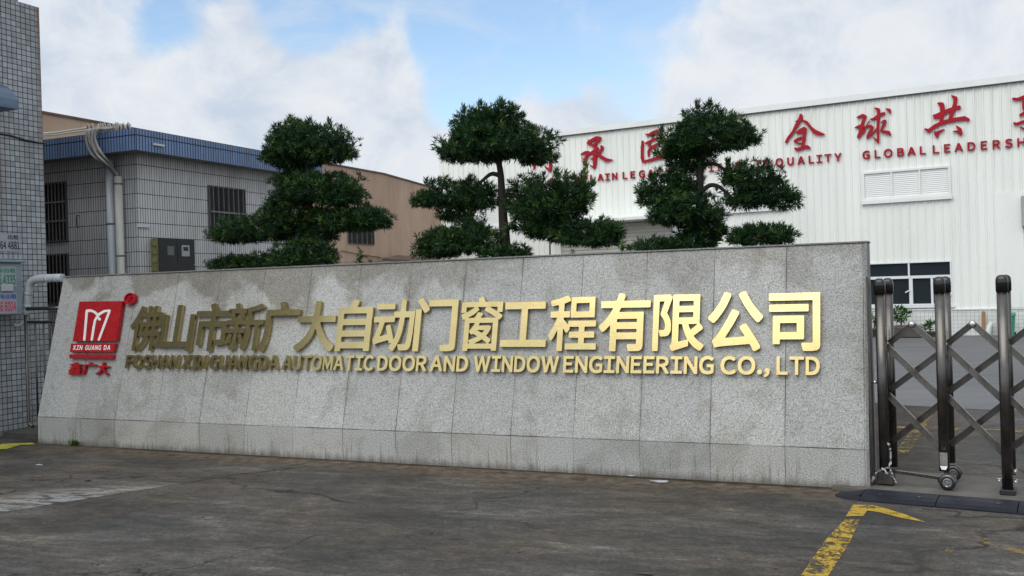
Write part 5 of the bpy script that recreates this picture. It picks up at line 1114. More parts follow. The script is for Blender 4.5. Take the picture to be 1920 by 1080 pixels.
# room behind the window: three walls, floor, and a few pale ceiling lamps/boxes seen dimly
b = MB()
X0, X1, Y1, Z0, Z1 = wx0, wx1, 2.4, wz0 - 0.4, wz1 + 0.5
b.add([(X0, .06, Z0), (X1, .06, Z0), (X1, Y1, Z0), (X0, Y1, Z0), (X0, .06, Z1), (X1, .06, Z1), (X1, Y1, Z1), (X0, Y1, Z1)],
      [(0, 1, 2, 3), (4, 7, 6, 5), (3, 2, 6, 7), (0, 3, 7, 4), (1, 5, 6, 2)])
b.build('room_interior', simple('dim_room_paint', (0.10, 0.12, 0.125), 0.9, var=0.2, vscale=1), fac)
for px, py in ((1702, 546), (1780, 555)):
    hd = MB()
    x_, z_ = FB.py_(px, py, -0.06)
    hd.bar((x_ - 0.06, -0.07, z_ - 0.035), (x_ + 0.06, -0.07, z_ + 0.035), 0.03, 0.02, (0, 1, 0)); hd.build('window_stay', M_ALU, win)
# louvres
for (p, q_, r, s_) in louvres:
    m = MB(); f_ = 0.055
    m.box(p - f_, p + 0.002, -0.07, 0.03, r - f_, s_ + f_); m.box(q_ - 0.002, q_ + f_, -0.07, 0.03, r - f_, s_ + f_)
    m.box(p + 0.002, q_ - 0.002, -0.07, 0.03, r - f_, r + 0.002); m.box(p + 0.002, q_ - 0.002, -0.07, 0.03, s_ - 0.002, s_ + f_)
    for k in (1, 2):
        c_ = p + (q_ - p) * k / 3; m.box(c_ - 0.02, c_ + 0.02, -0.066, 0.026, r + 0.002, s_ - 0.002)
    m.box(p - f_ - 0.03, q_ + f_ + 0.03, -0.10, -0.0, r - f_ - 0.10, r - f_ - 0.002)
    lo = m.build('louvre', M_TRIM, fac)
    m = MB(); nb = 13
    for k in range(nb):
        z_ = r + (s_ - r) * (k + 0.5) / nb; hh = (s_ - r) / nb
        m.add([(p, -0.034, z_ - hh * .5), (q_, -0.034, z_ - hh * .5), (q_, -0.014, z_ + hh * .47), (p, -0.014, z_ + hh * .47)], [(0, 1, 2, 3)])
        m.add([(p, -0.034, z_ - hh * .5), (q_, -0.034, z_ - hh * .5), (q_, -0.016, z_ - hh * .52), (p, -0.016, z_ - hh * .52)], [(3, 2, 1, 0)])
    m.build('louvre_blade', M_TRIM, lo)
    m = MB(); m.add([(p, 0.028, r), (q_, 0.028, r), (q_, 0.028, s_), (p, 0.028, s_)], [(0, 1, 2, 3)]); m.build('louvre_backing', M_FRAME_OLD, lo)
# roller door with canopy
m = MB(); nb = 30
for k in range(nb):
    z0_, z1_ = dz1 * k / nb, dz1 * (k + 1) / nb; h_ = z1_ - z0_
    m.add([(dx0, 0.06, z0_), (dx1, 0.06, z0_), (dx1, 0.035, z0_ + h_ * .3), (dx0, 0.035, z0_ + h_ * .3), (dx1, 0.035, z0_ + h_ * .75), (dx0, 0.035, z0_ + h_ * .75), (dx1, 0.06, z1_), (dx0, 0.06, z1_)],
          [(0, 1, 2, 3), (3, 2, 4, 5), (5, 4, 6, 7)])
m.build('roller_door', M_SHUTTER, fac)
m = MB(); m.prism([(0, dz1 + 0.02), (-0.75, dz1 + 0.02), (-0.75, dz1 + 0.10), (0, dz1 + 0.22)], dx0 - 0.35, dx1 + 0.35); m.build('canopy', M_TRIM, fac)
for p_ in (dx0 - 0.08, dx1):
    m = MB(); m.box(p_, p_ + 0.08, -0.05, 0.06, 0, dz1 + 0.018); m.build('door_jamb', M_TRIM, fac)
# patched cladding panel and a switch box at the right
p0, p1 = FB.py_(1865, 362), FB.py_(1917, 360)
m = MB(); m.box(p0[0], p1[0], -0.040, -0.027, zw + 0.01, p0[1]); m.build('patch_panel', M_PANEL, fac)
p0, p1 = FB.py_(1915, 368), FB.py_(1940, 425)
m = MB(); m.box(p0[0], p1[0], -0.20, -0.03, p1[1], p0[1], 0.015); m.build('switch_box', simple('grey_box_paint', (0.30, 0.33, 0.32), 0.5), fac)

# red lettering on the cladding
YL = -0.03
for ch in '向承匠心全球共享':
    loops = [[FB.py_(x, y, YL - 0.07) for x, y in l] for l in brush(ch)]
    extrude_loops(loops, (0, YL, 0), (1, 0, 0), (0, 0, 1), (0, -1, 0), 0.0, 0.05).build('wall_character', M_RED_LETTER, fac)
LET = [('H', 1003), ('A', 1032), ('E', 1064), ('X', 1080), ('P', 1096), ('L', 1110), ('A', 1125), ('I', 1138), ('N', 1151.7), ('L', 1170.7), ('E', 1185.7), ('G', 1202.6), ('A', 1219.5), ('C', 1236),
       ('Y', 1252), ('V', 1317), ('I', 1333), ('T', 1347), ('A', 1364), ('S', 1383.5), ('I', 1420), ('N', 1436), ('Q', 1461), ('U', 1481.6), ('A', 1501.5), ('L', 1520.8), ('I', 1535.8), ('T', 1552),
       ('Y', 1570.7), ('G', 1623.7), ('L', 1645), ('O', 1665), ('B', 1688.4), ('A', 1708.8), ('L', 1730), ('L', 1754.7), ('E', 1775.9), ('A', 1797.5), ('D', 1821.5), ('E', 1844.8), ('R', 1868), ('S', 1891.5), ('H', 1915), ('I', 1934), ('P', 1953)]
zb = FB.py_(1571, 302, YL - .06)[1]; zt2 = FB.py_(1571, 286.8, YL - .06)[1]
zb2 = FB.py_(1868, 278.5, YL - .06)[1]; zb3 = FB.py_(1151.7, 337, YL - .06)[1]
kz = (zt2 - zb) / CAPH
xb_, xb2, xb3 = FB.py_(1571, 302)[0], FB.py_(1868, 278.5)[0], FB.py_(1151.7, 337)[0]
for ch, px in LET:
    x_ = FB.py_(px, 300 - (px - 1571) * 0.079, YL - .06)[0]
    zz = zb + (zb2 - zb) * (x_ - xb_) / (xb2 - xb_) if x_ > xb_ else zb + (zb3 - zb) * (x_ - xb_) / (xb3 - xb_)
    L = glyph(ch); bb = bbox(L); yb = bbox(glyph('E'))[2]
    kx = kz * 0.98
    loops = [[(x_ + (x - (bb[0] + bb[1]) / 2) * kx, zz + (y - yb) * kz) for x, y in l] for l in L]
    extrude_loops(loops, (0, YL, 0), (1, 0, 0), (0, 0, 1), (0, -1, 0), 0.0, 0.04).build('wall_letter', M_RED_LETTER, fac)

# ------------------------------------------------------------------ beige warehouse
W1 = at_depth(719, 327, 25.9)
P1 = Vector((W1.x, W1.y, 0))
P0 = P1 - S.ey * 16.0
P2 = P1 + Vector((0.261, 1, 0)).normalized() * 4.75
zW = W1.z
wh = thing('beige_warehouse', 'plain beige rendered warehouse wall behind the white tiled outbuilding', 'building', P1)
P0l, P2l = P0 - P1, P2 - P1
back = Vector((-9, 3, 0))
b = MB()
z_l = zW
pts2 = [P0l, Vector((0, 0, 0)), P2l, P2l + back, P0l + back]
zs = [zW, zW, zW - 0.02, zW, zW]
n_ = len(pts2)
b.add([(p.x, p.y, 0) for p in pts2] + [(p.x, p.y, z) for p, z in zip(pts2, zs)], [(i, (i + 1) % n_, n_ + (i + 1) % n_, n_ + i) for i in range(n_)])
b.build('wall', M_BEIGE, wh)
b = MB(); b.add([(p.x, p.y, z - 0.06) for p, z in zip(pts2, zs)], [tuple(range(n_))]); b.build('roof', M_ROOF, wh)
b = MB()
for p, q_ in ((pts2[0], pts2[1]), (pts2[1], pts2[2])):
    d = (q_ - p).normalized(); s_ = Vector((d.y, -d.x, 0))
    b.add([p + s_ * .03 + Vector((0, 0, zW)), q_ + s_ * .03 + Vector((0, 0, zW)), q_ - s_ * .1 + Vector((0, 0, zW)), p - s_ * .1 + Vector((0, 0, zW)),
           p + s_ * .03 + Vector((0, 0, zW + .04)), q_ + s_ * .03 + Vector((0, 0, zW + .04)), q_ - s_ * .1 + Vector((0, 0, zW + .04)), p - s_ * .1 + Vector((0, 0, zW + .04))],
          [(0, 1, 5, 4), (4, 5, 6, 7), (2, 3, 7, 6), (0, 3, 2, 1)])
b.build('parapet_cap', M_BROWN, wh)
# barred window in the left facet
WF = Frame(P1, ANG_S)
ya, za = WF.px_(651, 402, 0.0); yb2, zb_ = WF.px_(700, 458, 0.0)


def barred_window(parent, axis, c, a0, a1, z0, z1, nb, out=1.0, frame_m=None, nh=1):
    """window let into a wall at local `axis` = c; a0..a1 along the wall"""
    frame_m = frame_m or M_FRAME_OLD
    def bx(mb_, p, q_, d0, d1, r, s_):
        if axis == 'x': mb_.box(c + min(d0, d1) * 1, c + max(d0, d1), p, q_, r, s_)
        else: mb_.box(p, q_, c + min(d0, d1), c + max(d0, d1), r, s_)
    f = MB(); w = 0.022
    bx(f, a0 - w, a0, 0, .03 * out, z0 - w, z1 + w); bx(f, a1, a1 + w, 0, .03 * out, z0 - w, z1 + w)
    bx(f, a0, a1, 0, .03 * out, z0 - w, z0); bx(f, a0, a1, 0, .03 * out, z1, z1 + w)
    fo = f.build('window', frame_m, parent)
    p = MB(); bx(p, a0, a1, 0.004 * out, 0.008 * out, z0, z1); p.build('pane', M_PANE_DK, fo)
    g_ = MB()
    for k in range(nb):
        t_ = a0 + (a1 - a0) * (k + 0.5) / nb
        bx(g_, t_ - 0.0045, t_ + 0.0045, .032 * out, .048 * out, z0 - .02, z1 + .02)
    for k in range(nh):
        t_ = z0 + (z1 - z0) * (k + 1) / (nh + 1)
        bx(g_, a0 - .02, a1 + .02, .0485 * out, .058 * out, t_ - 0.012, t_ + 0.012)
    g_.build('window_bars', M_IRON, fo)
    return fo


M_PANE_DK = simple('dark_dusty_glass', (0.010, 0.010, 0.012), 0.45, var=0.4, vscale=3, spec=0.2)
barred_window(wh, 'x', 0.0, ya, yb2, zb_, za, 5, 1.0, M_BROWN, 0)
# the window wall is the facet x = 0 of a frame turned like the outbuilding
for o in [c for c in wh.children if c.name.startswith('window')]:
    o.rotation_euler = (0, 0, ANG_S)
b = MB()
pp = [WF.world(0.03, *WF.px_(x, y, 0.03)) - P1 for x, y in ((671, 462), (678, 470), (677, 478), (690, 482))]
b.tube([(p.x, p.y, p.z) for p in pp], 0.012, 6)
pp = [WF.world(0.03, *WF.px_(x, y, 0.03)) - P1 for x, y in ((640, 470), (670, 476), (715, 483))]
b.tube([(p.x, p.y, p.z) for p in pp], 0.010, 6)
b.build('conduit', M_BROWN, wh)
q0, q1 = at_depth(716, 484, 25.0), at_depth(800, 490, 27.5)
lean = thing('lean_to_roof', 'low rusty lean-to roof at the foot of the beige warehouse end wall', 'shed', (q0.x, q0.y, 0))
dq = Vector((q1.x - q0.x, q1.y - q0.y, 0)); wq = Vector((-1.2, 0.6, 0))
b = MB(); h0_, h1_ = q0.z, q1.z
b.add([(0, 0, h0_), (dq.x, dq.y, h1_), (dq.x + .25, dq.y + 1.4, h1_ + .12), (.25, 1.4, h0_ + .12), (0, 0, h0_ - .07), (dq.x, dq.y, h1_ - .07), (dq.x + .25, dq.y + 1.4, h1_ + .05), (.25, 1.4, h0_ + .05)],
      [(0, 1, 2, 3), (0, 4, 5, 1), (1, 5, 6, 2), (3, 7, 4, 0), (4, 7, 6, 5)])
b.build('roof', M_BROWN, lean)
b = MB()
b.add([(.05, .06, 0), (dq.x + .05, dq.y + .06, 0), (dq.x + .05, dq.y + .06, h1_ - .08), (.05, .06, h0_ - .08), (.08, .12, 0), (dq.x + .08, dq.y + .12, 0), (dq.x + .08, dq.y + .12, h1_ - .08), (.08, .12, h0_ - .08)],
      [(0, 1, 2, 3), (7, 6, 5, 4), (0, 3, 7, 4), (1, 5, 6, 2)])
b.build('wall', M_BEIGE, lean)

# ------------------------------------------------------------------ tiled outbuilding
ob = thing('tiled_outbuilding', 'flat-roofed white tiled outbuilding with blue tiled fascia and barred windows', 'building', OB.o, ANG_S)
OV = 0.34
yf, zf1 = OB.px_(257, 241, OV)          # fascia top at the corner
zf0 = OB.px_(257, 281, OV)[1]
y_end = OB.px_(604, 322, OV)[0]
XL = -7.0
b = MB(); b.box(XL, 0, 0, y_end - OV, 0, zf0 + 0.12); b.build('wall', M_TILE_B, ob)
b = MB(); b.box(XL - OV, OV - 0.03, -OV + 0.03, y_end - .03, zf0 + 0.02, zf1 - 0.10); b.build('roof_slab', M_ROOF, ob)
b = MB()
b.box(OV - 0.03, OV, -OV, y_end, zf0, zf1); b.box(XL - OV, OV - 0.03, -OV, -OV + 0.03, zf0, zf1)
b.build('fascia', M_TILE_BLUE, ob)
b = MB()
zc = zf1 - 0.085
b.box(OV, OV + 0.004, -OV - .004, y_end, zc - .005, zc + .005); b.box(XL - OV, OV + .004, -OV - .004, -OV, zc - .005, zc + .005)
b.build('fascia_joint', M_DARK, ob)
# windows
def win_y(px0, py0, px1, py1, nb, nh=1):
    x0, z1 = OB.py_(px0, py0); x1, z0 = OB.py_(px1, py1)
    return barred_window(ob, 'y', 0.0, x0, x1, z0, z1, nb, -1.0, None, nh)
win_y(84, 347, 127, 449, 6, 2)
win_y(86, 480, 130, 566, 6, 1)
def win_x(px0, py0, px1, py1, nb, nh=1):
    y0, z1 = OB.px_(px0, py0); y1, z0 = OB.px_(px1, py1)
    return barred_window(ob, 'x', 0.0, y0, y1, z0, z1, nb, 1.0, None, nh)
win_x(391, 350, 459, 447, 7, 1)
# downpipes on the left facade
def pipe_y(px, py0, rad, m, yo, zlow=0.0, bands=()):
    x_, z_ = OB.py_(px, py0, yo)
    b = MB(); b.tube([(x_, yo, zlow), (x_, yo, z_)], rad, 14)
    o_ = b.build('downpipe', m, ob)
    if bands:
        for pb in bands:
            b = MB(); zb__ = OB.py_(px, pb, yo)[1]; b.lathe([(rad + .004, -.012), (rad + .006, 0), (rad + .004, .012)], (x_, yo, zb__), n=14); b.build('pipe_band', M_IRON, o_)
pipe_y(205, 300, 0.056, M_PVC, -0.075, 0, (420,))
pipe_y(221.5, 331, 0.056, M_PVC_WARM, -0.09, 0, (345, 480))
# small fixtures on the walls
b = MB()
x_, z_ = OB.py_(147, 405, -.02); x2, z2 = OB.py_(143, 424, -.05); b.tube([(x_, 0, z_), (x_, -.05, z_ + .01), (x2 + .01, -.05, (z_ + z2) / 2), (x2, -.04, z2), (x2 + .02, -.02, z2 - .02)], 0.008, 6)
b.build('wall_hook', M_BLACK, ob)
b = MB(); y_, z_ = OB.px_(267, 424); b.box(0.002, 0.03, y_ - .12, y_ + .12, z_ - .018, z_ + .018); b.build('wall_bracket', M_PVC, ob); b = MB(); y_, z_ = OB.px_(296, 272, OV); b.box(OV + .004, OV + .03, y_ - .10, y_ + .10, z_ - .014, z_ + .014)
b.build('wall_bracket', M_PVC, ob)

# cables slung over the fascia into the downpipe
cab = thing('cable_bundle', 'bundle of thick grey cables looping over the blue fascia into a downpipe', 'cables', OB.world(OB.py_(205, 250, -OV)[0], -OV - 0.05, zf1))
co = cab.location
R5 = lambda x, y: (130 + x / 7.7125, 220 + y / 7.714)
paths = [[(560, 160), (330, 178), (262, 235), (250, 350), (310, 510), (420, 620), (560, 720), (690, 840)],
         [(520, 150), (350, 185), (295, 230), (290, 330), (350, 470), (450, 590), (600, 730), (690, 840)],
         [(610, 165), (450, 175), (360, 225), (345, 330), (400, 450), (520, 590), (630, 740), (695, 840)],
         [(640, 150), (520, 172), (420, 190), (370, 270), (400, 400), (500, 570), (620, 720), (698, 840)],
         [(430, 125), (395, 180), (350, 240), (330, 350), (390, 520), (520, 660), (640, 770), (700, 845)]]


def smooth_path(P, n=6):
    P = [Vector(p) for p in P]
    out = []
    for i in range(len(P) - 1):
        p0, p1, p2, p3 = P[max(i - 1, 0)], P[i], P[i + 1], P[min(i + 2, len(P) - 1)]
        for k in range(n):
            t = k / n
            out.append(0.5 * ((2 * p1) + (p2 - p0) * t + (2 * p0 - 5 * p1 + 4 * p2 - p3) * t * t + (3 * p1 - p0 - 3 * p2 + p3) * t ** 3))
    out.append(P[-1])
    return out


for j, pth in enumerate(paths):
    P = []
    m_ = len(pth)
    for i, pq in enumerate(pth):
        px, py = R5(*pq)
        yy = (-OV + 0.10, -OV + 0.02, -OV - 0.045, -OV - 0.06, -OV - 0.05, -OV - 0.02, -0.12, -0.09)[i] - 0.012 * j * (0.3 if i > 5 else 1)
        x_, z_ = OB.py_(px, py, yy)
        if i < 3: z_ = max(z_, zf1 + 0.03)
        P.append(OB.world(x_, yy, z_) - co)
    b = MB(); b.tube(smooth_path(P), 0.019, 8); b.build('cable', M_CABLE, cab)
b = MB()
for j, (pa, pb) in enumerate((((0, 166), (280, 150)), ((0, 190), (300, 182)))):
    xa, za_ = OB.py_(*R5(*pa), 0.0); xb4, zb4 = OB.py_(*R5(*pb), 0.0)
    xa -= 1.0
    b.tube([OB.world(xa, 0.0, za_) - co, OB.world((xa + xb4) / 2, 0, (za_ + zb4) / 2 - .02) - co, OB.world(xb4, 0.0, zb4) - co], 0.014, 8)
b.build('conduit', M_PVC_WARM, cab)
b = MB()
for k in range(26):
    t_ = k / 25
    px, py = R5(300 + 560 * t_, 128 - 20 * t_ + random.uniform(-12, 18))
    x_, z_ = OB.py_(px, py, -0.10)
    z_ = max(z_, zf1 - 0.05)
    b.tube([OB.world(x_ - .05, -.12, zf1 - .02) - co, OB.world(x_, -.10 + random.uniform(-.05, .05), z_ + .02) - co, OB.world(x_ + random.uniform(.03, .1), -.12, zf1 - .02) - co], 0.016, 6)
b.build('tangled_wire', M_CABLE, cab)

# electricity meter cabinet on the right-hand facade
y0c, z1c = OB.px_(297, 446, 0.16); y1c, _ = OB.px_(364, 450, 0.16); z0c = OB.px_(297, 513, 0.16)[1]
cabn = thing('meter_cabinet', 'smoked plastic electricity meter cabinet with yellowed side on the white tiled wall', 'meter box', OB.world(0.0, y0c, z0c), ANG_S)
W_, H_ = y1c - y0c, z1c - z0c
b = MB(); b.box(0.001, 0.15, 0.006, W_, 0, H_, 0.008); b.build('housing', M_YELLOWED, cabn)
b = MB(); b.box(0.151, 0.165, 0.0, W_ * 0.5 - .004, H_ * .27, H_); b.box(0.151, 0.165, W_ * 0.5 + .004, W_, H_ * .27, H_); b.build('door', M_SMOKED, cabn)
b = MB(); b.box(0.151, 0.168, 0.0, W_, 0, H_ * .25); b.build('lower_door', M_SMOKED, cabn)
b = MB()
b.box(0.166, 0.172, W_ * .62, W_ * .84, H_ * .50, H_ * .82); b.build('meter', M_METER, cabn)
b = MB(); b.box(0.1725, 0.175, W_ * .66, W_ * .80, H_ * .66, H_ * .77); b.build('meter_display', M_SMOKED, cabn)
b = MB(); b.box(0.166, 0.172, W_ * .22, W_ * .40, H_ * .52, H_ * .78); b.build('meter', simple('dim_meter_face', (0.09, 0.10, 0.10), .4), cabn)
M_RIB = simple('yellow_cabinet_rib', (0.20, 0.19, 0.06), .55, var=.3, vscale=12)
for k in range(4):
    b = MB(); b.box(0.02, 0.13, -0.006, 0.0055, H_ * (.08 + .235 * k), H_ * (.20 + .235 * k)); b.build('side_rib', M_RIB, cabn)

# ------------------------------------------------------------------ foreground tiled building (left edge)
zt_b = TB.px_(79, 16)[1]
LB = 6.6
tb = thing('tiled_building', 'tall building edge clad in small square grey tiles at far left', 'building', TB.o, ANG_S)
b = MB(); b.box(-7, 0, -LB, 0, 0, zt_b); b.build('wall', M_TILE_A, tb)
y_p = TB.px_(37, 4)[0]
b = MB(); b.box(-6.9, -0.03, -LB + .05, y_p, zt_b + 0.001, zt_b + 0.5); b.build('roof_block', M_ROOF, tb)
# hooded awning
yh1 = TB.px_(16, 214, 0.02)[0]
zh0 = TB.px_(16, 216, 0.02)[1]; zh1 = TB.px_(2, 160, 0.02)[1]
hood = MB()
prof = [(0.001, zh1)] + [(0.42 * math.sin(a), zh0 + 0.03 + (zh1 - zh0 - .03) * math.cos(a)) for a in [math.radians(v) for v in (15, 30, 45, 60, 75, 90)]] + [(0.42, zh0), (0.001, zh0)]
hood.prism([(p, z) for p, z in prof], yh1 - 1.6, yh1 - 0.18, 'y')
hood.build('awning', M_AWNING, tb)
# crack/cable across the wall
b = MB()
pw = [(-5, 250), (20, 254), (45, 262), (70, 267), (86, 269)]
b.tube([(0.012, *TB.px_(x, y, 0.012)) for x, y in pw], 0.011, 6); b.build('wall_cable', M_BLACK, tb)


def sticker(parent, fr, xoff, rect, lines, name='notice', paper=None, thick=0.004):
    """a printed notice on the plane local x = xoff; rect in photograph pixels, lines of (text, px0, px1, py0, py1, ink)"""
    y0, z1 = fr.px_(rect[0], rect[1], xoff); y1, z0 = fr.px_(rect[2], rect[3], xoff)
    off = fr.loc(parent.location) if parent is not None else Vector((0, 0, 0))
    b = MB(); b.box(xoff - off.x, xoff - off.x + thick, y0 - off.y, y1 - off.y, z0 - off.z, z1 - off.z)
    ns = b.build(name, paper or M_PAPER, parent)
    for txt, a0, a1, c0, c1, ink in lines:
        ya_, zt__ = fr.px_(a0, c0, xoff); yb_, zb__ = fr.px_(a1, c1, xoff)
        G_ = [glyph(c) if c != ' ' else None for c in txt]
        W = [(bbox(l)[1] - bbox(l)[0]) if l else 0.25 for l in G_]
        gap = 0.10
        k = (yb_ - ya_) / (sum(W) + gap * (len(txt) - 1))
        x = 0; m_ = MB()
        hmax = max(bbox(l)[3] for l in G_ if l); hmin = min(bbox(l)[2] for l in G_ if l)
        for l, w in zip(G_, W):
            if l:
                x0 = bbox(l)[0]
                loops = [[(ya_ + (x + p - x0) * k - off.y, zb__ + (q_ - hmin) / (hmax - hmin) * (zt__ - zb__) - off.z) for p, q_ in lp] for lp in l]
                extrude_loops(loops, (xoff - off.x, 0, 0), (0, 1, 0), (0, 0, 1), (1, 0, 0), thick + 0.0005, thick + 0.0015, m_)
            x += w + gap
        m_.build('lettering', ink, ns)
    return ns


sticker(tb, TB, 0.002, (-22, 436, 38, 472), [('出租', 14, 34.5, 440, 449.5, M_INK_BLACK), ('13.564 4881', -20, 36.5, 451, 468, M_INK_BLACK)])

# ------------------------------------------------------------------ utility box on that wall
XB = 0.20
yb1 = TB.px_(42, 540, XB)[0]; yb0 = yb1 - 0.62
zb1 = TB.px_(42, 493, XB)[1]; zb0 = TB.px_(42, 589, XB)[1]
ub = thing('utility_box', 'grey wall-mounted utility box with rental phone stickers on its front', 'utility box', TB.world(0, yb0, zb0), ANG_S)
b = MB(); b.box(0.002, XB, 0, yb1 - yb0, 0, zb1 - zb0, 0.006); b.build('case', M_BOX, ub)
b = MB(); b.box(0.002, XB + 0.04, -0.03, yb1 - yb0 + 0.035, zb1 - zb0 + 0.001, zb1 - zb0 + 0.035, 0.008); b.build('lid', M_BOX, ub)
sticker(ub, TB, XB + 0.001, (-18, 499, 31, 537), [('车出租', -6, 29, 503, 511.5, M_INK_GREEN), ('325.4335', -16, 29, 515, 534, M_INK_GREEN)], thick=0.002)
sticker(ub, TB, XB + 0.001, (-18, 550, 32, 587), [('叉车出租', -12, 30.5, 552, 560, M_INK_BLUE), ('1256 6004', -16, 30, 566, 583.5, M_INK_RED)], thick=0.002)
b = MB()
y0_, z1_ = TB.px_(1, 533, XB); y1_, z0_ = TB.px_(23, 546, XB)
b.box(XB + 0.004, XB + 0.022, y0_ - yb0, y1_ - yb0, z0_ - zb0, z1_ - zb0, 0.004); b.build('latch_cover', simple('pale_latch', (0.42, 0.45, 0.46), .5), ub)

# big pvc pipe leaving the box side and bending towards the wall
dp = thing('drain_pipe', 'thick white plastic pipe bending from the utility box behind the granite wall', 'pipe', TB.world(0.25, 0.0, 0.0), ANG_S)
PY = yb1 + 0.09                                      # local y (frame of the tiled building) of the pipe run
def pt(px, py, yy=PY):
    x_, z_ = TB.py_(px, py, yy); return Vector((x_ - 0.25, yy, z_))
pv = [pt(48, 590), pt(51, 562), pt(53.5, 545), pt(56, 533), pt(62, 526), pt(72, 523), pt(95, 521.5), pt(117, 521)]
pr = (TB.py_(60, 523, PY)[1] - TB.py_(60, 538, PY)[1]) * 0.5
b = MB(); b.tube(smooth_path(pv, 4), pr, 16); b.build('pipe', M_PVC, dp)
for p_, q_ in ((pt(49.5, 576), pt(50, 571)), (pt(52, 553), pt(52.6, 548)), (pt(88, 522), pt(92, 521.8)), (pt(105, 521.4), pt(108, 521.3))):
    b = MB(); b.tube([p_, q_], pr * 1.05, 16); b.build('coupling', M_PVC, dp)
b = MB(); b.tube(smooth_path([pt(8, 588, PY - .05), pt(14, 600, PY - .05), pt(26, 609, PY - .05), pt(36, 610, PY - .03), pt(45, 603, PY), pt(48.5, 590, PY)], 5), pr * 0.42, 10); b.build('hose', M_PVC_WARM, dp)

# stainless railing between the building and the sign wall
rl = thing('metal_railing', 'narrow stainless steel railing closing the gap left of the granite wall', 'railing', S.world(-0.3, 0.46, 0), ANG_S)
ro = Vector((-0.3, 0.46, 0))
def rp(px, py, y=0.46):
    x_, z_ = S.py_(px, py, y); return Vector((x_, y, z_)) - ro
b = MB(); a_, c_ = rp(50, 579), rp(128, 577)
b.tube([(a_.x, 0, a_.z), (c_.x, 0, a_.z)], 0.022, 10); b.build('top_rail', M_STEEL_DK, rl)
b = MB(); a2, c2 = rp(52, 604), rp(128, 603)
b.tube([(a2.x, 0, a2.z), (c2.x, 0, a2.z)], 0.016, 10); b.build('middle_rail', M_STEEL_DK, rl)
ap = rp(51.5, 700)
b = MB(); b.tube([(ap.x, 0, a_.z), (ap.x, 0, 0.16), (ap.x + .015, 0, .12), (ap.x + .07, 0, .10)], 0.02, 10); b.build('post', M_STEEL, rl)
for px in (67, 82.5, 97):
    p_ = rp(px, 640); b = MB(); b.tube([(p_.x, 0, 0.05), (p_.x, 0, a2.z - .016)], 0.011, 8); b.build('baluster', M_STEEL_DK, rl)
# low step in the corner
b = MB(); b.box(-1.6, -0.04, 0.22, 0.9, 0, 0.06); o = b.build('doorstep', M_STONE); o.location = A; o.rotation_euler = (0, 0, ANG_S); tag(o, kind='structure')

# ------------------------------------------------------------------ folding gate
gate = thing('folding_gate', 'dull stainless steel folding lattice gate with black capped posts and wheels', 'gate', GT.o, ANG_F)
PX = [0.0, 0.415, 0.825, 1.235, 1.645]
HG = 1.565
YF, YR = 0.0, 0.36
zN = [1.06, 0.69, 0.30]
for k, x in enumerate(PX):
    for y in (YF, YR):
        b = MB()
        # oval tube post
        n = 18; pr_ = []
        for i in range(n):
            a = 2 * math.pi * i / n
            pr_.append((x + 0.036 * math.copysign(abs(math.cos(a)) ** .7, math.cos(a)), y + 0.030 * math.copysign(abs(math.sin(a)) ** .7, math.sin(a))))
        zl = 0.16 if k == 1 else (0.03 if y == YF else 0.10)
        b.prism(pr_, zl, HG - 0.06, 'z')
        for i in range(len(b.sm)): b.sm[i] = len(b.f[i]) == 4
        po = b.build('post', M_STEEL, gate)
        b = MB()
        prof_ = [(0, HG - 0.10), (0.99, HG - 0.10), (1.0, HG - 0.03), (0.96, HG - 0.008), (0.80, HG + 0.008), (0.45, HG + 0.018), (0.0, HG + 0.02)]
        vs, fs = [], []
        for r_, z_ in prof_:
            for i in range(n):
                a = 2 * math.pi * i / n
                vs.append((x + 0.041 * r_ * math.copysign(abs(math.cos(a)) ** .6, math.cos(a)), y + 0.034 * r_ * math.copysign(abs(math.sin(a)) ** .6, math.sin(a)), z_))
        for j in range(len(prof_) - 1):
            for i in range(n): fs.append((j * n + i, j * n + (i + 1) % n, (j + 1) * n + (i + 1) % n, (j + 1) * n + i))
        b.add(vs, fs, True); b.build('post_cap', M_BLACK, po)


def channel(a, c, y, th):
    """pressed steel lattice bar with a raised lip along both edges"""
    m = MB()
    m.bar((a[0], y, a[1]), (c[0], y, c[1]), 0.044, th, (0, 1, 0))
    t_ = Vector((c[0] - a[0], 0, c[1] - a[1])).normalized(); s_ = Vector((-t_.z, 0, t_.x))
    for sg in (-1, 1):
        o_ = s_ * (0.0185 * sg)
        m.bar((a[0] + o_.x, y - th * .75, a[1] + o_.z), (c[0] + o_.x, y - th * .75, c[1] + o_.z), 0.008, 0.012, (0, 1, 0))
    return m


YA, YB = 0.10, 0.24
for k in range(len(PX) - 1):
    x0, x1 = PX[k] + 0.02, PX[k + 1] - 0.02
    xm = (x0 + x1) / 2; zm = 1.235
    channel((xm, zm), (x1, zN[0] - .01), YA, 0.02).build('lattice_bar', M_STEEL_BAR, gate)
    channel((x0, zN[0] + .02), (xm, zm), YB, 0.02).build('lattice_bar', M_STEEL_DK, gate)
    channel((x0, zN[0] + .01), (x1, zN[1] - .01), YA, 0.02).build('lattice_bar', M_STEEL_BAR, gate)
    channel((x0, zN[1] + .01), (x1, zN[2] - .01), YA, 0.02).build('lattice_bar', M_STEEL_BAR, gate)
    channel((x0, zN[1] + .03), (x1, zN[0] - .04), YB, 0.02).build('lattice_bar', M_STEEL_DK, gate)
    channel((x0, zN[2] + .02), (x1, zN[1] - .05), YB, 0.02).build('lattice_bar', M_STEEL_DK, gate)
    b = MB(); b.lathe([(0.024, 0), (0.026, 0.002), (0.020, 0.012), (0.008, 0.016)], (xm, YA - 0.022, zm - .004), (0, -1, 0), 14)
    b.lathe([(0.012, 0), (0.012, 0.15)], (xm, YA, zm - .004), (0, 1, 0), 10)
    b.build('pivot', M_CHROME, gate)
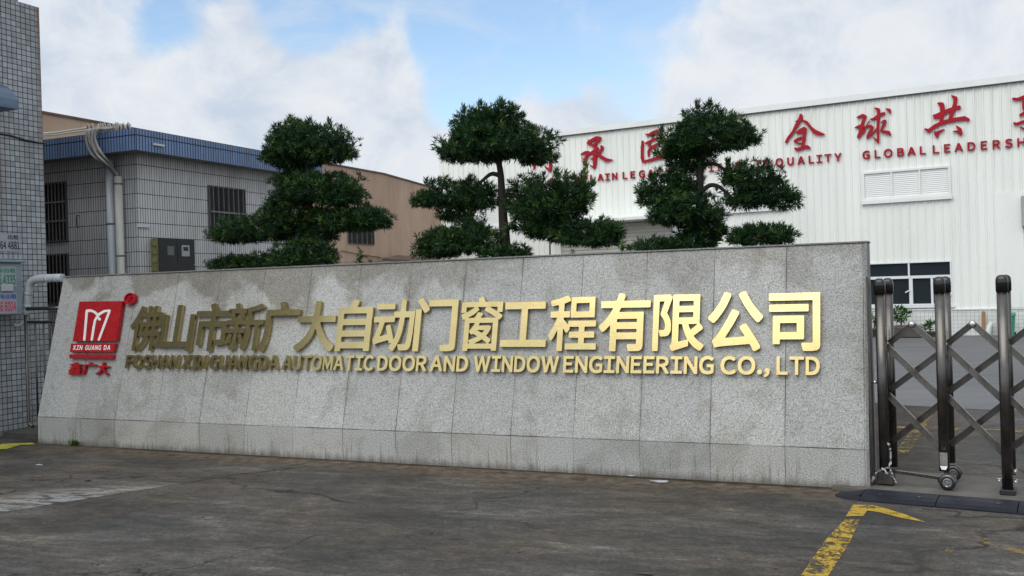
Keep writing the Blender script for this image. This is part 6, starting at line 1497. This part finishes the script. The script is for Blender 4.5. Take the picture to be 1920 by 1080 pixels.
# wheels under the second post pair
for y, zz in ((YF - 0.01, 0.022), (YR, 0.022)):
    r = 0.056; c_ = (PX[1] + 0.02, y, zz + r)
    b = MB(); b.lathe([(r * .62, -.020), (r * .96, -.022), (r, -.014), (r, .014), (r * .96, .022), (r * .62, .020)], c_, (0, 1, 0), 24); w_ = b.build('wheel', M_RUBBER, gate)
    b = MB(); b.lathe([(r * .60, 0), (r * .60, .006), (r * .45, .007), (r * .42, .002), (r * .16, .004), (r * .14, .016)], (c_[0], y - 0.021, c_[2]), (0, -1, 0), 20)
    for i in range(5):
        a = 2 * math.pi * i / 5
        b.bar((c_[0] + r * .12 * math.cos(a), y - .026, c_[2] + r * .12 * math.sin(a)), (c_[0] + r * .5 * math.cos(a), y - .026, c_[2] + r * .5 * math.sin(a)), .012, .006, (0, 1, 0))
    b.build('hub', M_HUB, w_)
    b = MB()
    n = 12
    for i in range(n):
        a0, a1 = math.pi * i / n, math.pi * (i + 1) / n
        P = lambda a, rr, yy: (c_[0] + rr * math.cos(a), yy, c_[2] + rr * math.sin(a))
        b.add([P(a0, r * 1.13, y - .027), P(a1, r * 1.13, y - .027), P(a1, r * 1.13, y + .027), P(a0, r * 1.13, y + .027),
               P(a0, r * .80, y - .0275), P(a1, r * .80, y - .0275)], [(0, 1, 2, 3), (4, 5, 1, 0)], True)
    b.build('wheel_guard', M_STEEL, w_)
b = MB(); b.box(PX[1] - 0.026, PX[1] + 0.026, YF - 0.036, YF - 0.0325, 0.20, 0.30); b.add([(PX[1] - .026, YF - .036, .20), (PX[1] + .026, YF - .036, .20), (PX[1] + .014, YF - .042, .175), (PX[1] - .014, YF - .042, .175)], [(0, 1, 2, 3)[::-1]])
b.build('reflector_plate', M_CHROME, gate)
b = MB(); b.bar((0.02, YF + .0, 0.135), (PX[1] + .02, YF + .0, 0.10), 0.022, 0.03, (0, 1, 0)); b.build('drag_bar', M_STEEL, gate)
b = MB(); b.box(-0.055, 0.065, YF - 0.03, YF + .07, 0.03, 0.13, 0.006); b.build('end_shoe', M_STEEL_DK, gate)
for xx in (PX[2], PX[3]):
    b = MB(); b.box(xx - .05, xx + .05, YF - .045, YF + .09, 0.022, 0.06, 0.006); b.build('post_foot', M_RUBBER, gate)
    for dx_, dz_ in ((-.052, .115), (.052, .115), (.052, .19)):
        b = MB(); b.lathe([(.009, 0), (.009, .008), (.004, .011)], (xx + dx_, YF - .01, dz_), (0, -1, 0), 10)
        b.box(xx + dx_ - .012, xx + dx_ + .012, YF - .0095, YF + .02, dz_ - .015, dz_ + .015); b.build('bolt', M_CHROME, gate)
# latch between gate post and wall
gb = GT.loc(B)
b = MB(); b.tube([(gb.x + 0.018, 0.0, 0.80), (-0.038, 0.0, 0.80)], 0.012, 8); b.build('latch_bolt', M_CHROME, gate)
b = MB(); b.box(gb.x + 0.003, gb.x + 0.018, gb.y + 0.05, gb.y + 0.13, 0.03, 1.60); jam = b.build('latch_jamb', M_STEEL_DK, gate)

# torn plastic strip knotted on the first post
rag = thing('plastic_strip', 'torn white plastic strip knotted round the foot of the first gate post', 'strip', GT.world(0.03, -0.05, 0.05), ANG_F)
b = MB()
def ribbon(P, w, seed):
    r_ = random.Random(seed); vs, fs = [], []
    for i, p in enumerate(P):
        d = Vector((r_.uniform(-1, 1), r_.uniform(-.4, .4), r_.uniform(-.6, .6))).normalized() * w
        p = Vector(p); vs += [p - d, p + d]
    b.add(vs, [(2 * i, 2 * i + 1, 2 * i + 3, 2 * i + 2) for i in range(len(P) - 1)], True)
    b.add([v + Vector((0, .004, 0)) for v in vs], [(2 * i, 2 * i + 1, 2 * i + 3, 2 * i + 2) for i in range(len(P) - 1)], True)
ribbon(smooth_path([(0.01, 0, .30), (0.025, -.01, .24), (0.02, 0, .16), (0.015, -.01, .12)], 4), .010, 1)
ribbon(smooth_path([(0.015, -.01, .12), (-.05, -.02, .10), (-.085, -.02, .07), (-.10, -.015, .03), (-.11, -.01, 0.0)], 4), .012, 2)
ribbon(smooth_path([(0.015, -.01, .12), (.03, -.02, .08), (.05, -.02, .03), (.06, -.02, .01)], 4), .008, 3)
ribbon(smooth_path([(0.015, -.01, .12), (-.02, -.015, .11), (.0, -.02, .07), (.045, -.02, .05)], 4), .008, 4)
b.build('strip', M_RAG, rag)

# rubber ramp in front of the gate
rm = thing('rubber_ramp', 'low black rubber ramp of bolted segments laid in front of the gate', 'ramp', GT.world(-0.25, -0.52, 0), ANG_F)
rprof = [(0.0, 0.0), (0.0, 0.010), (0.05, 0.026), (0.14, 0.034), (0.27, 0.035), (0.31, 0.028), (0.31, 0.0)]
x = 0.16
for k in range(5):
    seg = MB(); ln = 0.50
    n_r = len(rprof)
    seg.prism(rprof, x + 0.003, x + ln - 0.003)
    so = seg.build('segment', M_RAMP, rm)
    for dx in (0.12, 0.38):
        h_ = MB(); h_.lathe([(0.016, 0), (0.018, .003), (0.010, .006)], (x + dx, 0.13, 0.0325), (0, -.12, 1), 12); h_.build('bolt', M_BLACK, so)
    x += ln
seg = MB(); vs, fs = [], []
n = 10
for i in range(n + 1):
    a = math.pi * i / n
    cx_, cy_ = 0.158 - 0.20 * math.sin(a), 0.155 - 0.155 * math.cos(a)
    vs += [(cx_, cy_, 0.0), (cx_ + (0.158 - cx_) * .10, cy_ + (0.155 - cy_) * .10, 0.010), (cx_ + (0.158 - cx_) * .55, cy_ + (0.155 - cy_) * .45, 0.028), (0.158, cy_ + (0.155 - cy_) * .3, 0.033)]
for i in range(n):
    for j in range(3): fs.append((4 * i + j, 4 * i + j + 1, 4 * (i + 1) + j + 1, 4 * (i + 1) + j))
seg.add(vs, fs, True); seg.build('end_cap', M_RAMP, rm)

# ------------------------------------------------------------------ foliage


def leaf_mesh(name, pos, dirs, n_leaf, lmin, lmax, width, tint, spread=1.0):
    """rosettes of narrow leaves: one kite per leaf"""
    T = len(pos)
    P = np.repeat(pos, n_leaf, axis=0); D = np.repeat(dirs, n_leaf, axis=0); TT = np.repeat(tint, n_leaf)
    N = len(P)
    r = rng.normal(size=(N, 3)); r /= np.linalg.norm(r, axis=1)[:, None]
    d = D * 0.75 + r * spread; d /= np.linalg.norm(d, axis=1)[:, None]
    L = rng.uniform(lmin, lmax, N)[:, None]
    w = np.cross(d, rng.normal(size=(N, 3))); w /= np.linalg.norm(w, axis=1)[:, None]
    w *= width * rng.uniform(0.7, 1.2, N)[:, None]
    nrm = np.cross(d, w)
    P = P + rng.normal(size=(N, 3)) * 0.008
    v = np.empty((N, 4, 3))
    v[:, 0] = P; v[:, 1] = P + d * L * 0.45 + w; v[:, 2] = P + d * L + nrm * 0.6; v[:, 3] = P + d * L * 0.45 - w
    me = bpy.data.meshes.new(name)
    me.vertices.add(4 * N); me.vertices.foreach_set('co', v.reshape(-1).astype(np.float32))
    me.loops.add(4 * N); me.loops.foreach_set('vertex_index', np.arange(4 * N, dtype=np.int32))
    me.polygons.add(N); me.polygons.foreach_set('loop_start', np.arange(0, 4 * N, 4, dtype=np.int32))
    at = me.attributes.new('tint', 'FLOAT', 'POINT')
    at.data.foreach_set('value', np.repeat(np.clip(TT + rng.normal(size=N) * 0.05, 0, 1), 4).astype(np.float32))
    me.update(calc_edges=True)
    return me


def pad_points(c, rad, dens, flat=0.52):
    """tuft positions and growth directions in a flattened, lumpy cushion"""
    rx, ry, rz = rad
    n = max(12, int(dens * (rx * ry * rz) ** (2 / 3)))
    d = rng.normal(size=(n, 3)); d /= np.linalg.norm(d, axis=1)[:, None]
    d[:, 2] = np.where(d[:, 2] < -0.2, d[:, 2] * 0.8, d[:, 2])
    ph = rng.uniform(0, 6.28, 6)
    lump = 1 + 0.10 * np.sin(5 * d[:, 0] + ph[0]) * np.sin(4 * d[:, 1] + ph[1]) + 0.10 * np.sin(7 * d[:, 0] + 5 * d[:, 2] + ph[2]) + 0.06 * np.sin(11 * d[:, 1] + 9 * d[:, 2] + ph[3])
    r = rng.uniform(0.12, 1.0, n) ** 0.45 * lump
    p = d * r[:, None] * np.array([rx, ry, rz])
    p[:, 2] = np.where(p[:, 2] < 0, p[:, 2] * flat, p[:, 2])
    g = d / np.array([rx, ry, rz]); g /= np.linalg.norm(g, axis=1)[:, None]
    g[:, 2] += 0.45
    g += rng.normal(size=(n, 3)) * 0.35
    g /= np.linalg.norm(g, axis=1)[:, None]
    return p + np.array(c), g, r


def make_tree(label, y_loc, trunk_px, branches_px, pads_px, seed_dens, trunk_r, tip=0.05, shoots=()):
    base = S.world(*([S.py_(*trunk_px[0], y_loc)[0], y_loc, 0]))
    t = thing('podocarpus_tree', label, 'tree', base, ANG_S, 'cloud-pruned trees behind the sign wall')
    o3 = S.loc(base)
    def P(px, py, dy=0.0):
        x_, z_ = S.py_(px, py, y_loc + dy); return Vector((x_ - o3.x, dy, z_))
    pts = [P(*trunk_px[0])]; pts = [Vector((pts[0].x - .03, 0, 0.0)), Vector((pts[0].x - .01, 0, pts[0].z * .5))] + [P(*p) for p in trunk_px]
    n = len(pts)
    b = MB(); b.tube(smooth_path(pts, 5), [trunk_r * (1.25 - 0.85 * (i / ((n - 1) * 5))) for i in range((n - 1) * 5 + 1)], 10); b.build('trunk', M_BARK, t)
    for br, r0 in branches_px:
        pp = [P(x_, y_, dy) for x_, y_, dy in br]
        sp = smooth_path(pp, 5)
        b = MB(); b.tube(sp, [r0 * (1 - 0.6 * i / (len(sp) - 1)) for i in range(len(sp))], 8); b.build('branch', M_BARK, t)
    dist = (S.world(o3.x, y_loc) - Vector((0, 0, 0))).length
    k = dist / F_PX
    for ip, lobes in enumerate(pads_px):
        pos, dr, tn = [], [], []
        for (pi, sx_, sy_, ln, tcol) in shoots:              # young shoots standing up from the pad
            if pi == ip:
                nsh = 3 + int(ln / 7)
                pos.append(np.array([P(sx_ + 2 * math.sin(i * 2.0 + sx_), sy_ - ln * i / nsh, .02 * (i % 3)) for i in range(nsh)]))
                dr.append(np.tile(np.array([[0.0, 0.0, 1.6]]), (nsh, 1))); tn.append(np.full(nsh, tcol))
        for (cx, cy, rx, ry, dy) in lobes:
            c = P(cx, cy + ry * 0.16, dy)
            p, g_, r = pad_points(c, (rx * k * 0.93, rx * k * 0.70, ry * k * 1.04), seed_dens)
            pos.append(p); dr.append(g_)
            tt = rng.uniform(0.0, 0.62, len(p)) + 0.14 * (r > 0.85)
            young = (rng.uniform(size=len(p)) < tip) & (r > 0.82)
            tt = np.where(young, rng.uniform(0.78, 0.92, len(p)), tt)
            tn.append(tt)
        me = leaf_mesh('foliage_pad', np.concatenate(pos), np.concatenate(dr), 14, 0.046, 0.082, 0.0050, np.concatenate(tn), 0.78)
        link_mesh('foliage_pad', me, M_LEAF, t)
    return t


YT = 1.75
make_tree('cloud-pruned evergreen with the widest low tiers in front of the barred window', YT,
          [(592, 470), (588, 430), (580, 380), (577, 330), (575, 285)],
          [([(588, 430, 0), (560, 415, -.05), (500, 428, -.1), (450, 440, -.1)], 0.035), ([(588, 425, 0), (620, 415, 0), (670, 420, 0)], 0.03), ([(580, 375, 0), (610, 362, 0), (650, 360, 0)], 0.025),
           ([(588, 440, 0), (570, 455, -.1), (560, 470, -.2)], 0.03)],
          [[(575, 268, 92, 44, 0), (548, 252, 52, 30, .05), (622, 280, 58, 36, -.05), (530, 288, 45, 26, 0), (560, 300, 60, 22, .1)],
           [(600, 355, 96, 36, 0), (552, 340, 52, 28, .1), (640, 366, 56, 28, -.1), (540, 372, 45, 22, -.1)],
           [(480, 430, 96, 32, -.1), (540, 405, 72, 36, 0), (440, 440, 50, 20, -.1), (545, 430, 60, 32, .1)],
           [(662, 413, 78, 29, 0), (610, 418, 62, 30, .1), (590, 440, 50, 26, 0), (700, 412, 40, 22, -.05)],
           [(572, 480, 74, 34, -.2), (540, 490, 50, 20, -.25), (435, 495, 58, 17, -.2), (490, 490, 50, 16, -.2)]],
          5000, 0.055, 0.11, [(0, 545, 232, 14, .5), (0, 580, 232, 8, .4), (0, 618, 238, 14, .45), (0, 655, 262, 10, .5), (1, 640, 340, 14, .5), (3, 690, 392, 12, .5)])
make_tree('tallest cloud-pruned evergreen with a bare dark trunk above the wall centre', YT,
          [(947, 462), (944, 420), (941, 370), (938, 320), (928, 275)],
          [([(939, 330, 0), (922, 326, 0), (905, 338, -.05), (880, 360, -.05)], 0.028), ([(942, 385, 0), (980, 395, 0), (1030, 410, -.05), (1080, 435, -.05)], 0.035),
           ([(941, 365, 0), (980, 370, .05), (1030, 385, .05)], 0.03), ([(945, 440, 0), (915, 440, -.1), (880, 455, -.15)], 0.028)],
          [[(930, 268, 116, 50, 0), (918, 240, 76, 48, 0), (935, 215, 48, 24, 0), (865, 285, 50, 30, -.05), (1000, 288, 52, 30, .05), (880, 235, 40, 30, .1)],
           [(845, 365, 70, 36, 0), (895, 370, 52, 40, 0), (800, 375, 34, 18, -.05), (860, 400, 45, 22, .05)],
           [(1030, 385, 86, 52, 0), (985, 370, 50, 44, .1), (1065, 365, 56, 40, -.05), (1020, 415, 70, 34, 0)],
           [(1095, 438, 78, 30, -.05), (1030, 432, 55, 24, .05), (1130, 445, 42, 24, -.1)],
           [(865, 455, 90, 30, -.2), (835, 450, 58, 28, -.2), (815, 470, 48, 18, -.25), (950, 474, 60, 14, -.3), (885, 430, 42, 24, -.1)]],
          5000, 0.062, 0.05,
          [(2, 1046, 338, 8, .97), (2, 1062, 342, 10, .98), (2, 1078, 340, 12, .95), (2, 1094, 345, 18, .96), (2, 1098, 338, 34, .88), (2, 1090, 345, 22, .6), (2, 1018, 342, 16, .6), (2, 1044, 335, 18, .5),
           (2, 1112, 350, 12, .7), (0, 870, 215, 14, .4), (0, 900, 205, 14, .5), (0, 1030, 262, 14, .4), (0, 940, 200, 12, .5), (0, 960, 205, 10, .4), (1, 800, 350, 14, .5), (1, 880, 345, 12, .4)])
make_tree('cloud-pruned evergreen with arching bare branches in front of the white hall', YT,
          [(1312, 475), (1313, 420), (1312, 365), (1314, 310), (1322, 265)],
          [([(1314, 318, 0), (1328, 307, 0), (1345, 309, 0), (1372, 328, 0), (1400, 340, 0)], 0.024), ([(1316, 360, 0), (1330, 348, 0), (1348, 350, 0), (1375, 372, 0), (1410, 385, 0)], 0.026),
           ([(1313, 325, 0), (1295, 312, 0), (1270, 330, 0)], 0.024), ([(1313, 430, 0), (1345, 436, 0), (1375, 440, 0), (1410, 445, 0)], 0.022)],
          [[(1328, 258, 94, 42, 0), (1325, 228, 52, 32, 0), (1272, 278, 45, 34, 0), (1385, 255, 40, 26, 0), (1295, 300, 48, 24, .05)],
           [(1252, 348, 60, 38, 0), (1228, 368, 38, 24, 0), (1290, 335, 30, 34, .1)],
           [(1288, 392, 80, 42, -.1), (1318, 425, 52, 32, 0), (1262, 400, 50, 34, -.1), (1312, 450, 44, 26, 0)],
           [(1415, 332, 52, 34, 0), (1438, 362, 56, 32, 0), (1395, 375, 38, 22, .05), (1468, 378, 34, 18, 0), (1375, 330, 26, 16, 0)],
           [(1428, 440, 62, 20, -.1), (1400, 445, 38, 16, -.1), (1462, 446, 34, 12, -.1)],
           [(1228, 462, 50, 14, -.2), (1270, 462, 40, 16, -.2)]],
          5000, 0.058, 0.035, [(0, 1308, 205, 12, .4), (0, 1331, 205, 14, .45), (0, 1376, 228, 12, .45), (0, 1400, 240, 8, .4), (0, 1240, 252, 12, .5), (3, 1365, 315, 14, .5), (3, 1358, 350, 12, .8), (2, 1362, 372, 10, .85)])


def seedling(label, px, py, hpx, cat='plant', name='seedling', yl=1.3, n=10, tint=(0.45, 0.85), group=None):
    x_, z_ = S.py_(px, py, yl)
    k = (S.world(x_, yl)).length / F_PX
    t = thing(name, label, cat, S.world(x_, yl, 0), ANG_S, group)
    h = hpx * k
    b = MB(); b.tube([(0, 0, 0), (0.01, 0, z_), (0.02, 0, z_ + h * .8)], [0.012, .007, .003], 6); b.build('stem', M_BARK, t)
    p = np.array([[0.02 * i / n, 0, z_ + h * i / n] for i in range(n)]) + rng.normal(size=(n, 3)) * h * .10
    g_ = np.tile(np.array([[0, 0, 0.6]]), (n, 1)) + rng.normal(size=(n, 3)) * .4
    link_mesh('foliage', leaf_mesh('foliage', p, g_, 10, h * .35, h * .6, h * 0.05, rng.uniform(*tint, n), 0.9), M_LEAF, t)
    return t


seedling('small spiky seedling on the wall top under the beige warehouse window', 672, 497, 20)
seedling('tiny weed on the wall top at the foot of the beige warehouse corner', 692, 495, 10, n=5)
seedling('low tuft behind the wall top beneath the drooping right tier', 1073, 484, 14, n=7)
seedling('thin upright sprig behind the wall top beside the roller door', 1164, 475, 24, n=6)
# a bare prop stake under the drooping tier
xs_, zs_ = S.py_(1030, 452, 1.5)
st = thing('prop_stake', 'thin dark stake propping the drooping tier of the tallest tree', 'stake', S.world(xs_, 1.5, 0), ANG_S)
b = MB(); b.tube([(-0.02, 0, 0), (0.005, 0, zs_)], 0.008, 6); b.build('stake', M_BARK, st)

# reddish young shoots that stick up from the right-hand middle tier of the tall tree
xs_, zs_ = S.py_(1080, 345, YT - .1)

# weed at the wall foot
wx_, wy_ = S.gz(158, 832)
wd = thing('weed', 'bright green weed growing at the foot of the granite plinth', 'weed', S.world(wx_, -0.03, 0), ANG_S)
b = MB()
r_ = random.Random(3)
for i in range(26):
    a = r_.uniform(math.pi, 2 * math.pi); l_ = r_.uniform(.03, .085); up = r_.uniform(.015, .07)
    d = Vector((math.cos(a), math.sin(a) * .5, 0)); s_ = Vector((-d.y, d.x, 0)).normalized() * .014
    p0_ = Vector((r_.uniform(-.05, .05), 0, 0)); m_ = p0_ + d * l_ * .55 + Vector((0, 0, up)); e_ = p0_ + d * l_ + Vector((0, 0, up * .8))
    b.add([p0_, m_ + s_, e_, m_ - s_], [(0, 1, 2, 3)], True)
b.build('leaves', simple('weed_leaf', (0.07, 0.17, 0.015), 0.5, var=.3, vscale=30), wd)

# ------------------------------------------------------------------ things along the factory wall


def shrub(label, px, base_py, top_py, rx_px, yl, dens, leafw, pot=True, group=None):
    x_, _ = FB.py_(px, base_py, yl)
    w = FB.world(x_, yl, 0)
    k = w.length / F_PX
    t = thing('potted_shrub', label, 'plant', w, ANG_F, group)
    h = (base_py - top_py) * k
    z0 = 0.0
    if pot:
        b = MB(); z0 = min(.30, h * .4); b.lathe([(0.13, 0), (0.17, z0 * .9), (0.185, z0 * .9), (0.185, z0), (0.15, z0), (0.14, z0 * .85)], (0, 0, 0), n=16); b.build('pot', M_TERRACOTTA, t)
    b = MB(); b.tube([(0, 0, z0 * .8), (0.01, 0, z0 + (h - z0) * .6)], 0.018, 6); b.build('stem', M_BARK, t)
    hh = (h - z0)
    p, g_, r = pad_points((0, 0, z0 + hh * .55), (rx_px * k, rx_px * k * .8, hh * .48), dens, 0.9)
    link_mesh('foliage', leaf_mesh('foliage', p, g_, 8, .10, .19, leafw, rng.uniform(.55, .84, len(p)), 1.0), M_LEAF_B, t)
    return t


shrub('bushy leafy shrub in a pot below the factory window left of the second gate post', 1690, 614, 564, 19, -0.75, 420, .026)
shrub('small low potted plant behind the lattice between the first two gate posts', 1744, 622, 598, 12, -0.6, 330, .018)
shrub('dark shrub half hidden behind the right end of the granite wall', 1640, 634, 596, 9, -0.7, 240, .018)
# stone block the shrub stands beside
bx_ = FB.py_(1702, 620, -1.0)[0]
blk = thing('stone_trough', 'mossy stone trough on the yard in front of the leafy shrub', 'trough', FB.world(bx_, -1.0, 0), ANG_F)
b = MB(); b.box(-.34, .34, -.16, .16, 0, .30, .03); b.build('body', M_STONE, blk)
b = MB(); b.box(-.29, .29, -.11, .11, .301, .32); b.build('soil', M_SOIL, blk)
# green wheeled bin
bx_ = FB.py_(1890, 615, -0.55)[0]
kb = FB.world(bx_, -.55).length / F_PX
bn = thing('wheelie_bin', 'green plastic wheelie bin by the tiled factory base', 'bin', FB.world(bx_, -0.55, 0), ANG_F)
hb = 0.60
b = MB()
b.add([(-.13, -.14, .04), (.13, -.14, .04), (.13, .14, .04), (-.13, .14, .04), (-.165, -.18, hb * .86), (.165, -.18, hb * .86), (.165, .18, hb * .86), (-.165, .18, hb * .86)],
      [(3, 2, 1, 0), (0, 1, 5, 4), (1, 2, 6, 5), (2, 3, 7, 6), (3, 0, 4, 7), (4, 5, 6, 7)])
b.build('body', M_GREEN_BIN, bn)
b = MB(); b.box(-.185, .185, -.20, .20, hb * .865, hb * .92, .01); b.prism([(-.19, hb * .921), (-.10, hb), (.12, hb), (.19, hb * .921)], -.17, .17); b.build('lid', M_GREEN_BIN, bn)
for sx in (-.15, .15):
    b = MB(); b.lathe([(.05, -.015), (.055, 0), (.05, .015)], (sx, .15, .055), (1, 0, 0), 14); b.build('wheel', M_RUBBER, bn)
# timber post and white sack leaning on the wall
bx_ = FB.py_(1844, 612, -0.2)[0]
tp = thing('timber_post', 'short brown timber plank standing against the tiled factory base', 'plank', FB.world(bx_, -0.2, 0), ANG_F)
b = MB(); b.bar((0, -.08, 0), (0, .14, .62), .085, .03, (0, -.95, .3)); b.build('plank', M_TIMBER, tp)
bx_ = FB.py_(1855, 618, -0.3)[0]
sk = thing('white_bundle', 'white rolled bundle leaning beside the timber plank', 'bundle', FB.world(bx_, -0.3, 0), ANG_F)
b = MB(); b.tube(smooth_path([(-.03, 0, 0), (-.02, .03, .12), (0.0, .08, .24), (.05, .14, .34)], 4), [.055, .062, .066, .068, .068, .068, .067, .066, .064, .06, .055, .045, .03], 10); b.build('roll', M_SACK, sk)
# scraps on the ground
def scrap(label, px, py, r, m, seed, name='paper_scrap'):
    p = on_z(px, py); r_ = random.Random(seed); b = MB(); n = 9
    ring = [(r * r_.uniform(.5, 1.1) * math.cos(2 * math.pi * i / n), .45 * r * r_.uniform(.3, 1.1) * math.sin(2 * math.pi * i / n), r_.uniform(.003, .012)) for i in range(n)]
    b.add(ring + [(0, 0, .016)], [(i, (i + 1) % n, n) for i in range(n)])
    b.add([(x, y, 0.002) for x, y, z in ring], [tuple(range(n))[::-1]])
    o = b.build(name, m); o.location = (p.x, p.y, 0.001); o.rotation_euler = (0, 0, ANG_S); return tag(o, label, 'litter')
scrap('crumpled white plastic film lying at the plinth right of centre', 1183, 892, .11, M_RAG, 1, 'plastic_film')
scrap('flat strip of white film on the ground near the right end of the plinth', 1235, 904, .09, M_RAG, 5, 'plastic_film')
scrap('thin pale scrap on the dark concrete at lower left', 74, 873, .045, M_PAPER, 2)
scrap('dark pebble on the concrete near the pale patch', 165, 902, .05, M_STONE, 3, 'pebble')
scrap('dark flat stone at the bottom edge of the concrete', 1212, 1078, .06, M_STONE, 4, 'pebble')

# loose grit scattered over the concrete: small angular stones and flakes, too many to count
b = MB()
r_ = random.Random(21)
for i in range(900):
    px, py = r_.uniform(-60, 1960), r_.uniform(850, 1110)
    p = on_z(px, py)
    l_ = S.loc(p)
    if l_.y > -0.03 and -0.2 < l_.x < L_WALL + 0.1: continue
    gl = GT.loc(p)
    if gl.x > -0.45 and gl.y > -0.56: continue
    a = r_.uniform(.003, .009) * (1.6 if r_.random() < .06 else 1)
    ang = r_.uniform(0, 6.28); ca, sa = math.cos(ang), math.sin(ang)
    sx, sy, sz = a * r_.uniform(.7, 1.6), a * r_.uniform(.5, 1.0), a * r_.uniform(.3, .8)
    vs = [(-sx, -sy * .6, 0), (sx * .7, -sy, 0), (sx, sy * .5, 0), (-sx * .4, sy, 0), (r_.uniform(-.3, .3) * sx, r_.uniform(-.3, .3) * sy, sz)]
    b.add([(p.x + x * ca - y * sa, p.y + x * sa + y * ca, 0.0005 + z) for x, y, z in vs], [(0, 1, 4), (1, 2, 4), (2, 3, 4), (3, 0, 4)])
tag(b.build('grit', simple('grey_grit', (0.085, 0.08, 0.072), 0.9, var=0.75, vscale=3)), kind='stuff')
